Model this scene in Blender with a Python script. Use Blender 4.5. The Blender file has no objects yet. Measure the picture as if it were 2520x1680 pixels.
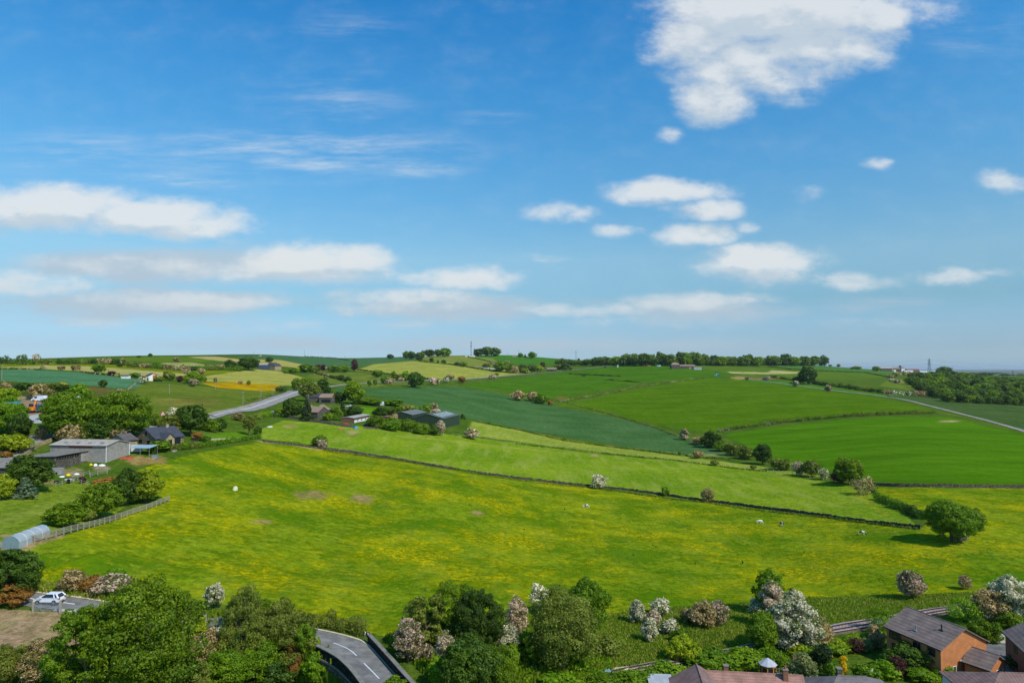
import bpy, math, random
import numpy as np
from mathutils import Vector, Matrix

random.seed(7)
RNG = np.random.default_rng(7)
scene = bpy.context.scene
COL = scene.collection
H = 45.0                                   # camera height over the datum
F = 1568.0                                 # focal length in units of a 2352 wide frame
TH = math.atan(62 / F)                     # the camera looks a little above the horizon
CT, ST = math.cos(TH), math.sin(TH)
R = math.radians

def pix2dir(px, py):
    x = (np.asarray(px, float) - 1176) / F
    v = -(np.asarray(py, float) - 784) / F
    Y = CT - v * ST
    return x / Y, (ST + v * CT) / Y        # sideways slope, upward slope per metre ahead

def world2pix(X, Y, Z):
    a, t = X / Y, (Z - H) / Y
    fw = CT + t * ST
    return 1176 + F * a / fw, 784 - F * (-ST + t * CT) / fw

# ---------------------------------------------------------------- terrain
# (column, row, distance ahead in metres): surveyed points of the hillside
CTRL = [
 (0,1480,88),(0,1380,100),(0,1260,114),(0,1180,135),(0,1100,158),(0,1050,188),(0,960,240),(0,900,380),(0,870,500),(0,848,700),(0,838,900),(0,833,1050),
 (190,1390,98),(190,1260,114),(190,1180,140),(190,1090,172),(190,1020,200),(190,950,260),(190,890,420),(190,856,690),(190,838,900),(190,831,1080),
 (370,1400,97),(370,1300,114),(370,1180,142),(370,1080,178),(370,1025,200),(370,960,265),(370,900,400),(370,868,580),(370,835,900),(370,820,1250),(370,817,1400),
 (600,1400,98),(600,1300,120),(600,1180,155),(600,1080,200),(600,1015,250),(600,965,325),(600,945,385),(600,898,600),(600,860,880),(600,835,1200),(600,818,1650),(600,813.5,1800),
 (840,1440,95),(840,1300,128),(840,1180,170),(840,1080,230),(840,1030,282),(840,975,360),(840,930,470),(840,890,680),(840,862,980),(840,840,1400),(840,824,1900),(840,821.5,2050),
 (1000,1100,225),(1000,1040,300),(1000,980,400),(1000,920,570),(1000,873,900),(1000,840,1400),(1000,820,1950),(1000,816.5,2100),
 (1176,1400,104),(1176,1300,136),(1176,1180,192),(1176,1085,275),(1176,1030,355),(1176,1000,420),(1176,950,580),(1176,888,930),(1176,862,1180),(1176,840,1600),(1176,820,2000),(1176,815.5,2150),
 (1500,1400,108),(1500,1250,166),(1500,1120,258),(1500,1060,335),(1500,1020,425),(1500,960,580),(1500,900,830),(1500,860,1080),(1500,838,1350),(1500,832,1600),
 (1800,1400,113),(1800,1250,172),(1800,1170,213),(1800,1090,295),(1800,1065,340),(1800,1000,450),(1800,930,640),(1800,880,900),(1800,852,1250),(1800,837,1550),(1800,834,1700),
 (2130,1400,108),(2130,1300,136),(2130,1220,168),(2130,1115,238),(2130,1050,322),(2130,960,490),(2130,915,720),(2130,880,1050),(2130,862,1500),(2130,856,1900),
 (2352,1400,105),(2352,1300,136),(2352,1220,167),(2352,1120,238),(2352,1050,325),(2352,990,450),(2352,928,750),(2352,890,1100),(2352,872,1600),(2352,864,2200),
]
def scl(px): return 1.05 + .22 * min(1, max(0, px / 1500.0))
CTRL = [(px, py, Y * scl(px)) for px, py, Y in CTRL]
_cp = []
for px, py, Y in CTRL:
    a, t = pix2dir(px, py)
    _cp.append((float(a), math.log(Y), float(-t * Y)))
for a in (-1.5, -1.0, -.75, -.4, 0, .4, .75, 1.0, 1.5):     # close ground and the plain beyond the ridge
    dn = 36 + 10 * min(1, max(0, (a + .75) / 1.2)); _cp.append((a, math.log(25), dn)); _cp.append((a, math.log(60), dn)); _cp.append((a, math.log(80 + 8 * (a > -.3)), dn + .3))
    for Y, h in ((3600, 30 if a < .3 else 62), (7000, 70), (16000, 72), (45000, 74)):
        _cp.append((a, math.log(Y), h))
for sx, s in ((0, -1), (2352, 1)):
    for px, py, Y in CTRL:
        if px == sx:
            a, t = pix2dir(px, py)
            for k in (1.15, 1.8): _cp.append((float(a) * k, math.log(Y), float(-t * Y)))
CP = np.array(_cp)
KA = 1.6
_P = np.stack([CP[:, 0] * KA, CP[:, 1]], 1)
def _phi(d2): return 0.5 * d2 * np.log(d2 + 1e-12)
def _solve():
    n = len(_P)
    d2 = ((_P[:, None] - _P[None]) ** 2).sum(2)
    A = np.zeros((n + 3, n + 3)); A[:n, :n] = _phi(d2) + np.eye(n) * 2e-4
    A[:n, n] = 1; A[:n, n + 1:] = _P; A[n, :n] = 1; A[n + 1:, :n] = _P.T
    b = np.zeros(n + 3); b[:n] = CP[:, 2]
    return np.linalg.solve(A, b)
_W = _solve()

def drop_raw(a, L):
    a = np.atleast_1d(np.asarray(a, float)); L = np.atleast_1d(np.asarray(L, float))
    shp = np.broadcast(a, L).shape
    a = np.broadcast_to(a, shp).ravel() * KA; L = np.broadcast_to(L, shp).ravel()
    out = np.empty(a.size); n = len(_P)
    for i in range(0, a.size, 40000):
        s = slice(i, i + 40000)
        d2 = (a[s, None] - _P[None, :, 0]) ** 2 + (L[s, None] - _P[None, :, 1]) ** 2
        out[s] = _phi(d2) @ _W[:n] + _W[n] + _W[n + 1] * a[s] + _W[n + 2] * L[s]
    return out.reshape(shp)

# the low ground beside the bridge and the railway cutting (world x, y, radius, depth)
DIPS = []
BRIDGE = []                            # foot of the left bridge wall in world coordinates; the ground falls away on its left
def bridge_drop(X, Y):
    out = np.zeros(np.shape(X))
    if not BRIDGE: return out
    P = np.array(BRIDGE); lo = P.min(0) - 22; hi = P.max(0) + 22
    ii = np.nonzero((X > lo[0]) & (X < hi[0]) & (Y > lo[1]) & (Y < hi[1])) if np.ndim(X) else None
    if ii is None or len(ii[0]) == 0: return out
    x, y = X[ii], Y[ii]; d = np.full(x.shape, 1e9); sd = np.ones(x.shape)
    for a, b in zip(P[:-1], P[1:]):
        ab = b - a; u = np.clip(((x - a[0]) * ab[0] + (y - a[1]) * ab[1]) / (ab @ ab), 0, 1)
        e = np.hypot(x - a[0] - u * ab[0], y - a[1] - u * ab[1]); c = ab[0] * (y - a[1]) - ab[1] * (x - a[0])
        k = e < d; d = np.where(k, e, d); sd = np.where(k, c, sd)
    f = np.clip(d / .9, 0, 1); g = np.clip((19 - d) / 13, 0, 1); g = g * g * (3 - 2 * g)
    out[ii] = np.where(sd < 0, 5.5 * f * g, 0); return out
def ground_z(X, Y):
    X = np.asarray(X, float); Y = np.asarray(Y, float)
    z = H - drop_raw(X / Y, np.log(Y))
    z = z + (.12 * np.sin(X / 9.1 + 1.3 * np.sin(Y / 13)) * np.sin(Y / 7.7 + X / 23) + .05 * np.sin(X / 2.9 + Y / 3.7)) * np.clip((Y - 60) / 60, 0, 1)
    z = z - bridge_drop(X, Y)
    for cx, cy, r, d in DIPS:
        q = np.clip(1 - ((X - cx) ** 2 + (Y - cy) ** 2) / (r * r), 0, 1)
        z = z - d * q * q * (3 - 2 * q)
    return z
def gz(x, y): return float(ground_z(np.array([x]), np.array([y]))[0])

_LY = np.exp(np.linspace(math.log(40), math.log(9000), 1500))
def hit(px, py, lift=0.0):
    """where the line of sight first meets the ground (raised by lift)"""
    a, t = pix2dir(px, py); a = float(a); t = float(t)
    d = (H + t * _LY) - (ground_z(a * _LY, _LY) + lift)
    k = int(np.argmax(d < 0))
    if d[k] >= 0:                         # just over a crest: take the nearest approach beyond the middle distance
        m = _LY > 500; j = int(np.argmin(np.where(m & (_LY < 2600), d / _LY, 9e9)))
        return a * _LY[j], _LY[j], gz(a * _LY[j], _LY[j])
    k = max(k, 1)
    u = d[k - 1] / (d[k - 1] - d[k]) if d[k] < 0 else 1
    Y = _LY[k - 1] + u * (_LY[k] - _LY[k - 1])
    return a * Y, Y, gz(a * Y, Y)
def mpp(Y): return Y / F                  # metres per unit of picture at distance Y

# ---------------------------------------------------------------- scene helpers
def tag(o, label=None, cat=None, group=None, kind=None):
    if label: o['label'] = label
    if cat: o['category'] = cat
    if group: o['group'] = group
    if kind: o['kind'] = kind
    return o
def empty(name, loc, rz=0.0, sc=(1, 1, 1)):
    o = bpy.data.objects.new(name, None); COL.objects.link(o)
    o.location = loc; o.rotation_euler = (0, 0, rz); o.scale = sc; o.empty_display_size = .5
    return o
def link(name, me, mat=None, parent=None, loc=(0, 0, 0)):
    o = bpy.data.objects.new(name, me); COL.objects.link(o)
    if parent is not None: o.parent = parent
    o.location = loc
    if mat is not None and len(me.materials) == 0: me.materials.append(mat)
    return o
def npmesh(name, V, Fc, n=4, smooth=False):
    """mesh from arrays; every face has n corners"""
    V = np.ascontiguousarray(V, np.float32); Fc = np.ascontiguousarray(Fc, np.int32)
    me = bpy.data.meshes.new(name)
    me.vertices.add(len(V)); me.vertices.foreach_set('co', V.ravel())
    me.loops.add(Fc.size); me.loops.foreach_set('vertex_index', Fc.ravel())
    me.polygons.add(len(Fc))
    me.polygons.foreach_set('loop_start', np.arange(0, Fc.size, n, dtype=np.int32))
    me.polygons.foreach_set('loop_total', np.full(len(Fc), n, np.int32))
    if smooth: me.polygons.foreach_set('use_smooth', np.ones(len(Fc), bool))
    me.update(calc_edges=True); return me

class MB:
    """collects faces of any size for one mesh"""
    def __init__(s): s.v = []; s.f = []
    def add(s, vs, fs):
        b = len(s.v); s.v += [tuple(v) for v in vs]; s.f += [tuple(b + i for i in f) for f in fs]; return s
    def box(s, x0, x1, y0, y1, z0, z1):
        vs = [(x, y, z) for z in (z0, z1) for y in (y0, y1) for x in (x0, x1)]
        return s.add(vs, [(0, 2, 3, 1), (4, 5, 7, 6), (0, 1, 5, 4), (2, 6, 7, 3), (0, 4, 6, 2), (1, 3, 7, 5)])
    def prism(s, poly, z0, z1):
        n = len(poly); vs = [(x, y, z0) for x, y in poly] + [(x, y, z1) for x, y in poly]
        return s.add(vs, [tuple(range(n))[::-1], tuple(range(n, 2 * n))] + [(i, (i + 1) % n, n + (i + 1) % n, n + i) for i in range(n)])
    def bar(s, p, q, r, n=6, r2=None):
        p, q = Vector(p), Vector(q); d = (q - p).normalized(); r2 = r if r2 is None else r2
        u = d.orthogonal().normalized(); w = d.cross(u)
        vs = []
        for c, rr in ((p, r), (q, r2)):
            for i in range(n):
                an = 2 * math.pi * i / n; vs.append(c + u * (rr * math.cos(an)) + w * (rr * math.sin(an)))
        return s.add(vs, [(i, (i + 1) % n, n + (i + 1) % n, n + i) for i in range(n)] + [tuple(range(n))[::-1], tuple(range(n, 2 * n))])
    def build(s, name, mat, parent=None, loc=(0, 0, 0), smooth=False):
        me = bpy.data.meshes.new(name); me.from_pydata(s.v, [], s.f); me.update()
        if smooth: me.polygons.foreach_set('use_smooth', np.ones(len(me.polygons), bool))
        return link(name, me, mat, parent, loc)

# ---------------------------------------------------------------- material helpers
def nt(m):
    m.use_nodes = True; t = m.node_tree; t.nodes.clear(); return t
def N(t, kind, **kw):
    n = t.nodes.new(kind)
    for k, v in kw.items():
        if k.startswith('i_'): n.inputs[k[2:].replace('_', ' ')].default_value = v
        else: setattr(n, k, v)
    return n
def math_(t, op, a, b=None, c=None, clamp=False):
    n = t.nodes.new('ShaderNodeMath'); n.operation = op; n.use_clamp = clamp
    for i, v in enumerate((a, b, c)):
        if v is None: continue
        if isinstance(v, (int, float)): n.inputs[i].default_value = v
        else: t.links.new(v, n.inputs[i])
    return n.outputs[0]
def vmath(t, op, a, b=None):
    n = t.nodes.new('ShaderNodeVectorMath'); n.operation = op
    for i, v in enumerate((a, b)):
        if v is None: continue
        if isinstance(v, (tuple, list)): n.inputs[i].default_value = v
        else: t.links.new(v, n.inputs[i])
    return n.outputs['Value'] if op == 'LENGTH' else n.outputs[0]
def mapr(t, v, a, b, c=0.0, d=1.0, smooth=True):
    n = t.nodes.new('ShaderNodeMapRange'); n.interpolation_type = 'SMOOTHSTEP' if smooth else 'LINEAR'
    t.links.new(v, n.inputs[0])
    for i, x in enumerate((a, b, c, d)): n.inputs[i + 1].default_value = x
    return n.outputs[0]
def mix(t, f, a, b, mode='MIX'):
    n = t.nodes.new('ShaderNodeMix'); n.data_type = 'RGBA'; n.blend_type = mode
    for s, v in ((n.inputs[0], f), (n.inputs[6], a), (n.inputs[7], b)):
        if isinstance(v, (int, float)): s.default_value = v
        elif isinstance(v, (tuple, list)): s.default_value = (*v[:3], 1)
        else: t.links.new(v, s)
    return n.outputs[2]
def noise(t, vec, scale, detail=3, rough=.55, off=None):
    n = N(t, 'ShaderNodeTexNoise'); n.inputs['Scale'].default_value = scale
    n.inputs['Detail'].default_value = detail; n.inputs['Roughness'].default_value = rough
    if vec is not None:
        if off: vec = vmath(t, 'ADD', vec, off)
        t.links.new(vec, n.inputs['Vector'])
    return n.outputs['Fac']
def finish(t, col, rough=.8, bump=None, bstr=.3, bdist=.05, metal=0.0, spec=.3):
    b = N(t, 'ShaderNodeBsdfPrincipled'); o = N(t, 'ShaderNodeOutputMaterial')
    if isinstance(col, (tuple, list)): b.inputs['Base Color'].default_value = (*col[:3], 1)
    else: t.links.new(col, b.inputs['Base Color'])
    if isinstance(rough, (int, float)): b.inputs['Roughness'].default_value = rough
    else: t.links.new(rough, b.inputs['Roughness'])
    b.inputs['Metallic'].default_value = metal; b.inputs['Specular IOR Level'].default_value = spec
    if bump is not None:
        bn = N(t, 'ShaderNodeBump'); bn.inputs['Strength'].default_value = bstr; bn.inputs['Distance'].default_value = bdist
        t.links.new(bump, bn.inputs['Height']); t.links.new(bn.outputs[0], b.inputs['Normal'])
    t.links.new(b.outputs[0], o.inputs[0]); return b
_mats = {}
def simple(name, col, rough=.7, var=.25, scale=2.0, metal=0.0, spec=.3, bump=.0):
    """plain material with uneven, weathered colour"""
    if name in _mats: return _mats[name]
    m = bpy.data.materials.new(name); t = nt(m)
    g = N(t, 'ShaderNodeNewGeometry').outputs['Position']
    n1 = noise(t, g, scale, 5, .65)
    c = mix(t, mapr(t, n1, .3, .7), tuple(x * (1 - var) for x in col), tuple(min(1, x * (1 + var)) for x in col))
    finish(t, c, rough, n1 if bump else None, bump, .03, metal, spec)
    _mats[name] = m; return m
# ---------------------------------------------------------------- camera, sun, sky
cam = bpy.data.cameras.new('camera'); camo = bpy.data.objects.new('camera', cam); COL.objects.link(camo)
camo.location = (0, 0, H); camo.rotation_euler = (R(90) + TH, 0, 0)
cam.sensor_width = 36; cam.lens = 36 * F / 2352; cam.clip_start = 1; cam.clip_end = 120000
scene.camera = camo
SUN_EL, SUN_AZ = R(47), math.atan2(0.72, -0.69)      # azimuth clockwise from +Y: right and behind the camera
sd = Vector((math.sin(SUN_AZ) * math.cos(SUN_EL), math.cos(SUN_AZ) * math.cos(SUN_EL), math.sin(SUN_EL)))
sun = bpy.data.lights.new('sun', 'SUN'); sun.energy = 3.9; sun.angle = R(.53); sun.color = (1, .955, .88)
suno = bpy.data.objects.new('sun', sun); COL.objects.link(suno); suno.rotation_euler = sd.to_track_quat('Z', 'Y').to_euler()
suno.location = (0, -20, 200)
scene.view_settings.view_transform = 'Standard'; scene.view_settings.look = 'None'
scene.view_settings.exposure = 0; scene.view_settings.gamma = 1
scene.render.engine = 'CYCLES'; scene.cycles.max_bounces = 5; scene.cycles.diffuse_bounces = 2
scene.cycles.glossy_bounces = 2; scene.cycles.transmission_bounces = 3; scene.cycles.volume_bounces = 0
scene.cycles.use_denoising = True

# clouds as soft ellipses in slope coordinates: column, row, half width, half height, weight
CLOUDS = [
 (1800,20,290,85,1.35),(1590,95,125,62,1.0),(1690,150,170,75,.92),(1640,225,88,64,1.05),(1870,100,185,80,.95),(1990,45,120,65,.95),(2110,25,120,45,.5),(1800,195,120,50,.62),(1480,130,40,25,.35),
 (1540,310,42,22,.6),(2020,375,36,20,.5),(2290,418,56,30,.65),
 (1530,438,140,32,.95),(1290,487,90,22,.7),(1615,480,85,30,.9),(1415,525,64,18,.65),(1595,538,95,28,.85),(1715,523,34,18,.5),(1745,603,150,40,1.05),(1760,630,110,32,.9),
 (1960,645,110,24,.6),(2180,632,95,22,.65),(1640,690,150,20,.65),(2310,622,70,14,.4),(1250,590,60,14,.3),(1860,450,50,20,.3),
 (120,470,230,52,1.2),(330,492,190,42,1.15),(450,522,150,34,.95),(150,430,70,22,.7),
 (690,598,130,46,1.1),(820,600,95,42,1.0),(560,622,200,30,.6),(260,600,230,30,.45),(760,632,200,26,.7),(1075,642,125,30,.85),(960,640,90,26,.55),
 (60,652,170,32,.75),(470,690,230,24,.85),(250,690,170,26,.5),(970,688,210,26,.9),(860,712,150,18,.5),(1260,712,80,18,.75),(1380,716,100,18,.7),(1560,696,150,22,.75),(1690,692,80,14,.7),
 (240,738,160,16,.55),(560,742,260,18,.4),(1000,742,260,16,.35),(1500,742,280,16,.35),(2000,745,250,14,.25),
]
def build_world():
    w = bpy.data.worlds.new('World'); scene.world = w; w.use_nodes = True
    t = w.node_tree; t.nodes.clear()
    # the cloud field as a group, so that it can be read twice (here, and a little higher for its shading)
    g = bpy.data.node_groups.new('cloud_field', 'ShaderNodeTree')
    g.interface.new_socket('Vector', in_out='INPUT', socket_type='NodeSocketVector')
    g.interface.new_socket('Density', in_out='OUTPUT', socket_type='NodeSocketFloat')
    gi = N(g, 'NodeGroupInput'); go = N(g, 'NodeGroupOutput')
    p0 = gi.outputs[0]
    sc = vmath(g, 'MULTIPLY', p0, (1, 1.7, 1))
    wn = N(g, 'ShaderNodeTexNoise'); wn.inputs['Scale'].default_value = 8; wn.inputs['Detail'].default_value = 3
    g.links.new(sc, wn.inputs['Vector'])
    wv = vmath(g, 'MULTIPLY', vmath(g, 'SUBTRACT', wn.outputs['Color'], (.5, .5, .5)), (.07, .026, 0))
    wn2 = N(g, 'ShaderNodeTexNoise'); wn2.inputs['Scale'].default_value = 30; wn2.inputs['Detail'].default_value = 4
    g.links.new(sc, wn2.inputs['Vector'])
    wv2 = vmath(g, 'MULTIPLY', vmath(g, 'SUBTRACT', wn2.outputs['Color'], (.5, .5, .5)), (.022, .012, 0))
    p = vmath(g, 'ADD', vmath(g, 'ADD', p0, wv), wv2)
    acc = None
    for px, py, rx, ry, wt in CLOUDS:
        a, tt = pix2dir(px, py)
        a1, _ = pix2dir(px + rx, py); _, t1 = pix2dir(px, py - ry)
        q = vmath(g, 'MULTIPLY', vmath(g, 'SUBTRACT', p, (float(a), float(tt), 0)), (1 / float(a1 - a), 1 / float(t1 - tt), 0))
        d = vmath(g, 'LENGTH', q)
        v = math_(g, 'MULTIPLY', math_(g, 'SUBTRACT', 1.36, d, clamp=True), wt)
        acc = v if acc is None else math_(g, 'SMOOTH_MAX', acc, v, .12)
    fb = noise(g, sc, 17, 7, .62)
    fb2 = noise(g, vmath(g, 'MULTIPLY', p0, (1, 2.4, 1)), 7, 3, .5, (3, 1, 0))
    nz = math_(g, 'ADD', math_(g, 'MULTIPLY', math_(g, 'SUBTRACT', fb, .5), 1.45), math_(g, 'MULTIPLY', math_(g, 'SUBTRACT', fb2, .5), .5))
    dens = math_(g, 'ADD', acc, math_(g, 'MULTIPLY', nz, math_(g, 'MULTIPLY', acc, 3.0, clamp=True)))
    g.links.new(dens, go.inputs[0])

    gen = N(t, 'ShaderNodeTexCoord').outputs['Generated']
    sx = N(t, 'ShaderNodeSeparateXYZ'); t.links.new(gen, sx.inputs[0])
    yy = math_(t, 'MAXIMUM', sx.outputs[1], .02)
    cv = N(t, 'ShaderNodeCombineXYZ')
    t.links.new(math_(t, 'DIVIDE', sx.outputs[0], yy), cv.inputs[0]); t.links.new(math_(t, 'DIVIDE', sx.outputs[2], yy), cv.inputs[1])
    front = mapr(t, sx.outputs[1], .05, .3)
    slope = cv.outputs[0]
    def dens(v):
        n = t.nodes.new('ShaderNodeGroup'); n.node_tree = g; t.links.new(v, n.inputs[0]); return n.outputs[0]
    d0 = dens(slope); d1 = dens(vmath(t, 'ADD', slope, (.008, .03, 0)))
    alpha = math_(t, 'MULTIPLY', mapr(t, d0, .02, 1.0), front)
    # thin high streaks
    rot = N(t, 'ShaderNodeMapping'); rot.inputs['Rotation'].default_value = (0, 0, R(7)); rot.inputs['Scale'].default_value = (1.3, 9, 1)
    t.links.new(vmath(t, 'ADD', slope, (0, 0, 0)), rot.inputs['Vector'])
    ci = noise(t, rot.outputs[0], 3.2, 7, .68, (2.3, .4, 0))
    reg = None
    for px, py, rx, ry, wt in ((700,350,430,75,1.),(420,415,190,28,.9),(180,350,260,60,.6),(760,230,200,90,.45),(960,390,150,25,.8),(1130,270,110,20,.5),(820,60,160,40,.35),(2250,90,160,90,.35)):
        a, tt = pix2dir(px, py); a1, _ = pix2dir(px + rx, py); _, t1 = pix2dir(px, py - ry)
        q = vmath(t, 'MULTIPLY', vmath(t, 'SUBTRACT', slope, (float(a), float(tt), 0)), (1 / float(a1 - a), 1 / float(t1 - tt), 0))
        v = math_(t, 'MULTIPLY', math_(t, 'SUBTRACT', 1.1, vmath(t, 'LENGTH', q), clamp=True), wt)
        reg = v if reg is None else math_(t, 'MAXIMUM', reg, v)
    cirrus = math_(t, 'MULTIPLY', math_(t, 'MULTIPLY', mapr(t, ci, .40, .78), reg), .85)
    sky = N(t, 'ShaderNodeTexSky'); sky.sky_type = 'NISHITA'; sky.sun_disc = False
    sky.sun_elevation = SUN_EL; sky.sun_rotation = SUN_AZ; sky.altitude = 150; sky.air_density = 1.0; sky.dust_density = .6; sky.ozone_density = 2.5
    hs = N(t, 'ShaderNodeHueSaturation'); hs.inputs['Saturation'].default_value = 1.28; hs.inputs['Hue'].default_value = .492
    t.links.new(sky.outputs[0], hs.inputs['Color'])
    up = sx.outputs[2]
    lin = lambda c: c / 12.92 / 255 if c <= 10.3 else ((c / 255 + .055) / 1.055) ** 2.4
    rmp = N(t, 'ShaderNodeValToRGB'); els = rmp.color_ramp.elements
    stops = []
    for py, want, got in SKYFIT:
        vx, vy = pix2dir(1300, py); z = float(vy) / math.sqrt(1 + float(vx) ** 2 + float(vy) ** 2)
        stops.append((max(z, 0), [lin(w_) / lin(g_) / 4 for w_, g_ in zip(want, got)]))
    stops.sort()
    els[0].position = 0; els[0].color = (*stops[0][1], 1); els[1].position = 1; els[1].color = (*stops[-1][1], 1)
    for z, c in stops[1:]: e = els.new(z); e.color = (*c, 1)
    t.links.new(math_(t, 'ADD', up, 0.0), rmp.inputs[0])
    skyc = mix(t, 1.0, vmath(t, 'MULTIPLY', rmp.outputs[0], (4, 4, 4)), hs.outputs[0], 'MULTIPLY')
    lit = mapr(t, math_(t, 'SUBTRACT', math_(t, 'MULTIPLY', d0, .9), d1), -.38, .28)
    ccol = mix(t, lit, CL_DARK, CL_LIT)
    ccol = mix(t, math_(t, 'MULTIPLY', mapr(t, up, .02, .16, 1, 0), .55), ccol, HORIZ)
    rv = N(t, 'ShaderNodeMapping'); rv.inputs['Scale'].default_value = (2.2, 9, 1); t.links.new(slope, rv.inputs['Vector'])
    vn = noise(t, rv.outputs[0], 2.6, 5, .58, (5.3, 8.4, 0)); reg = None
    for px, py, rx, ry, wt in ((420,612,560,62,1.),(300,700,480,58,1.),(1000,716,480,52,.9),(1530,716,420,50,.9),(900,790,1500,36,.6),(100,520,420,60,.5),(1640,475,260,90,.3),(2050,700,420,60,.45)):
        a, tt = pix2dir(px, py); a1, _ = pix2dir(px + rx, py); _, t1 = pix2dir(px, py - ry)
        q = vmath(t, 'MULTIPLY', vmath(t, 'SUBTRACT', slope, (float(a), float(tt), 0)), (1 / float(a1 - a), 1 / float(t1 - tt), 0))
        v = math_(t, 'MULTIPLY', math_(t, 'SUBTRACT', 1.15, vmath(t, 'LENGTH', q), clamp=True), wt)
        reg = v if reg is None else math_(t, 'MAXIMUM', reg, v)
    veil = math_(t, 'MULTIPLY', mapr(t, math_(t, 'ADD', vn, math_(t, 'MULTIPLY', reg, .5)), .56, .98), math_(t, 'MULTIPLY', reg, 1.6, clamp=True), clamp=True)
    out = mix(t, cirrus, skyc, CL_LIT)
    out = mix(t, math_(t, 'MULTIPLY', veil, .9), out, CL_VEIL)
    out = mix(t, math_(t, 'MULTIPLY', alpha, .88), out, ccol)
    bg = N(t, 'ShaderNodeBackground'); bg.inputs['Strength'].default_value = .1
    t.links.new(out, bg.inputs['Color'])
    wo = N(t, 'ShaderNodeOutputWorld'); t.links.new(bg.outputs[0], wo.inputs[0])
    w.cycles.sampling_method = 'MANUAL'; w.cycles.sample_map_resolution = 512
SKYFIT = [(20, (46, 130, 200), (60, 107, 152)), (200, (64, 145, 209), (67, 117, 162)), (400, (92, 164, 217), (84, 135, 178)), (600, (140, 190, 219), (120, 167, 199)), (700, (153, 195, 217), (171, 198, 209)), (800, (160, 191, 209), (192, 201, 181)), (850, (160, 190, 208), (180, 177, 155))]
CL_VEIL = (4.6, 5.7, 6.7); HORIZ = (3.7, 5.3, 6.5); CL_LIT = (7.9, 8.2, 8.3); CL_DARK = (5.9, 6.7, 7.3)
build_world()
# ---------------------------------------------------------------- the ground: one continuous hillside, split along its field edges
def S(r, g, b):                                   # display colour to linear
    f = lambda c: c / 12.92 if c <= .04045 else ((c + .055) / 1.055) ** 2.4
    return tuple(f(x / 255) for x in (r, g, b))
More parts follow.
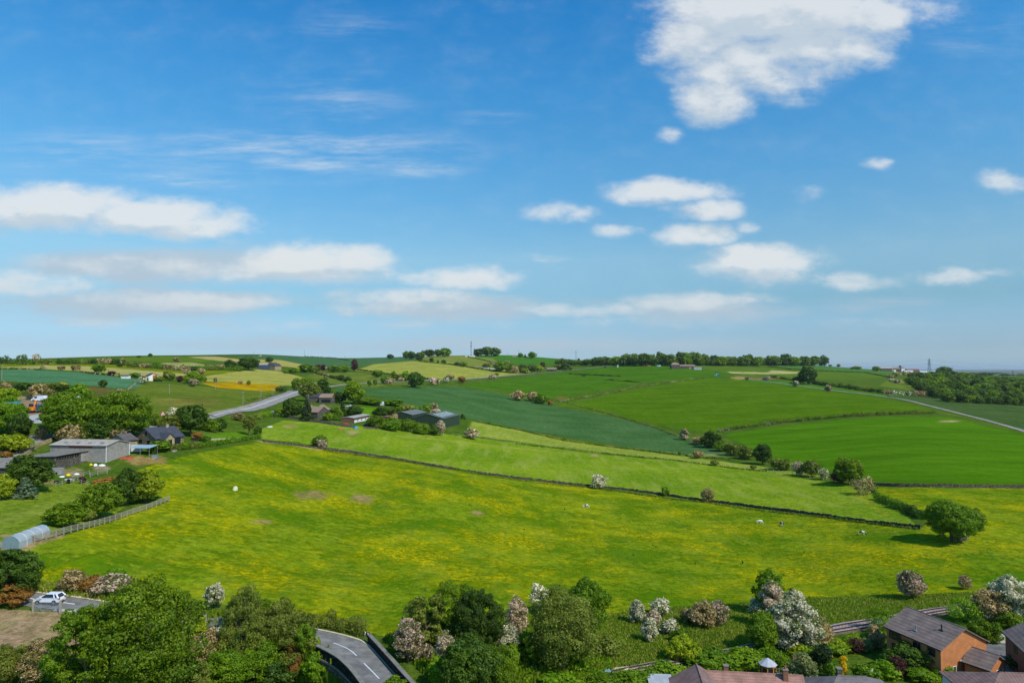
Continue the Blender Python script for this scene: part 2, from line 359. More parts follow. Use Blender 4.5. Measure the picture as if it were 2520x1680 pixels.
# name, label, colour, (buttercups, dark tufts, crop rows, straw), outline
FIELDS = [
 ('rough_grass', 'rough grass verges and banks between the fields', S(84,118,34), (0,.5,0,.15), None),
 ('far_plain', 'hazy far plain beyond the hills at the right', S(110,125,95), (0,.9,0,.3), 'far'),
 ('grass_strip', 'bright yellow green grass strip below the top hedge', S(118,142,24), (.25,.1,0,0), [(0,836),(130,833),(200,834),(294,839),(420,848),(540,850),(545,853),(470,860),(400,857),(294,846),(150,840),(0,842)]),
 ('hay_strip', 'pale hay strip above the turquoise crop', S(178,180,100), (0,.1,0,.4), [(0,843),(110,839),(180,840),(294,847),(400,856),(470,862),(440,866),(360,863),(294,862),(200,854),(100,847),(0,846)]),
 ('crop_field', 'turquoise green young crop below the hay strip', S(86,142,92), (0,.05,.5,0), [(0,848),(90,849),(200,856),(294,867),(335,874),(318,888),(302,893),(250,890),(200,886),(100,880),(0,874)]),
 ('scrub_ground', 'brownish rough slope under the turquoise crop', S(108,108,52), (0,.7,0,.3), [(186,885),(240,887),(280,903),(290,915),(240,925),(200,915)]),
 ('scrub_ground', 'dark scrubby bank above the hauliers yard', S(78,98,38), (0,1,0,.1), [(0,876),(100,882),(186,886),(200,915),(120,925),(60,915),(0,905)]),
 ('yard', 'bare stony yard with parked vans', S(166,148,120), (0,.4,0,.2), [(52,913),(110,912),(112,950),(60,962),(40,940)]),
 ('grass_field', 'olive green sloping field beside the curving road', S(104,130,42), (.05,.35,0,.25), [(330,878),(450,886),(590,898),(640,897),(650,905),(590,925),(480,950),(400,957),(330,957),(296,930),(310,895)]),
 ('buttercup_field', 'small deep yellow field of flowers by the road bend', S(190,150,20), (1.6,.35,0,0), [(462,879),(540,878),(640,884),(652,896),(600,898),(500,890)]),
 ('hay_field', 'pale straw green field above the yellow field', S(168,176,78), (0,.1,0,.6), [(465,864),(530,855),(588,848),(640,852),(700,868),(730,880),(700,886),(640,884),(540,878),(466,876)]),
 ('grass_field', 'green field at the left hilltop', S(98,134,34), (.05,.1,0,0), [(280,823),(310,820),(400,818),(440,822),(490,830),(400,832),(294,828)]),
 ('hay_field', 'pale field in the middle of the left hill', S(158,170,96), (0,.1,0,.4), [(370,833),(440,832),(480,838),(512,843),(440,846),(380,842)]),
 ('hay_field', 'narrow straw field under the left skyline', S(182,178,104), (0,.1,0,.7), [(430,820),(490,818),(560,826),(548,833),(490,827)]),
 ('crop_field', 'dark blue green crop on the round hill', S(76,122,70), (0,.15,.3,.05), [(500,810),(588,806),(740,806),(862,815),(945,812),(985,820),(940,828),(860,835),(800,846),(700,840),(640,826),(560,822)]),
 ('hay_field', 'straw field behind the dark barn', S(176,176,88), (0,.1,0,.5), [(592,832),(588,825),(640,826),(690,836),(706,843),(695,846),(640,840)]),
 ('rough_grass', 'rough pasture with yellow flower patches', S(98,128,52), (.55,.7,0,.2), [(735,852),(820,856),(900,866),(950,880),(830,890),(760,880),(700,866)]),
 ('hay_field', 'long pale mown field below the ridge trees', S(160,174,70), (0,.1,0,.8), [(816,850),(860,836),(960,828),(1040,832),(1160,848),(1240,854),(1170,861),(1100,868),(1010,872),(960,868),(870,858)]),
 ('grass_field', 'olive hilltop pasture under the mast', S(128,148,58), (0,.2,0,.3), [(960,824),(980,810),(1080,806),(1130,822),(1155,840),(1100,845),(1040,833)]),
 ('crop_field', 'vivid green field on the ridge behind the bungalow', S(74,134,34), (0,.05,.1,0), [(1095,820),(1110,806),(1176,806),(1240,808),(1350,820),(1368,834),(1300,838),(1176,834),(1130,823)]),
 ('crop_field', 'vivid green wheat beyond the zigzag margin', S(74,126,18), (0,.05,.6,.08), [(1060,884),(1176,870),(1260,859),(1400,841),(1480,836),(1560,841),(1620,850),(1690,862),(1590,868),(1480,878),(1460,882),(1360,900),(1270,916),(1230,912),(1190,900),(1100,893)]),
 ('crop_field', 'largest vivid green wheat field in the middle of the right slope', S(78,124,8), (0,.05,.8,.12), [(1280,925),(1360,908),(1460,888),(1560,874),(1640,868),(1700,872),(1820,887),(1900,899),(1990,908),(2100,930),(2155,947),(2050,950),(1930,958),(1830,968),(1700,985),(1640,992),(1560,985),(1450,962),(1350,940),(1290,932)]),
 ('crop_field', 'vivid green wheat field at the right above the stone wall', S(70,126,8), (0,.05,1.0,.1), [(1660,998),(1780,980),(1900,966),(2040,956),(2180,958),(2260,977),(2400,1008),(2400,1112),(2200,1110),(2010,1106),(1940,1090),(1830,1070),(1740,1040),(1700,1015)]),
 ('crop_field', 'long blue green crop running down the valley', S(74,120,60), (0,.05,.5,.05), [(770,890),(830,892),(950,888),(1050,887),(1130,900),(1200,915),(1300,938),(1400,955),(1500,980),(1600,1012),(1685,1048),(1600,1050),(1500,1035),(1400,1020),(1200,987),(1100,967),(1000,947),(930,928),(840,905),(775,902)]),
 ('pasture', 'pale narrow pasture beside the blue green crop', S(146,172,58), (.05,.15,0,.55), [(1085,968),(1200,990),(1300,1012),(1400,1025),(1550,1045),(1700,1065),(1780,1075),(1900,1095),(1800,1092),(1650,1070),(1500,1052),(1350,1038),(1200,1015),(1070,998)]),
 ('pasture', 'broad yellow green pasture between stone wall and post fence', S(126,164,34), (.05,.2,0,.45), [(600,985),(650,965),(800,975),(920,987),(1060,1000),(1200,1018),(1350,1040),(1550,1058),(1750,1082),(1850,1100),(1930,1110),(2000,1125),(2060,1165),(2110,1210),(1980,1195),(1700,1165),(1360,1115),(1110,1085),(900,1050),(760,1028),(680,1015),(600,1008)]),
 ('meadow', 'wide buttercup meadow with grazing horses', S(122,155,24), (1.0,1.15,0,.08), [(590,1016),(730,1028),(900,1053),(1110,1090),(1360,1120),(1650,1157),(1980,1200),(2110,1218),(2130,1200),(2110,1180),(2010,1145),(2005,1118),(2420,1121),(2420,1348),(2250,1360),(2100,1365),(1900,1375),(1860,1370),(1740,1382),(1550,1392),(1490,1400),(1300,1420),(1080,1440),(900,1465),(860,1455),(720,1430),(640,1405),(560,1395),(440,1375),(300,1350),(200,1345),(70,1340),(60,1290),(40,1265),(130,1235),(390,1150),(330,1120),(300,1085),(370,1060),(480,1035)]),
 ('lawn', 'mown lawn behind the rail fence at the left', S(122,152,40), (0,.12,.35,.3), [(-40,1150),(0,1130),(100,1118),(190,1102),(215,1112),(300,1112),(330,1130),(250,1190),(110,1222),(0,1245),(-40,1255)]),
 ('yard', 'bare riding yard at the bottom left', S(168,150,112), (0,.15,0,.25), [(-60,1400),(160,1402),(230,1450),(190,1500),(80,1520),(0,1514),(-60,1512)]),
 ('rail_bank', 'tall green grass bank above the railway', S(84,122,26), (.03,1.0,0,.25), [(1080,1440),(1300,1420),(1490,1400),(1860,1372),(2250,1360),(2420,1348),(2420,1382),(2200,1388),(1900,1440),(1700,1480),(1400,1545),(1200,1575),(1000,1575),(930,1460)]),
 ('crop_field', 'dark dull green crop right of the far lane', S(74,106,50), (0,.25,.3,.1), [(2030,905),(2100,907),(2180,913),(2400,928),(2400,996),(2280,972),(2180,945),(2080,918)]),
 ('grass_strip', 'bright green strip above the far lane', S(80,132,34), (0,.1,0,.1), [(1690,866),(1764,870),(1900,882),(2020,900),(2110,908),(2030,911),(1900,897),(1764,881),(1690,871)]),
 ('crop_field', 'dull green field behind the far hedge', S(92,128,36), (0,.1,.3,.05), [(1764,845),(1900,850),(2000,856),(2055,864),(1960,872),(1880,872),(1764,868),(1690,860),(1620,850),(1560,838)]),
 ('crop_field', 'clear green band along the right skyline', S(82,132,58), (0,.05,.1,0), [(1764,836),(1900,832),(2000,840),(2080,846),(2065,862),(1990,855),(1900,849),(1800,843)]),
 ('hay_field', 'bleached cut patch beside the green road sign', S(184,188,120), (0,.1,0,.5), [(1668,853),(1764,855),(1772,850),(1880,857),(1760,859),(1680,857)]),
 ('grass_field', 'green corner field beside the wood', S(108,136,44), (0,.3,0,.3), [(2040,872),(2120,878),(2140,892),(2110,896),(2020,886)]),
 ('lawn', 'farmhouse lawn behind the clipped hedge', S(96,146,24), (0,.1,0,.1), [(430,1003),(550,990),(592,1000),(470,1022)]),
 ('lawn', 'sunlit lawn in front of the brick house', S(94,140,14), (0,.08,0,.05), [(2045,1512),(2090,1500),(2160,1506),(2165,1532),(2120,1545),(2040,1552)]),
 ('lawn', 'lawn beside the white cars of the hamlet', S(96,150,20), (0,.1,0,0), [(815,933),(875,936),(850,965),(810,960)]),
]
PATCHES = [  # bare ground: column, row, half width, half height, colour
 (720,1136,44,11,S(160,142,86)),(832,1145,31,11,S(166,148,96)),(600,1198,22,6,S(160,146,92)),(1096,1178,17,5,S(160,140,90)),
 (335,1057,52,11,S(176,150,92)),(668,978,20,5,S(178,168,92)),(808,993,16,5,S(186,168,120)),(2180,967,24,2.5,S(190,180,120)),(1745,868,60,3,S(140,120,70)),
 (1700,868,20,4,S(180,160,90)),(160,1085,34,10,S(160,150,110)),(110,1107,22,6,S(170,150,100)),(230,1075,22,7,S(165,155,120)),(20,1230,30,5,S(184,160,108)),
 (30,1258,50,7,S(176,158,110)),(1364,1046,10,3,S(190,170,110)),(1620,1045,60,4,S(150,160,90)),(440,925,80,14,S(118,124,52)),(1290,915,16,5,S(130,120,50)),
 (1300,1566,60,9,S(150,140,90)),(1520,1535,30,6,S(170,160,130)),(220,1400,60,8,S(150,146,110)),(1270,1555,50,10,S(128,124,70)),(240,1010,60,6,S(110,130,50)),
]
PATHS = [  # worn strips: points, half width in metres, colour
 ([(600,1014),(660,1019),(735,1033)], 1.6, S(190,178,118)), ([(1176,985),(1300,1012),(1450,1032),(1560,1040)], 1.8, S(168,170,80)),
 ([(1180,1028),(1090,1018),(1000,1008),(920,1002)], 2.2, S(160,172,70)), ([(1300,1040),(1180,1028)], 2.0, S(166,176,74)),
 ([(455,1008),(550,1006)], .8, S(180,176,120)), ([(1950,1125),(1990,1150),(2040,1185)], 1.2, S(150,168,40)),
 ([(1300,925),(1400,904),(1500,884),(1620,868)], 2.2, S(96,120,60)), ([(1650,992),(1780,974),(1900,961),(2050,952),(2150,950)], 2.2, S(84,110,52)),
 ([(480,952),(560,934),(640,912),(665,904)], 2.0, S(196,190,128)), ([(1040,889),(1130,901),(1220,920),(1330,943),(1430,962),(1530,990),(1610,1018)], 1.6, S(80,106,50)),
 ([(0,1249),(60,1252),(128,1232)], 1.5, S(176,156,104)),
 ([(1270,914),(1245,908),(1190,901)], 1.5, S(96,116,56)), ([(1290,859),(1360,862),(1430,865)], 2.5, S(60,98,44)), ([(1388,872),(1470,878),(1550,886)], 2.5, S(62,100,46)),
]
TONE = np.array([.88, .71, .75])
def inpoly(px, py, poly):
    poly = np.array(poly, float); x0, y0 = poly.min(0); x1, y1 = poly.max(0)
    m = (px >= x0) & (px <= x1) & (py >= y0) & (py <= y1)
    idx = np.nonzero(m)[0]; qx, qy = px[idx], py[idx]; c = np.zeros(len(idx), bool)
    j = len(poly) - 1
    for i in range(len(poly)):
        xi, yi = poly[i]; xj, yj = poly[j]
        if yi != yj:
            c ^= ((yi > qy) != (yj > qy)) & (qx < (xj - xi) * (qy - yi) / (yj - yi) + xi)
        j = i
    return idx[c]

def build_ground():
    rows = [math.log(24)]
    while rows[-1] < math.log(60000):
        Y = math.exp(rows[-1])
        dl = .012 if Y < 62 else .0042 if Y < 320 else .0048 if Y < 800 else .0065 if Y < 2300 else .03
        rows.append(rows[-1] + dl)
    L = np.array(rows)
    A = np.concatenate([np.linspace(-1.5, -.8, 36)[:-1], np.linspace(-.8, .8, 900), np.linspace(.8, 1.5, 36)[1:]])
    nr, nc = len(L), len(A)
    Yg = np.exp(L)[:, None] * np.ones(nc)[None]; Xg = A[None] * Yg
    Z = ground_z(Xg.ravel(), Yg.ravel()).reshape(nr, nc)
    X, Y, Zf = Xg.ravel(), Yg.ravel(), Z.ravel()
    px, py = world2pix(X, Y, Zf)
    nv = X.size
    # keep the zone map stable: wobble the edges a little so that they are not ruled lines
    wob = 1.1 * np.sin(X / 3.1 + Y / 5.3) * (40 / np.maximum(Y, 40)) ** .5
    fid = np.zeros(nv, np.int16)
    for k, (nm, lb, c, fx, poly) in enumerate(FIELDS):
        if poly is None: continue
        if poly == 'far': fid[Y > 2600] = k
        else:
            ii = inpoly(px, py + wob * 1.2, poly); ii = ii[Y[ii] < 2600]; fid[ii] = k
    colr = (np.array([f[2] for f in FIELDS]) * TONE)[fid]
    fx = np.array([f[3] for f in FIELDS], float)[fid]
    rs = np.random.default_rng(3)
    for x, y, rx, ry, c in PATCHES:
        d = np.sqrt(((px - x) / rx) ** 2 + ((py - y) / ry) ** 2) + .18 * np.sin(X / 1.3 + Y / 2.1) + .12 * np.sin(X * 2.2 - Y / 1.1)
        w = np.clip((1.12 - d) / .45, 0, 1)[:, None] * .9; w[Y > 2600] = 0
        colr = colr * (1 - w) + np.array(c) * TONE * w; fx = fx * (1 - w) + np.array([0, .5, 0, .4]) * w
    for pts, hw, c in PATHS:
        P = np.array([hit(*p)[:2] for p in pts])
        x0, y0 = P.min(0) - 6; x1, y1 = P.max(0) + 6
        ii = np.nonzero((X > x0) & (X < x1) & (Y > y0) & (Y < y1))[0]
        d = np.full(len(ii), 1e9)
        for a, b in zip(P[:-1], P[1:]):
            ab = b - a; u = np.clip(((X[ii] - a[0]) * ab[0] + (Y[ii] - a[1]) * ab[1]) / (ab @ ab), 0, 1)
            d = np.minimum(d, np.hypot(X[ii] - a[0] - u * ab[0], Y[ii] - a[1] - u * ab[1]))
        w = np.clip((hw * 1.3 - d) / (hw * .6), 0, 1)[:, None] * .85
        colr[ii] = colr[ii] * (1 - w) + np.array(c) * TONE * w; fx[ii] = fx[ii] * (1 - w) + np.array([0, .5, 0, .3]) * w
    # soften the seams by one cell
    def blur(q):
        q = q.reshape(nr, nc, -1).copy(); p = q.copy()
        p[:, 1:-1] = (q[:, :-2] + 2 * q[:, 1:-1] + q[:, 2:]) / 4
        return p.reshape(nv, -1)
    colr = blur(colr); fx = blur(fx)
    ii = np.arange(nr * nc).reshape(nr, nc)
    faces = np.stack([ii[:-1, :-1].ravel(), ii[:-1, 1:].ravel(), ii[1:, 1:].ravel(), ii[1:, :-1].ravel()], 1)
    ff = fid[faces[:, 0]]
    V = np.stack([X, Y, Zf], 1)
    groups = {}
    for k in range(len(FIELDS)):
        sel = faces[ff == k]
        if len(sel) == 0: continue
        used, inv = np.unique(sel, return_inverse=True)
        nm, lb = FIELDS[k][:2]
        me = npmesh(nm, V[used], inv.reshape(-1, 4), 4, True)
        for an, arr in (('base', colr), ('fx', fx)):
            at = me.attributes.new(an, 'FLOAT_COLOR', 'POINT')
            q = np.ones((len(used), 4), np.float32); q[:, :arr.shape[1]] = arr[used]
            at.data.foreach_set('color', q.ravel())
        o = link(nm if k else 'ground', me, GROUND); tag(o, lb, kind='structure')

WEEDS = 1
def ground_material():
    m = bpy.data.materials.new('turf'); t = nt(m)
    base = N(t, 'ShaderNodeAttribute', attribute_name='base').outputs['Color']
    fa = N(t, 'ShaderNodeAttribute', attribute_name='fx'); fx = N(t, 'ShaderNodeSeparateColor'); t.links.new(fa.outputs['Color'], fx.inputs[0])
    but, tuft, row, straw = fx.outputs[0], fx.outputs[1], fx.outputs[2], fa.outputs['Alpha']
    P = N(t, 'ShaderNodeNewGeometry').outputs['Position']
    P = vmath(t, 'MULTIPLY', P, (1, 1, 0))
    big = noise(t, P, .022, 5, .62); mid = noise(t, P, .11, 4, .6, (31, 7, 0)); fine = noise(t, P, .75, 5, .7, (3, 91, 0)); vf = noise(t, P, 2.4, 4, .75)
    c = mix(t, mapr(t, big, .32, .68), vmath(t, 'MULTIPLY', base, (.76, .87, .74)), vmath(t, 'MULTIPLY', base, (1.2, 1.12, 1.15)))
    c = mix(t, mapr(t, fine, .25, .75), vmath(t, 'MULTIPLY', c, (.60, .66, .56)), vmath(t, 'MULTIPLY', c, (1.34, 1.3, 1.38)))
    c = mix(t, mapr(t, vf, .3, .7), vmath(t, 'MULTIPLY', c, (.76, .78, .76)), vmath(t, 'MULTIPLY', c, (1.22, 1.2, 1.22)))
    cl = noise(t, P, .33, 6, .8, (41, 17, 0))
    c = mix(t, mapr(t, cl, .38, .62), vmath(t, 'MULTIPLY', c, (.74, .80, .70)), vmath(t, 'MULTIPLY', c, (1.22, 1.17, 1.3)))
    # rank, dark green grass in clumps
    tn = math_(t, 'ADD', math_(t, 'MULTIPLY', noise(t, P, .06, 3, .5, (77, 13, 0)), .55), math_(t, 'MULTIPLY', noise(t, P, .42, 4, .7, (5, 5, 0)), .45))
    tm = math_(t, 'MULTIPLY', mapr(t, tn, .47, .60), tuft, clamp=True)
    c = mix(t, math_(t, 'MULTIPLY', tm, .7), c, vmath(t, 'MULTIPLY', base, (.30, .62, .30)))
    tm2 = math_(t, 'MULTIPLY', mapr(t, noise(t, P, .9, 4, .7, (15, 25, 0)), .56, .72), tuft, clamp=True)
    c = mix(t, math_(t, 'MULTIPLY', tm2, .5), c, vmath(t, 'MULTIPLY', base, (.38, .66, .4)))
    # buttercups: drifts of small yellow dots
    drift = math_(t, 'ADD', math_(t, 'MULTIPLY', noise(t, P, .033, 4, .6, (9, 40, 0)), .6), math_(t, 'MULTIPLY', noise(t, P, .17, 4, .65, (1, 2, 0)), .4))
    dots = mapr(t, noise(t, P, .8, 6, .8, (66, 6, 0)), .47, .60)
    bm = math_(t, 'MULTIPLY', math_(t, 'MULTIPLY', mapr(t, drift, .47, .62), dots), but, clamp=True)
    thin = math_(t, 'MULTIPLY', math_(t, 'MULTIPLY', mapr(t, drift, .4, .62), .3), but, clamp=True)
    c = mix(t, thin, c, S(150, 144, 4)); c = mix(t, math_(t, 'MULTIPLY', bm, .95), c, S(206, 180, 4))
    # straw coloured swathes
    r2 = N(t, 'ShaderNodeMapping'); r2.inputs['Rotation'].default_value = (0, 0, R(68)); r2.inputs['Scale'].default_value = (1, .16, 1); t.links.new(P, r2.inputs['Vector'])
    sn = noise(t, r2.outputs[0], .16, 4, .6)
    c = mix(t, math_(t, 'MULTIPLY', math_(t, 'MULTIPLY', mapr(t, sn, .45, .72), straw), .75, clamp=True), c, S(168, 164, 84))
    # drill rows and tramlines
    r1 = N(t, 'ShaderNodeMapping'); r1.inputs['Rotation'].default_value = (0, 0, R(-62)); t.links.new(vmath(t, 'ADD', P, (0, 0, 0)), r1.inputs['Vector'])
    wv = N(t, 'ShaderNodeTexWave'); wv.inputs['Scale'].default_value = .085; wv.inputs['Distortion'].default_value = 1.6; wv.inputs['Detail'].default_value = 2; wv.inputs['Detail Scale'].default_value = .25
    t.links.new(r1.outputs[0], wv.inputs['Vector'])
    st = N(t, 'ShaderNodeMapping'); st.inputs['Scale'].default_value = (1, .05, 1); t.links.new(r1.outputs[0], st.inputs['Vector'])
    sn2 = noise(t, st.outputs[0], .33, 4, .7)
    rowm = math_(t, 'MULTIPLY', math_(t, 'ADD', math_(t, 'MULTIPLY', wv.outputs['Fac'], .35), math_(t, 'MULTIPLY', sn2, 1.0)), row)
    c = mix(t, math_(t, 'MULTIPLY', mapr(t, rowm, .42, .82), .75), c, vmath(t, 'MULTIPLY', base, (1.6, 1.3, 2.0)))
    rb = N(t, 'ShaderNodeMapping'); rb.inputs['Rotation'].default_value = (0, 0, R(-9)); rb.inputs['Scale'].default_value = (.16, 1, 1); t.links.new(P, rb.inputs['Vector'])
    bn_ = noise(t, rb.outputs[0], .045, 5, .62, (0, 13, 0)); rowc = math_(t, 'MULTIPLY', row, 1.0, clamp=True)
    c = mix(t, math_(t, 'MULTIPLY', mapr(t, bn_, .48, .66), rowc), c, vmath(t, 'MULTIPLY', c, (1.28, 1.14, 1.6)))
    c = mix(t, math_(t, 'MULTIPLY', mapr(t, bn_, .50, .36), rowc), c, vmath(t, 'MULTIPLY', c, (.82, .86, .8)))
    sp = N(t, 'ShaderNodeSeparateXYZ'); t.links.new(r1.outputs[0], sp.inputs[0])
    tl = math_(t, 'ABSOLUTE', math_(t, 'SUBTRACT', math_(t, 'FRACT', math_(t, 'ADD', math_(t, 'DIVIDE', sp.outputs[0], 22.0), math_(t, 'MULTIPLY', noise(t, P, .006, 1, .5), 2.0))), .5))
    c = mix(t, math_(t, 'MULTIPLY', math_(t, 'MULTIPLY', mapr(t, tl, .025, .06, 1, 0), row), .5, clamp=True), c, vmath(t, 'MULTIPLY', base, (.62, .7, .8)))
    hgt = math_(t, 'ADD', math_(t, 'MULTIPLY', fine, .5), math_(t, 'ADD', math_(t, 'MULTIPLY', vf, .12), math_(t, 'MULTIPLY', tm, .35)))
    finish(t, c, 1.0, hgt, 1.0, .8, spec=0.0)
    return m
GROUND = ground_material()
BRIDGE += [hit(*p)[:2] for p in [(700,1488),(728,1501),(755,1515),(776,1528),(791,1541),(809,1560),(830,1588),(846,1612)]]
build_ground()
# ---------------------------------------------------------------- foliage
def leafmat(name, c1, c2, blossom=None, frac=0.0, b2=None):
    m = bpy.data.materials.new(name); t = nt(m)
    at = N(t, 'ShaderNodeAttribute', attribute_name='leaf'); s = N(t, 'ShaderNodeSeparateColor'); t.links.new(at.outputs['Color'], s.inputs[0])
    oi = N(t, 'ShaderNodeObjectInfo').outputs['Random']
    f = math_(t, 'ADD', math_(t, 'MULTIPLY', s.outputs[0], .5), math_(t, 'MULTIPLY', s.outputs[1], .5))
    c = mix(t, f, c1, c2)
    if blossom:
        bc = mix(t, s.outputs[0], blossom, b2 or blossom)
        q = math_(t, 'ADD', math_(t, 'MULTIPLY', s.outputs[0], .55), math_(t, 'MULTIPLY', s.outputs[2], .45))
        c = mix(t, mapr(t, q, 1 - frac - .02, 1 - frac + .02, smooth=False), c, bc)
    hs = N(t, 'ShaderNodeHueSaturation'); t.links.new(c, hs.inputs['Color'])
    t.links.new(mapr(t, oi, 0, 1, 1.12, 1.6, False), hs.inputs['Value'])
    t.links.new(math_(t, 'ADD', .492, math_(t, 'MULTIPLY', math_(t, 'FRACT', math_(t, 'MULTIPLY', oi, 7.3)), .016)), hs.inputs['Hue'])
    d = N(t, 'ShaderNodeBsdfDiffuse'); tr = N(t, 'ShaderNodeBsdfTranslucent'); mx = N(t, 'ShaderNodeMixShader'); mx.inputs[0].default_value = .40
    gl = N(t, 'ShaderNodeBsdfGlossy'); gl.inputs['Roughness'].default_value = .55; gl.inputs['Color'].default_value = (.6, .65, .6, 1)
    m2 = N(t, 'ShaderNodeMixShader'); m2.inputs[0].default_value = .025
    o = N(t, 'ShaderNodeOutputMaterial')
    t.links.new(hs.outputs[0], d.inputs[0]); t.links.new(hs.outputs[0], tr.inputs[0])
    t.links.new(d.outputs[0], mx.inputs[1]); t.links.new(tr.outputs[0], mx.inputs[2])
    t.links.new(mx.outputs[0], m2.inputs[1]); t.links.new(gl.outputs[0], m2.inputs[2]); t.links.new(m2.outputs[0], o.inputs[0])
    return m
LM = dict(
 green=leafmat('leaves_green', S(62,92,6), S(122,146,14)),
 bright=leafmat('leaves_bright', S(78,114,6), S(132,154,18)),
 yellow=leafmat('leaves_yellow_green', S(108,130,8), S(162,170,26)),
 dark=leafmat('leaves_dark', S(42,66,12), S(86,110,24)),
 olive=leafmat('leaves_olive', S(78,90,22), S(134,140,48)),
 greyg=leafmat('leaves_grey_green', S(90,104,48), S(152,154,92)),
 haw=leafmat('white_blossom', S(78,96,26), S(116,122,50), S(182,172,134), .52, S(230,220,190)),
 pink=leafmat('pink_blossom', S(84,96,30), S(128,120,58), S(176,140,112), .50, S(220,194,170)),
 faded=leafmat('faded_blossom', S(88,88,30), S(128,118,52), S(156,130,84), .52, S(196,168,122)),
 rust=leafmat('rusty_leaves', S(110,78,24), S(170,124,54)),
 purple=leafmat('copper_leaves', S(56,30,28), S(108,64,52)),
 conifer=leafmat('conifer_needles', S(34,52,22), S(70,88,38)),
 blue=leafmat('blue_needles', S(64,84,60), S(114,130,92)),
 gold=leafmat('golden_needles', S(180,140,6), S(232,192,20)),
 wood=leafmat('woodland_leaves', S(52,78,18), S(104,126,34)),
 grass=leafmat('grass_blades', S(80,106,10), S(124,140,30)),
 grass2=leafmat('seeding_grass', S(110,118,30), S(160,156,70)),
)
BARK = simple('bark', S(96,84,66), .9, .35, 6)

SHAPES = {  # crown outline: base height, half width, number of lobes, lobe size
 'round': (.03, .42, 40, .17), 'broad': (.06, .50, 42, .16), 'tall': (.04, .27, 30, .13), 'loose': (.10, .40, 46, .095),
 'shrub': (.0, .50, 26, .20), 'feather': (.06, .42, 60, .11), 'cone': (.04, .30, 44, .10), 'column': (.0, .22, 26, .10), 'ball': (.0, .5, 1, .5), 'birch': (.2, .26, 34, .09),
}
def lobes(shape, rs, fine=False):
    z0, hw, n, lr = SHAPES[shape]; C = []; Rr = []
    if fine and shape not in ('ball', 'cone', 'column'): n = int(n * 2.6); lr *= .62
    a1, a2, a3, p1, p2, p3 = *rs.uniform(.06, .16, 3), *rs.uniform(0, 6.28, 3)
    if shape == 'ball': return np.array([[0, 0, .5]]), np.array([.5])
    for i in range(n):
        th = rs.uniform(0, 2 * math.pi) if shape != 'x' else 0
        if shape == 'cone':
            u = ((i + rs.uniform(0, .8)) / n); z = z0 + lr * .5 + (1 - z0 - lr) * u ** 1.05; rad = (hw - lr * .6) * (1 - u) * rs.uniform(.75, 1.1); r = lr * (1.05 - .55 * u)
            C.append((rad * math.cos(th), rad * math.sin(th), z)); Rr.append(r); continue
        if shape == 'column':
            z = rs.uniform(lr * .6, 1 - lr); rad = (hw - lr) * rs.uniform(.2, 1); k = 1 if z < .7 else 1 - (z - .7) * 1.6
            C.append((rad * k * math.cos(th), rad * k * math.sin(th), z)); Rr.append(lr * rs.uniform(.8, 1.2)); continue
        ph = math.acos(rs.uniform(-.9, 1)); q = rs.uniform(.45, 1) ** .5
        r = lr * rs.uniform(.5, 1.4)
        cz = (z0 + 1) / 2; rz = (1 - z0) / 2
        wob = 1 + (a1 * math.sin(2 * th + p1) + a2 * math.sin(3 * th + p2 + 2 * ph)) * math.sin(ph)
        rad = (hw * wob - r * .72) * math.sin(ph) * q; z = cz + (rz - r * .8) * math.cos(ph) * q * (1 + a3 * math.sin(3 * th + p3))
        if shape == 'shrub': z = max(z, r * .55)
        C.append((rad * math.cos(th), rad * math.sin(th), z)); Rr.append(r)
    return np.array(C), np.array(Rr)

def leaf_quads(P, Nn, size, rs, lobe_r, depth):
    """rhombic leaf clumps at P facing roughly Nn"""
    n = len(P)
    nn = Nn + rs.normal(0, .55, (n, 3)); nn /= np.linalg.norm(nn, axis=1)[:, None] + 1e-9
    u = np.cross(nn, rs.normal(0, 1, (n, 3))); u /= np.linalg.norm(u, axis=1)[:, None] + 1e-9
    w = np.cross(nn, u)
    s = size * rs.uniform(.55, 1.35, n)[:, None]; k = rs.uniform(.45, .9, n)[:, None]
    V = np.stack([P + u * s, P + w * s * k + nn * s * .15, P - u * s, P - w * s * k + nn * s * .15], 1).reshape(-1, 3)
    Fc = np.arange(n * 4).reshape(n, 4)
    att = np.stack([rs.uniform(0, 1, n), lobe_r, depth, np.ones(n)], 1)
    return V, Fc, att
def leaf_mesh(name, V, Fc, att):
    me = npmesh(name, V, Fc, 4)
    a = me.attributes.new('leaf', 'FLOAT_COLOR', 'FACE'); a.data.foreach_set('color', att.astype(np.float32).ravel())
    return me
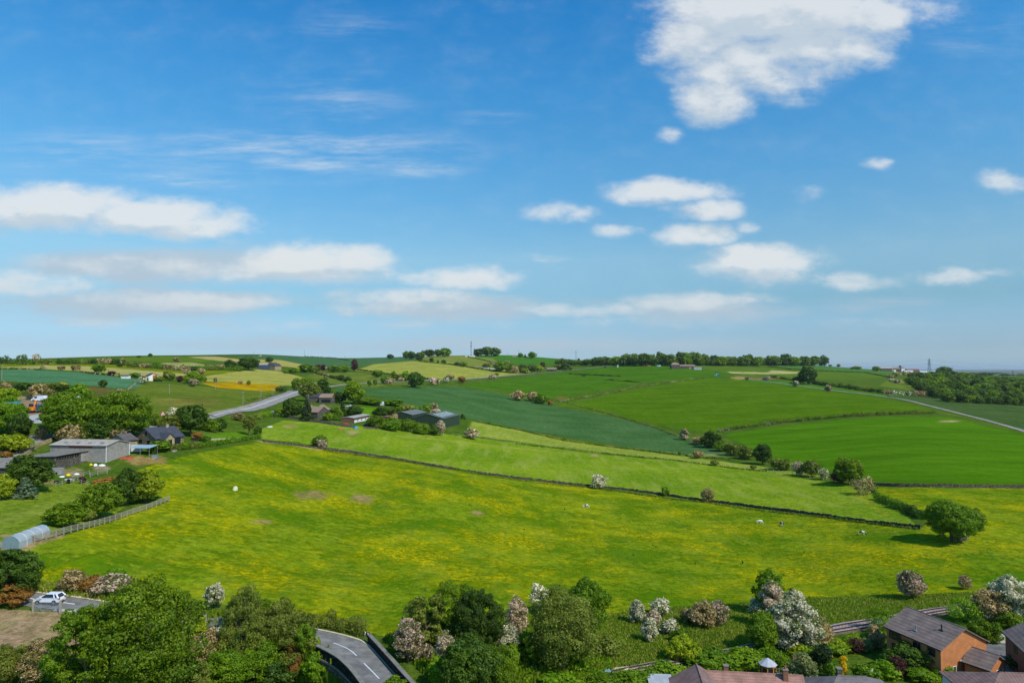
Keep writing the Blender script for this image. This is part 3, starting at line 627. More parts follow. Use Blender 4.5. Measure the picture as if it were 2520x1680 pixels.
def crown_arrays(shape, size, rs, dens=1.0, fine=False):
    C, Rr = lobes(shape, rs, fine)
    w = Rr ** 2; n = int(min(60000, dens * 2.3 * w.sum() * 4 * math.pi * .62 / (size * size * 1.5)))
    li = rs.choice(len(C), n, p=w / w.sum())
    d = rs.normal(0, 1, (n, 3)); d[:, 2] += .45; d /= np.linalg.norm(d, axis=1)[:, None]
    ax = rs.normal(0, 1, (len(C), 3)); ax /= np.linalg.norm(ax, axis=1)[:, None]; ax2 = np.roll(ax, 1, axis=0)
    bump = 1 + .28 * np.sin(3.2 * (d * ax[li]).sum(1) + li) + .2 * np.sin(6.1 * (d * ax2[li]).sum(1) + 2 * li)
    rr = Rr[li] * rs.uniform(.5, 1, n) ** .35 * bump * (1 + rs.normal(0, .08, n)) * np.where(rs.uniform(0, 1, n) < .07, 1.25, 1)
    P = C[li] + d * rr[:, None] * (1, 1, .72 if fine else .9)
    if shape == 'cone': P[:, 2] -= .25 * np.hypot(P[:, 0], P[:, 1]) * .5
    P[:, 2] = np.maximum(P[:, 2], .004)
    # drop most of the leaves buried in other lobes
    dep = np.full(n, 9.0)
    for c, r in zip(C, Rr): dep = np.minimum(dep, np.linalg.norm(P - c, axis=1) / r)
    keep = (dep > .72) | (rs.uniform(0, 1, n) < .18)
    P, d, li = P[keep], d[keep], li[keep]
    lr = rs.uniform(0, 1, len(C))[li]; br = rs.uniform(0, 1, len(C))[li]
    return leaf_quads(P, d, size, rs, lr, br)
_crowns = {}
def crown_mesh(shape, hp, var):
    lod = 0 if hp > 150 else 1 if hp > 85 else 2 if hp > 45 else 3 if hp > 24 else 4
    size = (.0105, .017, .028, .05, .085)[lod]
    key = (shape, lod, var % 3)
    if key not in _crowns:
        rs = np.random.default_rng(abs(hash(shape)) % 1000 if False else sum(map(ord, shape)) * 7 + lod * 31 + var % 3)
        V, Fc, att = crown_arrays(shape, size, rs, 1.0, lod < 3)
        _crowns[key] = leaf_mesh('crown', V, Fc, att)
    return _crowns[key]
_trunks = {}
def trunk_mesh(shape, var):
    key = (shape, var % 3)
    if key not in _trunks:
        rs = random.Random(var % 3 + len(shape) * 5); m = MB(); z0, hw, _, _ = SHAPES[shape]
        top = .6 if shape in ('cone', 'tall', 'birch', 'feather') else .45
        m.bar((0, 0, -.06), (.01, 0, top * .5), .035, 8, .026); m.bar((.01, 0, top * .5), (0, .01, top + .25), .026, 7, .006)
        for i in range(7):
            th = i * 2.4 + rs.random(); zz = top * rs.uniform(.35, .9); L = hw * rs.uniform(.4, .66)
            p = Vector((.005, 0, zz)); q = p + Vector((math.cos(th) * L * .5, math.sin(th) * L * .5, L * .45)); e = q + Vector((math.cos(th + .3) * L * .45, math.sin(th + .3) * L * .45, L * .4))
            m.bar(p, q, .016, 6, .009); m.bar(q, e, .009, 5, .003)
        me = bpy.data.meshes.new('trunk'); me.from_pydata(m.v, [], m.f); me.update(); me.materials.append(BARK)
        _trunks[key] = me
    return _trunks[key]
NTREE = [0]
CAT = {'shrub': 'bush', 'ball': 'bush', 'cone': 'conifer', 'column': 'conifer'}
NAMES = {'haw': 'hawthorn', 'pink': 'hawthorn', 'faded': 'hawthorn', 'conifer': 'conifer', 'blue': 'conifer', 'gold': 'conifer'}
def tree(px, py, h, w, shape, mat, label, group=None):
    """px, py: foot of the trunk in the picture survey; h, w: size there"""
    i = NTREE[0] = NTREE[0] + 1
    low = shape in ('shrub', 'ball', 'column')
    _, t = pix2dir(px, py)
    x, y, z = hit(px, py - (w * .5 * abs(float(t)) * .8 if low else 0))
    s = mpp(y); hz = h * s; wz = w * s / (2 * SHAPES[shape][1])
    nm = NAMES.get(mat, 'bush' if low else 'tree')
    nm += '_bush' if nm == 'hawthorn' and low else '_tree' if nm in ('hawthorn', 'conifer') else ''
    me = crown_mesh(shape, h, i)
    rz = (i * 2.399) % 6.283
    if low or h < 16:
        o = bpy.data.objects.new(nm, me); COL.objects.link(o); c = o
        o.location = (x, y, z - .05); o.rotation_euler = (0, 0, rz); o.scale = (wz, wz, hz)
    else:
        o = empty(nm, (x, y, z - .05), rz, (wz, wz, hz))
        c = bpy.data.objects.new('crown', me); COL.objects.link(c); c.parent = o
        tr = bpy.data.objects.new('trunk', trunk_mesh(shape, i)); COL.objects.link(tr); tr.parent = o
    if len(me.materials) == 0: me.materials.append(LM['green'])
    c.material_slots[0].link = 'OBJECT'; c.material_slots[0].material = LM[mat]
    cat = CAT.get(shape, 'tree')
    tag(o, label, cat, group)
    return o

def hedge(pts, height, width, mats, label, name='hedge', lift=0.0, rough=.35, cat='hedge', size=None, group=None, thin=1.0):
    """clumps of leaves along a line on the ground; height and width in metres"""
    rs = np.random.default_rng(int(pts[0][0] * 7 + pts[0][1] * 13) % 99991)
    P = [np.array(hit(*p)[:2]) for p in pts]
    C, Rr = [], []
    for a, b in zip(P[:-1], P[1:]):
        L = np.linalg.norm(b - a); st = width * .42; n = max(2, int(L / st))
        for k in range(n):
            q = a + (b - a) * (k + rs.uniform(0, 1)) / n + rs.normal(0, width * .12, 2)
            hh = height * (1 + rs.uniform(-rough, rough * .6)); r = width * .5 * rs.uniform(.75, 1.2)
            z = gz(q[0], q[1])
            for zz in np.arange(r * .6, max(hh - r * .8, r * .61), r * 1.05): C.append((q[0], q[1], z + zz)); Rr.append(r)
    C = np.array(C); Rr = np.array(Rr); Ym = np.mean([p[1] for p in P])
    size = size or 1.25 * mpp(Ym) * 1.25
    w = Rr ** 2; n = int(min(70000, thin * w.sum() * 8 / (size * size * 1.5)))
    li = rs.choice(len(C), n, p=w / w.sum()); d = rs.normal(0, 1, (n, 3)); d[:, 2] += .3; d /= np.linalg.norm(d, axis=1)[:, None]
    Q = C[li] + d * (Rr[li] * rs.uniform(.7, 1.05, n))[:, None]
    lr = (np.sin(C[:, 0] / (width * 1.7)) * .5 + .5)[li] * .5 + rs.uniform(0, 1, len(C))[li] * .5; br = rs.uniform(0, 1, len(C))[li]
    V, Fc, att = leaf_quads(Q, d, size, rs, lr, br)
    me = leaf_mesh(name, V, Fc, att)
    mats = mats if isinstance(mats, (list, tuple)) else [mats]
    for m in mats: me.materials.append(LM[m])
    if len(mats) > 1:
        pick = rs.integers(0, len(mats), len(C))
        seg = (np.arange(len(C)) * .12).astype(int); pick = rs.integers(0, len(mats), seg.max() + 1)[seg]
        me.polygons.foreach_set('material_index', pick[li].astype(np.int32))
    o = link(name, me); return tag(o, label, cat, group)

def wood(name, label, spots, mats, size):
    """a far wood: crowns merged into one mass. spots: (column, row, height, width)"""
    rs = np.random.default_rng(len(spots) + 5); Vs, As, Ms = [], [], []
    for i, (px, py, h, w) in enumerate(spots):
        x, y, z = hit(px, py); s = mpp(y)
        V, Fc, att = crown_arrays('broad', size, rs, .8)
        an = rs.uniform(0, 6.28); ca, sa = math.cos(an), math.sin(an)
        X = (V[:, 0] * ca - V[:, 1] * sa) * w * s; Yy = (V[:, 0] * sa + V[:, 1] * ca) * w * s
        Vs.append(np.stack([X + x, Yy + y, (V[:, 2] * 1.12 - .12) * h * s + z], 1)); As.append(att); Ms.append(np.full(len(Fc), i % len(mats)))
    V = np.concatenate(Vs); att = np.concatenate(As); me = leaf_mesh(name, V, np.arange(len(V)).reshape(-1, 4), att)
    for m in mats: me.materials.append(LM[m])
    me.polygons.foreach_set('material_index', rs.permutation(1)[0] + np.concatenate(Ms).astype(np.int32))
    o = link(name, me); return tag(o, label, kind='stuff')
# ---------------------------------------------------------------- every tree and bush: foot column, foot row, height, width, outline, foliage, label
TREES = [
 # bottom left, round the road and yard
 (14,1378,118,132,'round','dark','dense dark green tree at the left edge above the white car'),
 (32,1398,50,72,'shrub','rust','rusty brown bush leaning over the road left of the white car'),
 (168,1364,50,62,'shrub','faded','brownish pink bush behind the road, first one right of the white car'),
 (207,1368,40,48,'shrub','rust','small dull brown bush between the two faded hawthorns by the road'),
 (262,1347,34,56,'shrub','bright','bright green bush behind the pale hawthorn at the meadow edge'),
 (257,1374,44,84,'shrub','pink','pale pinkish hawthorn at the meadow edge left of the big sycamore'),
 (335,1610,268,236,'round','green','huge leafy sycamore at the bottom left, the biggest tree in view'),
 (196,1606,214,170,'loose','green','thin see-through ash in front of the bare yard'),
 (95,1590,96,120,'shrub','faded','faded brown thicket at the bottom of the bare yard'),
 (12,1592,92,104,'shrub','olive','green bush in the bottom left corner'),
 (492,1396,58,50,'loose','haw','slender white hawthorn at the meadow edge beside the big sycamore'),
 (560,1560,214,118,'feather','olive','tall feathery willow right of the big sycamore'),
 (652,1540,172,140,'feather','olive','olive willow overhanging the road end by the bridge'),
 (528,1520,106,88,'round','haw','cream speckled hawthorn in front of the feathery willow'),
 (470,1538,76,84,'shrub','faded','greyish faded bush under the shed roof'),
 (446,1476,56,60,'shrub','yellow','yellow green bush with cream flowers by the small shed'),
 (400,1450,60,70,'shrub','dark','dark bush behind the small shed'),
 (676,1582,96,58,'shrub','rust','rusty orange brown bush beside the bridge wall'),
 (600,1590,110,110,'shrub','green','green thicket under the olive willows'),
 (520,1600,90,120,'shrub','bright','bright thicket at the foot of the feathery willow'),
 (728,1576,70,52,'shrub','bright','bright green bush against the outer bridge wall'),
 (700,1500,60,50,'shrub','green','green bush where the bridge wall ends'),
 (570,1440,50,110,'shrub','green','low green bush at the meadow edge left of the road end'),
 (640,1605,70,90,'shrub','dark','dark bush at the bottom edge left of the rusty bush'),
 (440,1606,70,90,'shrub','olive','olive bush at the bottom edge right of the huge sycamore'),
 (150,1606,70,100,'shrub','dark','dark bush at the bottom edge below the see-through ash'),
 # bottom middle, right of the bridge
 (978,1500,140,104,'loose','olive','airy olive tree just right of the bridge'),
 (1040,1496,166,112,'loose','green','tall airy green tree behind the pink hawthorns'),
 (1102,1520,168,112,'feather','dark','tall dark grey green tree in the middle of the railway thicket'),
 (937,1520,100,68,'tall','pink','pink flowering hawthorn nearest the bridge'),
 (982,1524,44,28,'shrub','pink','small mauve pink bush right of the first hawthorn by the bridge'),
 (1024,1560,108,50,'tall','pink','tall narrow pink hawthorn behind the round dark bush'),
 (1062,1500,38,40,'shrub','pink','little pink hawthorn top beside the dark grey tree'),
 (1074,1602,140,124,'round','dark','round dark green tree at the bottom edge right of the bridge'),
 (1187,1470,100,48,'tall','pink','upright pink hawthorn right of the dark grey tree'),
 (1163,1520,92,48,'tall','haw','pale hawthorn below the upright pink one'),
 (1240,1408,68,46,'tall','haw','white hawthorn poking up behind the great olive tree'),
 (1292,1540,186,166,'round','olive','great olive willow in the middle of the railway bank'),
 (1352,1452,124,86,'round','green','green tree growing out behind the great olive willow'),
 (1210,1540,70,90,'shrub','green','green bush at the left foot of the great olive willow'),
 (1320,1550,66,80,'shrub','bright','bright bush at the right foot of the great olive willow'),
 (905,1596,34,48,'shrub','bright','small bright bush at the bottom edge inside the bridge walls'),
 (1010,1588,70,60,'shrub','bright','bright bushes behind the right bridge wall'),
 (1150,1592,96,90,'shrub','green','green thicket right of the round dark tree'),
 (1000,1480,60,110,'shrub','bright','bright low thicket behind the first pink hawthorn'),
 (1395,1520,44,60,'shrub','olive','low olive bush on the railway bank'),
 # hawthorns on the railway bank
 (1463,1432,54,38,'round','haw','leftmost white hawthorn standing alone on the railway bank'),
 (1516,1412,38,40,'round','haw','upper white hawthorn of the bank cluster, at the meadow edge'),
 (1500,1436,34,36,'round','pink','pinkish hawthorn just under the upper white one of the bank cluster'),
 (1493,1474,54,36,'round','haw','drooping cream hawthorn lowest in the bank cluster'),
 (1537,1456,34,40,'round','haw','small cream hawthorn right of the drooping one'),
 (1582,1436,34,40,'shrub','faded','faded bush left of the wide hawthorn thicket'),
 (1614,1440,58,62,'round','faded','wide brownish hawthorn in the middle of the bank thicket'),
 (1650,1438,58,44,'round','pink','pale pink hawthorn at the right end of the bank thicket'),
 (1562,1482,34,38,'shrub','green','small dark green bush below the cream hawthorns'),
 (1566,1530,60,66,'shrub','yellow','yellow green bush half hiding the railway'),
 (1742,1410,34,36,'round','haw','small white hawthorn left of the tall pink one at the meadow edge'),
 (1768,1412,108,66,'tall','green','dark green tree top behind the tall pink hawthorn'),
 (1775,1440,106,56,'tall','pink','tall greyish pink hawthorn above the great white one'),
 (1824,1410,56,50,'round','haw','round white hawthorn right behind the great white one'),
 (1822,1500,122,120,'round','haw','great white hawthorn beside the railway, the whitest tree in view'),
 (1882,1500,84,56,'round','faded','brownish green tree right of the great white hawthorn'),
 (1755,1500,96,76,'round','green','green tree hiding the railway left of the great white hawthorn'),
 # hedge bushes between railway and gardens
 (1630,1554,40,100,'shrub','green','green hedge bush left of the weather vane roof chimney'),
 (1706,1546,42,90,'shrub','bright','bright hedge bush behind the brown tiled bungalow'),
 (1770,1540,38,70,'shrub','bright','bright hedge bush left of the octagonal summerhouse'),
 (1535,1586,42,90,'shrub','bright','bright hedge bush above the pale flat roof'),
 (1460,1602,42,90,'shrub','green','green hedge bush left of the pale flat roof'),
 (1385,1612,44,100,'shrub','green','green hedge bush at the bottom edge near the railway box'),
 (1295,1618,42,110,'shrub','bright','bright hedge bush at the bottom edge under the great olive willow'),
 (1840,1526,36,50,'shrub','yellow','yellow green garden bush below the great white hawthorn'),
 (1795,1548,34,44,'shrub','green','green garden bush behind the summerhouse'),
 # right side, by the brick houses
 (2094,1374,64,56,'round','pink','round pink and white hawthorn alone at the meadow edge'),
 (2217,1356,32,27,'shrub','faded','small brownish bush at the meadow edge near the right border'),
 (2322,1428,104,94,'round','haw','big white hawthorn at the right border above the brick houses'),
 (2272,1440,76,76,'shrub','faded','brown green thicket beside the railway left of the big white hawthorn'),
 (2210,1436,52,58,'ball','bright','round bright green bush behind the brick house ridge'),
 (2254,1482,56,50,'shrub','green','green leafy shrub beside the brick gable'),
 (2289,1482,50,30,'column','green','clipped dark green column hedge by the driveway'),
 (2320,1450,40,50,'shrub','green','green bush at the end of the gravel drive'),
 (2024,1456,50,52,'ball','green','round green bush left of the brick house'),
 (1966,1504,34,32,'ball','purple','clipped purple ball bush on the lawn edge'),
 (1988,1502,34,28,'shrub','greyg','grey green shrub right of the purple ball'),
 (2012,1496,54,48,'shrub','faded','mottled brown flowering shrub left of the brick house'),
 (1896,1548,66,32,'column','conifer','dark upright conifer right of the trellis'),
 (1876,1536,52,28,'column','conifer','shorter dark conifer against the trellis'),
 (1936,1556,46,20,'column','gold','golden yellow columnar conifer on the lawn'),
 (1848,1580,76,66,'round','greyg','bushy grey green tree in front of the trellis'),
 (1912,1564,36,34,'shrub','green','green bush left of the golden conifer'),
 (1865,1500,34,44,'shrub','greyg','grey green bush by the striped hedge'),
 (2090,1556,58,104,'shrub','dark','wide dark green shrub in front of the brick house'),
 (2062,1560,46,40,'shrub','purple','purple leaved shrub in front of the dark wide one'),
 (2034,1566,40,56,'shrub','bright','bright shrub left of the purple leaved one'),
 (1990,1574,40,54,'shrub','green','green shrub behind the bird table'),
 (2148,1544,72,42,'tall','green','climbing green shrub on the corner of the brick house'),
 (2182,1546,34,46,'shrub','greyg','grey green shrub under the brick gable'),
 (2216,1544,30,36,'shrub','yellow','yellow green shrub in front of the brick extension'),
 (2248,1544,26,44,'shrub','greyg','silvery low shrub in front of the extension window'),
 (2168,1562,28,50,'shrub','bright','bright shrub above the pale flat garage roof'),
 (2334,1546,34,44,'shrub','dark','dark shrub in front of the right brick house'),
 (2120,1574,28,60,'shrub','bright','low bright shrub at the bottom edge left of the garage roof'),
 (1926,1508,24,60,'shrub','green','row of low green plants at the back of the lawn'),
 # meadow and valley
 (2186,1244,96,120,'broad','green','large lone oak with a dark shadow at the right of the meadow'),
 (2236,1226,58,56,'round','green','smaller oak joined to the right side of the lone oak'),
 (2204,1248,20,30,'shrub','haw','pale little bush under the lone oak'),
 (1982,1138,38,44,'ball','faded','round brownish hawthorn with a shadow at the end of the valley hedge'),
 (1951,1112,64,70,'broad','bright','bright yellow green tree in the valley hedge by the stone wall'),
 (1925,1110,26,34,'shrub','purple','dark purple bush left of the bright yellow green tree'),
 (1893,1102,26,24,'shrub','haw','white blossoming bush in the valley hedge'),
 (1862,1096,38,42,'shrub','olive','olive bush of the valley hedge right of the pink one'),
 (1836,1092,32,30,'shrub','pink','pinkish blossoming bush in the valley hedge'),
 (1795,1082,28,52,'shrub','olive','low wide olive bush of the valley hedge'),
 (1752,1066,46,40,'round','dark','dark green tree in the middle of the valley hedge'),
 (1712,1056,30,40,'shrub','olive','olive bush left of the dark tree of the valley hedge'),
 (1683,1048,30,38,'shrub','olive','olive bush third from the left of the valley hedge'),
 (1657,1038,26,34,'shrub','green','green bush beside the rounded dark tree in the valley'),
 (1634,1028,36,44,'round','dark','rounded dark tree at the head of the valley hedge'),
 (1602,1022,18,26,'shrub','faded','small faded bush left of the rounded dark tree'),
 (1572,1010,26,20,'tall','pink','upright pink hawthorn between the blue green and vivid crops'),
 (1376,1122,32,31,'round','haw','round white hawthorn standing on the long stone wall'),
 (1527,1140,20,20,'shrub','green','small green bush growing on the long stone wall'),
 (1624,1152,31,27,'round','faded','grey faded hawthorn growing on the long stone wall'),
 (1603,1054,20,24,'shrub','faded','faded bush at the end of the blue green crop'),
 (1561,1045,9,9,'shrub','green','tiny green bush in the pale pasture strip'),
 (1642,1070,13,20,'shrub','olive','low olive bush beside the post fence'),
 (1730,1078,10,14,'shrub','olive','tiny dark bush further along the post fence'),
 (1296,1012,9,10,'shrub','green','tiny bush on the edge of the blue green crop'),
 (1190,920,24,28,'round','faded','first grey pink hawthorn above the blue green crop'),
 (1222,921,22,26,'round','faded','second grey pink hawthorn above the blue green crop'),
 (1244,928,20,36,'shrub','green','green bush right of the two grey pink hawthorns'),
 (1264,930,10,12,'shrub','rust','little reddish bush at the corner of the vivid fields'),
 (1084,1008,24,30,'round','pink','pink hawthorn in the pasture right of the green barn'),
 (734,1026,26,34,'round','green','green tree behind the pink one on the long stone wall'),
 (740,1030,22,24,'round','pink','pinkish bush on the long stone wall'),
 (592,1000,22,18,'shrub','dark','dark bush at the end of the clipped hedge'),
 # left farm
 (66,1128,84,88,'round','dark','big dark green tree in front of the grey sheds'),
 (57,1142,48,56,'cone','blue','blue green spruce at the edge of the left lawn'),
 (2,1148,58,52,'round','yellow','yellow green tree at the left border by the lawn'),
 (332,1152,76,82,'round','yellow','yellow green tree at the end of the rail fence'),
 (290,1160,82,64,'round','dark','dark tree behind the rail fence beside the yellow green one'),
 (232,1192,84,92,'broad','green','leafy green tree in the middle of the rail fence'),
 (148,1216,56,86,'shrub','green','low green tree beside the polytunnel'),
 (196,1200,34,44,'shrub','olive','olive bush between the two green trees of the rail fence'),
 (256,1122,22,70,'shrub','rust','low rusty topped hedge bush behind the rail fence'),
 (188,1110,14,14,'shrub','purple','small red leaved shrub on the lawn edge'),
 (366,1038,24,48,'shrub','green','rounded bush at the near end of the clipped hedge'),
 (420,1030,14,20,'shrub','green','small green bush by the farmhouse patio'),
 (452,1012,18,26,'shrub','rust','orange brown shrub on the farmhouse rockery'),
 (470,1016,14,24,'shrub','dark','dark garden shrub beside the farmhouse rockery'),
 (148,1008,110,112,'round','green','big sycamore left of centre in the row behind the grey barns'),
 (122,985,76,50,'round','green','green tree at the left end of the sycamore row'),
 (205,985,86,86,'round','green','sycamore in the middle of the row behind the grey barns'),
 (276,1008,110,124,'broad','green','biggest sycamore at the right of the row behind the farmhouse'),
 (228,1016,66,58,'round','dark','darker tree standing before the sycamore row'),
 (162,1020,44,56,'shrub','faded','faded hawthorn before the sycamore row, behind the big grey barn'),
 (196,1018,42,40,'shrub','olive','olive bush before the sycamore row'),
 (262,1016,34,50,'shrub','faded','brownish bush before the biggest sycamore'),
 (316,1000,40,44,'shrub','green','green bush right of the biggest sycamore'),
 (248,1018,16,18,'shrub','yellow','small bright yellow green bush behind the farm shed'),
 (330,962,32,30,'round','green','small green tree at the right edge of the sycamore row'),
 (18,998,86,84,'round','bright','bright green tree above the lane at the left border'),
 (44,1008,58,52,'round','dark','dark tree beside the lane junction'),
 (8,930,40,60,'shrub','yellow','yellow green bush left of the yard at the border'),
 (30,1042,42,84,'shrub','yellow','yellow green bush beside the lane'),
 (96,1008,30,26,'shrub','faded','grey pink bush at the lane bend'),
 (12,1052,14,26,'shrub','rust','reddish brown shrub on the lane wall'),
 (88,918,38,42,'round','faded','large cream brown hawthorn above the white van'),
 (14,906,28,28,'round','faded','cream brown hawthorn on the scrub bank at the left border'),
 (184,920,38,38,'round','bright','bright green tree right of the parked lorries'),
 (237,889,18,16,'round','dark','small dark tree alone on the edge of the turquoise crop'),
 (275,908,16,18,'shrub','pink','pink hawthorn above the sycamore row'),
 (60,896,16,50,'shrub','dark','dark gorse clump on the scrub bank'),
 (110,893,14,50,'shrub','olive','olive gorse clump on the scrub bank'),
 (136,888,10,26,'shrub','gold','yellow flowering gorse on the scrub bank'),
 (150,898,14,40,'shrub','dark','dark gorse clump below the yellow one'),
 (398,964,30,24,'round','haw','white hawthorn beside the big dark tree behind the farmhouse'),
 (438,1002,74,82,'broad','dark','big dark tree behind the slate farmhouse'),
 (392,1000,46,62,'shrub','olive','olive bush left of the big dark tree'),
 (357,978,28,28,'round','green','small round green tree left of the warning sign'),
 (480,992,30,40,'shrub','green','green bush right of the big dark tree'),
 (504,990,28,28,'round','dark','dark round tree below the curving road'),
 (547,966,18,26,'round','faded','cream hawthorn below the curving road'),
 (572,1000,48,30,'birch','olive','thin silvery birch at the end of the farmhouse garden'),
 # hamlet
 (670,960,44,44,'round','dark','dark tree left of the hamlet houses'),
 (704,966,52,34,'cone','conifer','tall spruce in front of the hamlet houses'),
 (712,922,46,52,'broad','olive','wide tree behind the hamlet houses'),
 (744,912,44,32,'tall','dark','dark tree behind the hamlet chimney'),
 (680,898,30,22,'round','green','green tree beside the road at the hamlet'),
 (698,890,22,34,'round','green','wide green tree right of the roadside tree at the hamlet'),
 (693,900,16,8,'shrub','pink','little pink bush at the roadside by the hamlet'),
 (646,902,14,26,'shrub','dark','dark bush by the road sign posts'),
 (813,928,56,44,'tall','bright','tall bright green tree right of the hamlet'),
 (780,926,24,40,'shrub','dark','dark bush behind the white cars'),
 (787,956,34,14,'column','conifer','slim dark cypress in the hamlet garden'),
 (776,966,28,24,'ball','green','round green tree by the stable block'),
 (812,958,26,38,'round','dark','dark spreading tree behind the stable block'),
 (878,960,26,40,'round','dark','dark tree left of the hay shed'),
 (905,956,22,36,'round','dark','dark tree between the stable block and the green barn'),
 (752,966,18,24,'shrub','green','green bush below the hamlet house wall'),
 (648,950,12,30,'shrub','yellow','yellow green hedge beside the lower white car'),
 (765,950,12,36,'shrub','dark','clipped dark hedge in the hamlet'),
 (848,930,12,60,'shrub','green','hedge behind the small polytunnel'),
 (900,932,14,50,'shrub','green','green hedge above the dark trees by the crop'),
 (935,950,22,30,'shrub','olive','olive bush behind the green barn'),
 (958,950,16,22,'shrub','green','green bush at the back of the green barn'),
 (980,948,20,22,'shrub','green','green bush below the pale hawthorn by the crop edge'),
 (994,946,22,20,'round','pink','cream hawthorn by the crop edge behind the green barn'),
 (1000,952,12,26,'shrub','pink','low pink bush above the green barn roof'),
 (864,984,30,44,'shrub','green','first bush of the row before the green barn'),
 (898,990,30,44,'shrub','green','second bush of the row before the green barn'),
 (934,992,30,40,'shrub','green','third bush of the row before the green barn'),
 (966,998,26,40,'shrub','green','fourth bush of the row before the green barn'),
 (992,1000,26,30,'shrub','dark','darker bush of the row before the green barn'),
 (1011,1000,34,24,'round','pink','cream pink hawthorn at the corner of the green barn'),
 (855,980,12,18,'shrub','purple','purple bush at the stable end'),
 (905,978,28,18,'round','faded','faded pink tree behind the bush row'),
 (1062,962,12,16,'cone','dark','small dark conifer on the crop edge right of the green barn'),
 # road side and middle distance
 (867,866,17,23,'round','green','round green tree in front of the mown field'),
 (884,882,18,17,'round','green','green tree above the far road'),
 (903,872,20,10,'tall','green','slim green tree above the far road'),
 (915,874,15,18,'round','olive','olive tree above the far road'),
 (932,876,24,18,'round','green','green tree left of the dark spreading one on the far road'),
 (953,890,34,38,'round','dark','dark spreading tree below the far road'),
 (895,884,15,19,'shrub','pink','pink hawthorn on the far road left of the dark spreading tree'),
 (922,876,10,13,'shrub','pink','little pink hawthorn above the far road'),
 (995,884,16,24,'shrub','pink','wide white and pink hawthorn below the far road'),
 (1024,880,14,15,'shrub','haw','white hawthorn right of the wide one on the far road'),
 (1034,872,12,22,'shrub','faded','faded hawthorn above the far road'),
 (1060,880,15,19,'shrub','rust','reddish brown round bush below the far road'),
 (1131,871,12,18,'shrub','pink','pink hawthorn at the far road before the green road sign'),
 (1141,864,8,9,'shrub','olive','small olive bush beside that road'),
 (849,888,16,10,'tall','green','slim young tree below the rough pasture, first of a few'),
 (862,884,14,10,'tall','green','slim young tree below the rough pasture, second of a few'),
 (784,874,14,14,'round','dark','small dark tree in the rough pasture'),
 (800,878,12,18,'shrub','dark','dark bush in the rough pasture'),
 (814,853,28,14,'tall','purple','dark reddish poplar beside the mown field'),
 (811,836,7,8,'round','purple','small dark tree above the reddish poplar'),
 (702,855,19,32,'round','green','green tree left of the long grey roofs'),
 (722,855,14,20,'round','green','second green tree left of the long grey roofs'),
 (730,853,17,11,'tall','purple','brown poplar before the long grey roofs'),
 (741,853,16,11,'tall','purple','second brown poplar before the long grey roofs'),
 (768,855,16,32,'round','green','green trees right of the long grey roofs'),
 (792,855,17,20,'round','green','tree at the end of the long grey roofs'),
 (670,858,13,24,'shrub','green','green bush right of the dark barn'),
 (683,856,15,10,'tall','yellow','yellow green tree right of the dark barn'),
 (655,858,10,10,'shrub','green','small bush in front of the sandstone house'),
 (618,832,12,18,'round','dark','dark tree behind the dark barn'),
 (597,821,6,7,'shrub','haw','white bush on the skyline above the dark barn'),
 (570,850,30,50,'broad','dark','big dark tree clump left of the dark barn'),
 (527,846,20,24,'round','dark','dark tree left of the big clump'),
 (506,846,10,16,'shrub','faded','faded bush left of the dark tree under the hill'),
 (549,852,12,20,'shrub','green','green bush under the big clump'),
 (405,832,12,13,'round','faded','pale hawthorn on the upper left hill'),
 (345,820,9,8,'round','dark','small dark tree on the left skyline'),
 (319,821,5,9,'shrub','dark','low dark bush on the left skyline'),
 (228,856,22,27,'round','green','round green tree in the hedge above the turquoise crop'),
 (174,852,14,19,'shrub','faded','brown pink hawthorn above the turquoise crop'),
 (141,850,11,15,'shrub','faded','grey pink hawthorn above the turquoise crop'),
 (100,849,9,13,'shrub','pink','small pink hawthorn above the turquoise crop'),
 (257,863,11,18,'shrub','purple','purple bush near the white and red house'),
 (270,864,8,12,'shrub','green','green bush beside the purple one near the house'),
 (276,842,8,13,'round','dark','dark bush in the yellow green strip'),
 (428,858,12,14,'tall','pink','tall pinkish hawthorn right of the white and red house'),
 (463,860,15,17,'round','faded','grey pink hawthorn above the big round green tree'),
 (443,882,28,44,'broad','bright','big round green tree right of the white and red house'),
 (413,878,16,14,'round','purple','dark purple tree beside the big round green one'),
 (388,874,20,24,'round','olive','olive tree right of the white and red house'),
 (381,862,8,16,'shrub','purple','copper bush behind the olive tree'),
 (364,876,12,22,'shrub','green','green hedge bush at the red gable'),
 (344,872,10,18,'shrub','green','green bush before the white and red house'),
 (310,868,12,22,'shrub','green','green bush at the left of the white and red house'),
 (330,881,17,21,'shrub','haw','bright white hawthorn below the white and red house'),
 (443,888,19,20,'shrub','pink','pale pink hawthorn below the big round green tree'),
 (470,877,12,10,'shrub','green','small green bush above the yellow field'),
 (495,877,11,9,'tall','faded','slim pinkish hawthorn above the yellow field'),
 (552,882,8,9,'shrub','pink','tiny pink hawthorn above the yellow field'),
 (572,884,10,10,'shrub','green','small green bush above the yellow field right of the pink one'),
 (394,846,8,9,'shrub','haw','little white hawthorn in the hill hedge'),
 # ridge
 (897,824,11,14,'round','dark','single round tree on the ridge left of the tree row'),
 (933,823,17,14,'round','green','paler round tree at the left of the ridge row'),
 (945,825,19,18,'round','dark','dark round tree second in the ridge row'),
 (964,829,20,19,'round','dark','dark tree lowest in the ridge row'),
 (972,819,14,12,'round','green','small round tree in the middle of the ridge row'),
 (987,820,18,24,'round','dark','wide dark tree of the ridge row'),
 (1005,819,17,16,'round','dark','narrow dark tree of the ridge row'),
 (1022,819,20,27,'round','green','wide round tree at the right end of the ridge row'),
 (1099,818,18,24,'round','dark','left tree of the round grove beside the mast'),
 (1116,818,22,28,'round','wood','tallest middle tree of the grove beside the mast'),
 (1136,818,20,26,'round','wood','right tree of the grove beside the mast'),
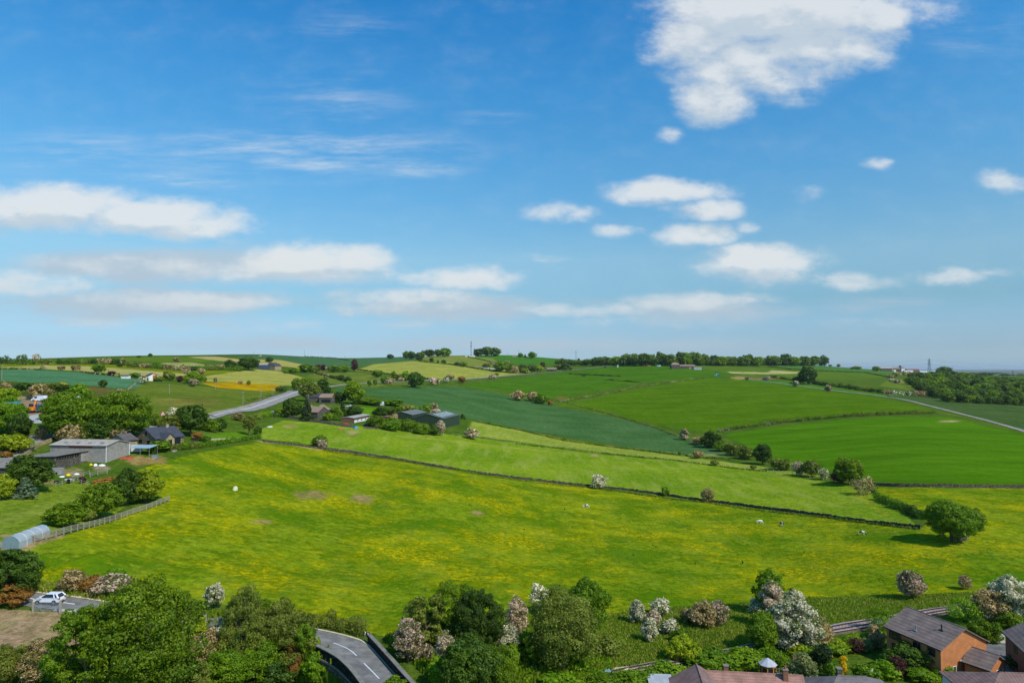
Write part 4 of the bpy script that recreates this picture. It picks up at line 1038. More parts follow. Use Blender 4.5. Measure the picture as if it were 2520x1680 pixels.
 (991,831,10,10,'round','dark','small dark tree under the ridge row, nearest the mown field'),
 (1006,833,6,6,'shrub','dark','tiny dark bush under the ridge row'),
 (1019,835,9,11,'round','dark','small dark tree under the right end of the ridge row'),
 (1050,840,9,12,'round','dark','small dark tree at the left of the low caravans'),
 (1064,843,13,16,'round','green','green tree left of the low caravans'),
 (1118,846,13,18,'round','olive','olive tree left of the little white house'),
 (1131,838,7,11,'shrub','pink','pink bush above the little white house'),
 (1150,854,24,30,'round','green','green tree right of the little white house'),
 (1168,854,22,20,'round','green','second green tree right of the little white house'),
 (1165,835,7,12,'shrub','pink','pale pink bush on the ridge field edge'),
 (1196,821,11,11,'round','green','green tree on the ridge left of the round one'),
 (1206,821,8,7,'cone','purple','tiny dark conifer on the ridge'),
 (1222,823,16,17,'round','green','round tree alone on the ridge above the bungalow'),
 (1183,857,18,18,'round','faded','greyish tree left of the bungalow'),
 (1200,855,18,20,'round','dark','dark tree left of the bungalow'),
 (1206,857,12,16,'shrub','yellow','yellow bush left of the bungalow'),
 (1222,856,20,20,'round','dark','second dark tree left of the bungalow'),
 (1237,852,14,20,'round','yellow','yellow green tree touching the bungalow'),
 (1246,846,15,12,'round','purple','purple tree behind the bungalow'),
 (1283,850,14,18,'round','olive','olive tree right of the bungalow'),
 (1298,850,18,16,'round','dark','dark tree right of the bungalow'),
 (1310,850,8,10,'shrub','dark','dark hedge bush right of the bungalow'),
 (1307,829,5,5,'shrub','dark','tiny dark bush on the ridge field'),
 (1329,829,6,6,'shrub','dark','tiny dark bush beside the small pylon'),
 (1341,864,4,10,'shrub','dark','dark bush on the zigzag field margin'),
 (1716,873,9,9,'shrub','faded','dark dot of a bush left of the green road sign'),
 (1762,874,10,18,'shrub','pink','pale hawthorn below the green road sign'),
 # right distance
 (1857,882,42,36,'round','dark','tall dark tree rising out of the far hedge'),
 (1838,880,16,30,'round','dark','dark tree at the left foot of the tall one in the far hedge'),
 (1828,888,14,15,'round','haw','cream hawthorn on the far lane, left one'),
 (1903,899,15,15,'round','pink','cream pink hawthorn on the far lane, right one'),
 (2048,877,8,14,'shrub','haw','white bush at the corner of the far wood field'),
 (2062,880,9,20,'shrub','pink','pink bush beside the corner of the far wood'),
 (2046,910,5,12,'shrub','haw','low white bush in the dark green crop edge'),
 (1907,840,4,7,'shrub','dark','tiny bush on the right skyline beside the ridge wood'),
 (1926,842,7,8,'round','faded','small tree on the right skyline'),
 (1957,848,5,7,'shrub','dark','small dark bush on the skyline left of the far farm'),
 (1968,848,8,18,'shrub','olive','flat olive bushes on the skyline left of the far farm'),
 (2012,852,11,18,'round','olive','olive tree at the left end of the far farm'),
 (2028,851,9,16,'round','olive','olive tree beside the long shed of the far farm'),
]
for r in TREES: tree(*r)

# hedges
hedge([(716,1436),(760,1441),(800,1450),(842,1462)], 2.6, 2.2, ['green','olive'], 'overgrown green hedge between the bend of the road and the meadow')
hedge([(345,1042),(400,1034),(468,1028)], 2.2, 2.0, ['green','olive'], 'clipped hedge in front of the slate farmhouse', rough=.1)
hedge([(470,1027),(535,1016),(596,1006)], 1.9, 1.6, ['green'], 'long low hedge running right from the slate farmhouse', rough=.08)
hedge([(2016,1146),(2050,1160),(2085,1176),(2118,1192)], 3.2, 3.4, ['dark','green','dark'], 'thick dark hedge leading up to the lone oak')
hedge([(1852,1524),(1900,1506),(1950,1491),(2022,1476)], 2.3, 1.7, ['bright','yellow'], 'clipped bright striped hedge along the railway garden', rough=.06)
hedge([(690,846),(735,860),(780,872),(805,878)], 4, 4, ['faded','olive','dark'], 'pinkish hedge below the rough pasture with yellow flowers')
hedge([(294,842),(350,846),(420,852),(500,850),(545,852)], 7, 7, ['green','dark','faded','olive'], 'tall mixed hedge crossing the left hill')
hedge([(130,836),(190,836),(250,836),(300,840)], 8, 7, ['faded','dark','olive'], 'brown green tree belt on the left skyline')
hedge([(-10,836),(26,836)], 13, 10, ['wood','dark'], 'dense dark tree belt in the top left corner of the land', cat='tree belt')
hedge([(30,837),(60,837),(92,837)], 13, 10, ['dark','faded','wood'], 'second dark tree belt on the left skyline beside the small trees', cat='tree belt')
tree(96,836,11,10,'round','olive','thin tree just right of the skyline tree belts')
tree(109,836,13,16,'round','olive','rounder pale tree right of the skyline tree belts')
hedge([(0,848),(50,848),(92,850)], 1.4, 2, ['faded','dark'], 'low dark wall of scrub at the top of the turquoise crop')
hedge([(185,855),(230,860),(290,869)], 1.2, 2, ['faded','dark'], 'low scrubby boundary between hay strip and turquoise crop')
hedge([(820,850),(880,858),(950,868),(1010,874)], 3, 3, ['dark','olive'], 'dark hedge across the long mown field')
hedge([(960,830),(1040,838),(1100,848),(1165,856),(1240,857)], 3, 4, ['dark','green'], 'dark hedge under the hilltop pasture')
hedge([(1075,820),(1110,827),(1158,840)], 2.5, 2.5, ['dark'], 'thin dark boundary between the olive and vivid ridge fields')
hedge([(1240,856),(1275,852),(1312,850)], 3, 4, ['green','dark'], 'roadside hedge in front of the bungalow')
hedge([(1768,866),(1820,873),(1850,876)], 4, 4.5, ['faded','dark','olive'], 'far hedge left of the tall dark tree')
hedge([(1868,882),(1910,888),(1950,892)], 7, 7, ['dark','faded','green','dark'], 'tall middle stretch of the far hedge with dark crowns')
hedge([(1950,893),(2000,900),(2050,906)], 6, 7, ['dark','olive','faded'], 'far hedge before the wood, dull stretch')
hedge([(2050,906),(2110,909),(2180,912)], 7, 8, ['faded','olive','haw','dark'], 'far hedge with white blossom below the wood')
hedge([(1764,842),(1820,849),(1900,853),(1990,856),(2040,866)], 1.6, 2, ['dark'], 'thin dark field wall along the right skyline fields')
hedge([(2045,868),(2060,862),(2090,860)], 7, 9, ['faded','dark'], 'brown green thicket below the far farm')
hedge([(1276,916),(1290,922),(1400,950),(1500,980),(1560,1004),(1600,1022)], 1.0, 1.3, ['olive','greyg','green'], 'narrow weedy margin between the blue green and vivid crops', thin=.7)
hedge([(560,924),(600,914),(640,901)], 1.2, 1.6, ['olive','green'], 'scrubby verge above the curving road', thin=.6)
hedge([(588,962),(620,956),(650,958)], 2.0, 3.5, ['olive','green','dark'], 'tangled scrub between the curving road and the hamlet pasture')
hedge([(1300,1590),(1390,1574),(1480,1560)], 1.6, 2.0, ['bright','green'], 'low hedge along the near side of the railway')
hedge([(480,818),(540,817),(600,817)], 1.2, 2, ['dark'], 'thin dark wall on the left skyline hill')
hedge([(700,816),(760,822),(800,828)], 1.2, 2, ['dark'], 'thin dark wall across the round hill')
hedge([(2000,1116),(2010,1130),(2018,1142)], 1.2, 1.6, ['green','olive'], 'short weedy hedge by the corner of the stone wall')

hedge([(1284,924),(1340,914),(1400,904),(1460,890),(1540,879),(1620,868)], .7, 3.2, ['olive','grass','greyg'], 'weedy margin between the upper and the largest vivid wheat fields', name='field_margin', cat='field margin', thin=.8)
hedge([(1650,992),(1720,981),(1800,971),(1900,961),(2000,954),(2080,951),(2150,950)], .8, 4.0, ['olive','grass','greyg','green'], 'curving weedy margin between the two vivid wheat fields at the right', name='field_margin', cat='field margin', thin=.8)
hedge([(1390,872),(1430,875),(1470,879)], .6, 3.0, ['dark','green'], 'dark lower margin of the zigzag in the upper wheat field', name='field_margin', cat='field margin')
hedge([(1308,859),(1350,861),(1425,865)], .6, 3.0, ['dark','green'], 'dark upper margin of the zigzag in the upper wheat field', name='field_margin', cat='field margin')
hedge([(1160,1014),(1105,1006)], .6, 1.0, ['grass','olive'], 'weeds along the post fence right of the pink hawthorn', name='field_margin', cat='field margin')
hedge([(1100,968),(1200,989),(1300,1013),(1400,1026),(1500,1038),(1600,1050),(1680,1056)], .7, 1.6, ['grass','grass2','green'], 'yellow green weedy edge below the blue green crop', name='field_margin', cat='field margin', thin=.8)
hedge([(1185,1020),(1300,1030),(1450,1048),(1600,1064),(1760,1083)], .4, 1.0, ['grass','green'], 'long grass at the foot of the pasture post fence', name='field_margin', cat='field margin', thin=.7)
hedge([(740,1034),(900,1056),(1110,1091),(1360,1120),(1620,1154),(1900,1189),(2110,1216)], .35, .9, ['grass','olive','green'], 'weeds along the foot of the long drystone wall', name='field_margin', cat='field margin', thin=.5)

# woods that read as one mass
rw = random.Random(11); sp = []
for k in range(30):
    x = 1292 + k * 20.5; top = 25 if x > 1400 else 20 if x > 1360 else 14
    sp.append((x + rw.uniform(-4, 4), 838.5 + (x > 1380) * 1.0 + rw.uniform(-1, 1), (top + rw.uniform(-2, 4)) * (1.1 if 1420 < x < 1640 else .92), 30 + rw.uniform(-4, 6)))
for k in range(34):
    sp.append((1368 + k * 15 + rw.uniform(-3, 3), 838.5 + rw.uniform(-.5, 1), (19 if k < 16 else 14) + rw.uniform(-2, 3), 24))
wood('ridge_wood', 'long dark wood along the right half of the skyline', sp, ['wood','dark','green','wood'], .06)
sp = []
for row, (yb, x0) in enumerate(((923,2180),(915,2150),(908,2140),(900,2120),(893,2110),(886,2100),(879,2098),(873,2100),(868,2150))):
    x = x0
    while x < 2400:
        yy = yb + (x - 2180) * .045 if row < 2 else yb + (x - 2180) * .02
        hh = min(rw.uniform(17, 26) * (1 if yb > 886 else .72), yy - float(np.interp(x, [2093, 2150, 2190, 2215, 2270, 2352], [848, 850, 851, 855, 863, 868])) + rw.uniform(-1.5, 1.5))
        if hh > 7: sp.append((x + rw.uniform(-5, 5), yy, hh, rw.uniform(26, 36) * min(1, hh / 14)))
        x += 21
for x, y, h, w in ((2168,862,20,34),(2110,882,26,30),(2128,880,24,28),(2100,884,20,22),(2178,861,13,22)): sp.append((x, y, h, w))
wood('valley_wood', 'broad dark wood filling the right edge below the pylon', sp, ['wood','dark','green','wood','dark'], .055)
sp = [(2190 + i * 9 + rw.uniform(-4, 4), 857 + rw.uniform(-1.5, 3), rw.uniform(2, 4.5), rw.uniform(10, 26)) for i in range(26)]
wood('distant_trees', 'bluish far trees between the pale sheds on the right horizon', sp, ['dark'], .12)
# ---------------------------------------------------------------- roads, railway, walls, fences
def at(px, py, z):
    """world x, y of a picture point known to lie at height z"""
    a, t = pix2dir(px, py); Y = (z - H) / float(t); return float(a) * Y, Y
def base_z(X, Y):                                     # ground without the dips beside the bridge
    z = ground_z(X, Y)
    z = z + bridge_drop(np.asarray(X, float), np.asarray(Y, float)); X = np.asarray(X, float); Y = np.asarray(Y, float)
    for cx, cy, r, d in DIPS:
        q = np.clip(1 - ((X - cx) ** 2 + (Y - cy) ** 2) / (r * r), 0, 1); z = z + d * q * q * (3 - 2 * q)
    return z
def curve(pts, n):
    P = np.array(pts, float); P = np.vstack([2 * P[0] - P[1], P, 2 * P[-1] - P[-2]]); out = []
    for i in range(1, len(P) - 2):
        for k in range(n):
            u = k / n; a, b, c, d = P[i - 1:i + 3]
            out.append(.5 * ((2 * b) + (c - a) * u + (2 * a - 5 * b + 4 * c - d) * u * u + (3 * b - a - 3 * c + d) * u ** 3))
    out.append(P[-2]); return np.array(out)
def world(pts): return [np.array(hit(*p)[:2]) for p in pts]
def sheet(name, A, B, lift, mat, across=6, **tg):
    """ribbon between two world edge lines, laid on the ground"""
    u = np.linspace(0, 1, across)[None, :, None]; G = A[:, None] * (1 - u) + B[:, None] * u
    n = len(A); Z = base_z(G[..., 0].ravel(), G[..., 1].ravel()) + lift
    V = np.column_stack([G.reshape(-1, 2), Z]); ii = np.arange(n * across).reshape(n, across)
    Fc = np.stack([ii[:-1, :-1].ravel(), ii[:-1, 1:].ravel(), ii[1:, 1:].ravel(), ii[1:, :-1].ravel()], 1)
    o = link(name, npmesh(name, V, Fc, 4, True), mat); return tag(o, **tg)
def road_mat(name, c, c2, scale=.5, line=None):
    m = bpy.data.materials.new(name); t = nt(m); P = N(t, 'ShaderNodeNewGeometry').outputs['Position']
    a = noise(t, P, scale, 5, .65); b = noise(t, P, 7, 3, .7); st = noise(t, P, .12, 3, .5, (8, 1, 0))
    c1 = mix(t, mapr(t, a, .35, .65), c, c2)
    c1 = mix(t, mapr(t, st, .3, .7), vmath(t, 'MULTIPLY', c1, (.85, .85, .85)), vmath(t, 'MULTIPLY', c1, (1.12, 1.12, 1.1)))
    c1 = mix(t, mapr(t, b, .3, .7), vmath(t, 'MULTIPLY', c1, (.85, .85, .85)), vmath(t, 'MULTIPLY', c1, (1.12, 1.12, 1.12)))
    finish(t, c1, .9, b, .3, .02, spec=.2); return m
ASPH = road_mat('asphalt', S(104,102,98), S(134,130,124)); ASPH2 = road_mat('pale_asphalt', S(132,126,116), S(158,150,138))
BALL = road_mat('ballast', S(150,132,126), S(196,178,168), 2.5); BROWN = road_mat('cinder', S(98,84,60), S(132,114,84), 1.2)
WHITE = simple('road_paint', S(214,214,208), .7, .08, 3)
GRAVEL = road_mat('gravel', S(176,162,132), S(206,194,166), 1.5); CONC = simple('concrete', S(168,164,154), .9, .15, 2)
# the sunken ground beside the bridge


def two(pa, pb, n=8):
    A = curve(world(pa), n); B = curve(world(pb), n); m = max(len(A), len(B))
    f = lambda Q: np.stack([np.interp(np.linspace(0, 1, m), np.linspace(0, 1, len(Q)), Q[:, k]) for k in (0, 1)], 1)
    return f(A), f(B)
RU = [(-40,1350),(60,1360),(180,1374),(330,1397),(480,1414),(620,1432),(690,1441),(723,1446),(770,1455.5),(809,1466),(831,1474),(851,1490),(880,1521),(919,1564),(950,1600)]
RL = [(-40,1380),(60,1392),(150,1405),(300,1430),(440,1448),(560,1463),(650,1474),(700,1482),(727,1496),(755,1511),(776,1524),(791,1537),(809,1556),(830,1584),(845,1606)]
A, B = two(RU, RL); sheet('road', A, B, .06, ASPH, 8, label='grey two lane road passing the yard and bending onto the bridge', kind='structure')
K1 = A + (A - B) / np.linalg.norm(A - B, axis=1)[:, None] * .55
sheet('kerb', K1, A, .12, GRAVEL, 2, label='gravelly kerb along the far side of the bending road', kind='structure')
def dashes(name, lines, w, lift, label):
    V, Fc = [], []
    for ln in lines:
        C = curve(world(ln), 5); d = np.gradient(C, axis=0); d /= np.linalg.norm(d, axis=1)[:, None]; nrm = np.stack([-d[:, 1], d[:, 0]], 1)
        L, Rr = C + nrm * w / 2, C - nrm * w / 2; b = len(V)
        for p, q in zip(L, Rr): V += [p, q]
        for k in range(len(C) - 1): Fc.append((b + 2 * k, b + 2 * k + 1, b + 2 * k + 3, b + 2 * k + 2))
    V = np.array(V); V = np.column_stack([V, base_z(V[:, 0], V[:, 1]) + lift])
    tag(link(name, npmesh(name, V, np.array(Fc), 4), WHITE), label, kind='structure')
dashes('road_marking', [[(42,1371.5),(57,1373),(78,1375.5)],[(146,1384),(160,1386),(172,1387.5)],[(230,1397),(260,1402)],[(706,1462.5),(718,1465),(731,1467.5)],[(766,1476),(793,1487),(808,1496),(819,1506)],[(836,1523),(853,1540),(871,1558.5)],[(886,1575),(905,1597)]], .17, .075, 'white centre dashes on the near road')
A, B = two([(480,952),(540,938),(588,925),(630,910.5),(660,899),(692,891)], [(500,960),(545,948),(590,943),(640,926),(690,906),(716,897)])
sheet('road', A, B, .34, ASPH2, 14, label='wide pale main road curving up to the hamlet', kind='structure')
u = lambda f: A * (1 - f) + B * f
sheet('road_marking', u(.42), u(.52), .36, simple('worn_paint', S(190,186,180), .8, .2, 1), 2, label='worn pale centre hatching of the main road', kind='structure')
def strip(name, pts, w, lift, mat, label):
    C = curve(world(pts), 8); d = np.gradient(C, axis=0); d /= np.linalg.norm(d, axis=1)[:, None] + 1e-9; nrm = np.stack([-d[:, 1], d[:, 0]], 1)
    w = np.linspace(w[0], w[1], len(C))[:, None] if isinstance(w, tuple) else w
    return sheet(name, C + nrm * w / 2, C - nrm * w / 2, lift, mat, 4, label=label, kind='structure')
strip('road', [(700,897),(720,893),(750,889.5),(795,883.5),(850,879.5),(900,877.3),(960,875),(1020,872.5),(1090,869),(1160,863.5),(1230,857.3),(1290,851.8),(1360,844.8),(1420,839.5)], (8, 9), .4, ASPH2, 'thin pale main road climbing to the ridge')
strip('road', [(1690,866.5),(1764,876.5),(1830,885.5),(1900,894.5),(1990,905.5),(2035,911.5),(2085,919.5),(2150,936),(2215,952.5),(2290,972),(2352,990),(2430,1014)], (4.2, 6.5), .32, ASPH2, 'straight pale lane crossing the fields at the right')
A, B = two([(60,1001),(100,998),(135,996),(200,991),(300,982),(400,968),(480,953)], [(75,1013),(100,1009),(135,1004),(200,999),(300,990),(400,976),(500,960)])
sheet('road', A, B, .1, ASPH2, 6, label='road behind the sycamore row', kind='structure')
A, B = two([(-30,1066),(0,1053),(35,1040),(56,1026),(72,1012)], [(-20,1076),(5,1064),(38,1052),(66,1036),(104,1010)])
sheet('road', A, B, .14, ASPH2, 6, label='farm lane leaving the road at the left border', kind='structure')
def drape(name, pts, lift, mat, label):
    n = 10; c = world(pts)
    if len(c) == 4:
        a = np.array([c[0] * (1 - k) + c[1] * k for k in np.linspace(0, 1, n)]); b = np.array([c[3] * (1 - k) + c[2] * k for k in np.linspace(0, 1, n)])
        return sheet(name, a, b, lift, mat, n, label=label, kind='structure')
drape('driveway', [(2252,1478),(2345,1480),(2345,1548),(2275,1552)], .07, ASPH, 'grey asphalt drive between the brick houses')
drape('driveway', [(2287,1453),(2340,1452),(2340,1479),(2284,1477)], .09, GRAVEL, 'gravel drive behind the clipped hedge')
drape('path', [(1768,1548),(1815,1530),(1838,1560),(1800,1585)], .07, GRAVEL, 'pale paved corner beside the summerhouse')
drape('yard', [(52,956),(92,952),(96,972),(56,974)], .12, CONC, 'pale concrete apron in front of the hauliers yard')
drape('path', [(128,1398),(205,1400),(200,1406),(120,1404)], .07, CONC, 'row of pale slabs by the field gate')
drape('path', [(455,1009),(592,1004),(592,1005.6),(455,1011)], .08, GRAVEL, 'pale garden path across the farmhouse lawn')
drape('patio', [(372,1030),(425,1018),(440,1024),(400,1038)], .1, CONC, 'pale stone patio before the farmhouse')

# railway
TU = [(2420,1352),(2300,1373),(2235,1383),(2117,1401),(2000,1421),(1905,1436),(1800,1461),(1722,1479),(1600,1504),(1500,1521),(1400,1541),(1320,1560),(1250,1578)]
TL = [(2440,1368),(2320,1389),(2240,1402),(2117,1424),(2000,1446),(1905,1462),(1810,1484),(1730,1500),(1620,1522),(1520,1540),(1420,1560),(1340,1580),(1270,1598)]
A, B = two(TU, TL, 10)
sheet('railway_bed', A, B, .10, BROWN, 6, label='brown cinder bed of the railway', kind='structure')
sheet('ballast', u(.10), u(.80), .32, BALL, 5, label='pinkish grey stone ballast of the single railway track', kind='structure')
def along(name, C, w, h, z0, mat, label, cat):
    m = MB(); d = np.gradient(C, axis=0); d /= np.linalg.norm(d, axis=1)[:, None]; nr = np.stack([-d[:, 1], d[:, 0]], 1); Z = base_z(C[:, 0], C[:, 1])
    vs = []
    for c, q, z in zip(C, nr, Z):
        for s, zz in ((-1, z0), (1, z0), (1, z0 + h), (-1, z0 + h)): vs.append((c[0] + q[0] * w / 2 * s, c[1] + q[1] * w / 2 * s, z + zz))
    fs = [(4 * i + k, 4 * i + (k + 1) % 4, 4 * i + 4 + (k + 1) % 4, 4 * i + 4 + k) for i in range(len(C) - 1) for k in range(4)]
    m.add(vs, fs); return m
RAIL = simple('rusty_rail', S(70,46,38), .6, .2, 8); SLEEP = simple('sleeper', S(158,140,130), .9, .2, 5)
tr = empty('railway_track', (0, 0, 0)); tag(tr, 'single railway track with rusty rails on pale ballast', 'railway track')
for f in (.33, .66): along('rail', u(f), .17, .2, .36, RAIL, '', '').build('rail', RAIL, tr)
C0, C1 = u(.24), u(.72); m = MB(); S0 = np.concatenate([[0], np.cumsum(np.linalg.norm(np.diff(u(.5), axis=0), axis=1))])
for s in np.arange(.5, S0[-1], .75):
    p = np.array([np.interp(s, S0, C0[:, k]) for k in (0, 1)]); q = np.array([np.interp(s, S0, C1[:, k]) for k in (0, 1)]); d = (q - p) / np.linalg.norm(q - p); w = np.array([-d[1], d[0]]) * .12
    zp, zq = base_z([p[0], q[0]], [p[1], q[1]]) + .33
    m.add([(*(p - w), zp - .1), (*(p + w), zp - .1), (*(q + w), zq - .1), (*(q - w), zq - .1), (*(p - w), zp + .05), (*(p + w), zp + .05), (*(q + w), zq + .05), (*(q - w), zq + .05)], [(0,1,2,3),(4,5,6,7),(0,1,5,4),(1,2,6,5),(2,3,7,6),(3,0,4,7)])
tag(m.build('sleepers', SLEEP, tr), kind='stuff')
BOXM = simple('cabinet_blue', S(120,150,156), .5, .1, 3); BOXB = simple('cabinet_teal', S(30,112,140), .5, .1, 3)
def crate(px, py, w, d, h, mat, label, cat, name='trackside_box', rz=.2, lid=None):
    x, y, z = hit(px, py); o = empty(name, (x, y, z), rz)
    MB().box(-w/2, w/2, -d/2, d/2, -.1, h).build('box', mat, o); MB().box(-w/2-.06, w/2+.06, -d/2-.06, d/2+.06, h, h+.07).build('lid', lid or mat, o)
    return tag(o, label, cat)
crate(2015,1433,1.5,.9,.6,CONC,'pale lineside box beside the track near the brick house','box', lid=BOXM)
crate(2240,1382,1.4,.8,.5,BOXB,'teal blue lineside box at the far end of the visible track','box')
crate(1390,1548,1.5,.9,.5,CONC,'grey blue lineside box at the bottom of the railway bank','box', lid=BOXM)
crate(1755,1463,1.2,.7,.4,CONC,'small grey lineside box where the track leaves the trees','box', lid=BOXM)
crate(1425,1540,2.6,1.1,.25,GRAVEL,'heap of pale slabs beside the lineside box','slabs', name='slab_pile')

# stone walls
def stone_mat(name, c1, c2, mortar, sc=2.2):
    m = bpy.data.materials.new(name); t = nt(m); P = N(t, 'ShaderNodeNewGeometry').outputs['Position']
    P2 = vmath(t, 'MULTIPLY', P, (1, 1, 1.8)); v = N(t, 'ShaderNodeTexVoronoi'); v.inputs['Scale'].default_value = sc; t.links.new(P2, v.inputs['Vector'])
    s = N(t, 'ShaderNodeSeparateColor'); t.links.new(v.outputs['Color'], s.inputs[0])
    c = mix(t, s.outputs[0], c1, c2); c = mix(t, mapr(t, noise(t, P, .7, 4), .35, .7), c, vmath(t, 'MULTIPLY', c, (.7, .7, .68)))
    c = mix(t, mapr(t, v.outputs['Distance'], .28, .5), c, mortar)
    finish(t, c, .9, v.outputs['Distance'], .5, -.05, spec=.15); return m
DRY = stone_mat('drystone', S(96,86,68), S(160,146,120), S(58,52,42)); DARKST = stone_mat('shaded_stone', S(50,46,42), S(84,78,68), S(34,32,30), 1.8)  # the bridge parapet stone has the shade of its faces put into the colour
STONE = stone_mat('sandstone', S(134,110,74), S(192,166,118), S(120,104,80), 1.7); PALEST = stone_mat('pale_sandstone', S(178,154,110), S(210,188,142), S(150,132,100), 1.7)
GREYST = stone_mat('grey_stone', S(104,92,80), S(142,128,112), S(80,74,66), 1.6)
COPE = simple('coping', S(124,120,108), .9, .2, 1.5)
def drywall(pts, h, w, label, mat=None, gaps=(), name='stone_wall', jag=.22, cat='wall'):
    C = np.array(world(pts)); S0 = np.concatenate([[0], np.cumsum(np.linalg.norm(np.diff(C, axis=0), axis=1))]); rs = random.Random(int(S0[-1])); m = MB()
    st = .9 if S0[-1] < 300 else 1.4; s = 0.0
    while s < S0[-1]:
        e = min(s + st * rs.uniform(.7, 1.3), S0[-1])
        if not any(a * S0[-1] < s < b * S0[-1] for a, b in gaps):
            p = np.array([np.interp(s, S0, C[:, k]) for k in (0, 1)]); q = np.array([np.interp(e, S0, C[:, k]) for k in (0, 1)]); d = q - p; L = np.linalg.norm(d)
            if L > .05:
                n_ = np.array([-d[1], d[0]]) / L * w / 2 * rs.uniform(.85, 1.15); zp, zq = ground_z([p[0], q[0]], [p[1], q[1]]); hh = h * (1 + rs.uniform(-jag, jag * .6)); k = .6
                m.add([(*(p - n_), zp - .3), (*(p + n_), zp - .3), (*(q + n_), zq - .3), (*(q - n_), zq - .3), (*(p - n_ * k), zp + hh), (*(p + n_ * k), zp + hh), (*(q + n_ * k), zq + hh), (*(q - n_ * k), zq + hh)],
                      [(4,5,6,7),(0,1,5,4),(1,2,6,5),(2,3,7,6),(3,0,4,7)])
        s = e
    return tag(m.build(name, mat or DRY), label, cat)
drywall([(735,1031),(800,1039),(900,1054),(1000,1072),(1110,1089),(1155,1095),(1250,1106),(1360,1118),(1450,1127),(1527,1138),(1624,1152),(1700,1161),(1800,1174),(1900,1187),(1980,1199),(2050,1207),(2115,1214)], 1.15, .6, 'long dark drystone wall between buttercup meadow and pasture', gaps=((.232,.245),(.36,.368)))
drywall([(2008,1115),(2060,1117),(2130,1118),(2200,1119),(2290,1120),(2420,1121)], 1.3, .8, 'drystone wall along the bottom of the vivid green wheat field')
drywall([(604,1014),(640,1018),(690,1024),(735,1031)], .8, 1.0, 'low tumbled stretch of wall overgrown with weeds')
drywall([(652,958),(700,966),(760,975),(800,981),(818,983)], 1.6, .6, 'stone wall below the hamlet houses', GREYST, jag=.05)
drywall([(835,983),(855,985),(872,984)], 1.1, .6, 'short stone wall before the stable yard', GREYST, jag=.1)
drywall([(0,1078),(30,1062),(66,1042),(90,1024),(118,1014)], 1.1, .5, 'stone wall on the near side of the farm lane', PALEST, jag=.08)
drywall([(-20,1052),(10,1042),(36,1030)], 1.2, .5, 'stone wall on the far side of the farm lane', GREYST, jag=.08)
drywall([(560,929),(600,919),(640,904)], .5, .6, 'low rubble wall beside the main road', GREYST)
drywall([(294,895),(304,887),(311,881)], .8, .7, 'pale broken wall at the corner of the turquoise crop', PALEST)
def parapet(pts, h, down, label):
    C = curve(world(pts) if not isinstance(pts[0], tuple) or len(pts[0]) == 2 and pts[0][1] > 300 else [np.array(p) for p in pts], 6); o = empty('bridge_wall', (C[0][0], C[0][1], 0)); tag(o, label, 'bridge wall'); off = C[0]
    d = np.gradient(C, axis=0); d /= np.linalg.norm(d, axis=1)[:, None]; nr = np.stack([-d[:, 1], d[:, 0]], 1); Z = base_z(C[:, 0], C[:, 1])
    def tube(w, z0, z1):
        m = MB(); vs = []
        for c, q, z in zip(C - off, nr, Z):
            for s, zz in ((-1, z0), (1, z0), (1, z1), (-1, z1)): vs.append((c[0] + q[0] * w / 2 * s, c[1] + q[1] * w / 2 * s, z + zz))
        n = len(C); m.add(vs, [(4 * i + k, 4 * i + (k + 1) % 4, 4 * i + 4 + (k + 1) % 4, 4 * i + 4 + k) for i in range(n - 1) for k in range(4)] + [(0,1,2,3), (4*n-4, 4*n-3, 4*n-2, 4*n-1)]); return m
    tube(.42, -.2, h).build('parapet', DARKST, o); tube(.58, h, h + .14).build('coping', COPE, o)
    if down:
        tube(.62, -.45, -.2).build('string_course', COPE, o); tube(.5, -down, -.45).build('retaining_wall', GREYST, o)
    return o
parapet([(847,1476),(869,1500),(898,1533),(928,1568),(958,1603)], 1.25, 0, 'dark stone bridge wall on the right side of the road')
parapet(BRIDGE[1:], 1.15, 7.5, 'dark curved bridge wall with high retaining wall at the left of the road')

# fences
WOOD = simple('weathered_wood', S(150,142,128), .9, .2, 4); WOODP = simple('pale_wood', S(156,146,126), .9, .15, 4); STEEL = simple('galvanised', S(150,156,160), .45, .12, 3, .4)
def fence(pts, h, rails, gap, label, mat=WOOD, pw=.12, rw=.09, name='rail_fence', posts_stuff=False):
    C = curve(world(pts), 6); S0 = np.concatenate([[0], np.cumsum(np.linalg.norm(np.diff(C, axis=0), axis=1))]); n = max(1, int(S0[-1] / gap))
    P = [np.array([np.interp(s, S0, C[:, k]) for k in (0, 1)]) for s in np.linspace(0, S0[-1], n + 1)]; Z = ground_z([p[0] for p in P], [p[1] for p in P])
    o = empty(name, (P[0][0], P[0][1], float(Z[0]))); tag(o, label, 'fence'); of = Vector((P[0][0], P[0][1], float(Z[0])))
    pm = MB().box(-pw/2, pw/2, -pw/2, pw/2, -.3, h + .08); me = bpy.data.meshes.new('post'); me.from_pydata(pm.v, [], pm.f); me.materials.append(mat)
    for p, z in list(zip(P, Z))[:100]: link('post', me, None, o, Vector((p[0], p[1], float(z))) - of)
    if rails:
        for zz in rails:
            m = MB()
            for i in range(n):
                a = Vector((*P[i], Z[i] + zz)) - of; b = Vector((*P[i + 1], Z[i + 1] + zz)) - of; m.bar(a, b, rw / 2, 4)
            m.build('rail', mat, o)
    return o
fence([(-14,1264),(40,1254),(92,1242),(128,1233),(190,1216),(250,1200),(300,1183),(345,1168),(388,1151)], 1.3, (.35,.6,.85,1.1,1.3), 2.0, 'pale wooden rail fence running up from the polytunnel', WOODP, .16, .11)
fence([(207,1096),(222,1092),(246,1088)], 1.3, (.4,.8,1.2), 2.2, 'short white post and rail fence in the paddock', WOODP, .16, .1)
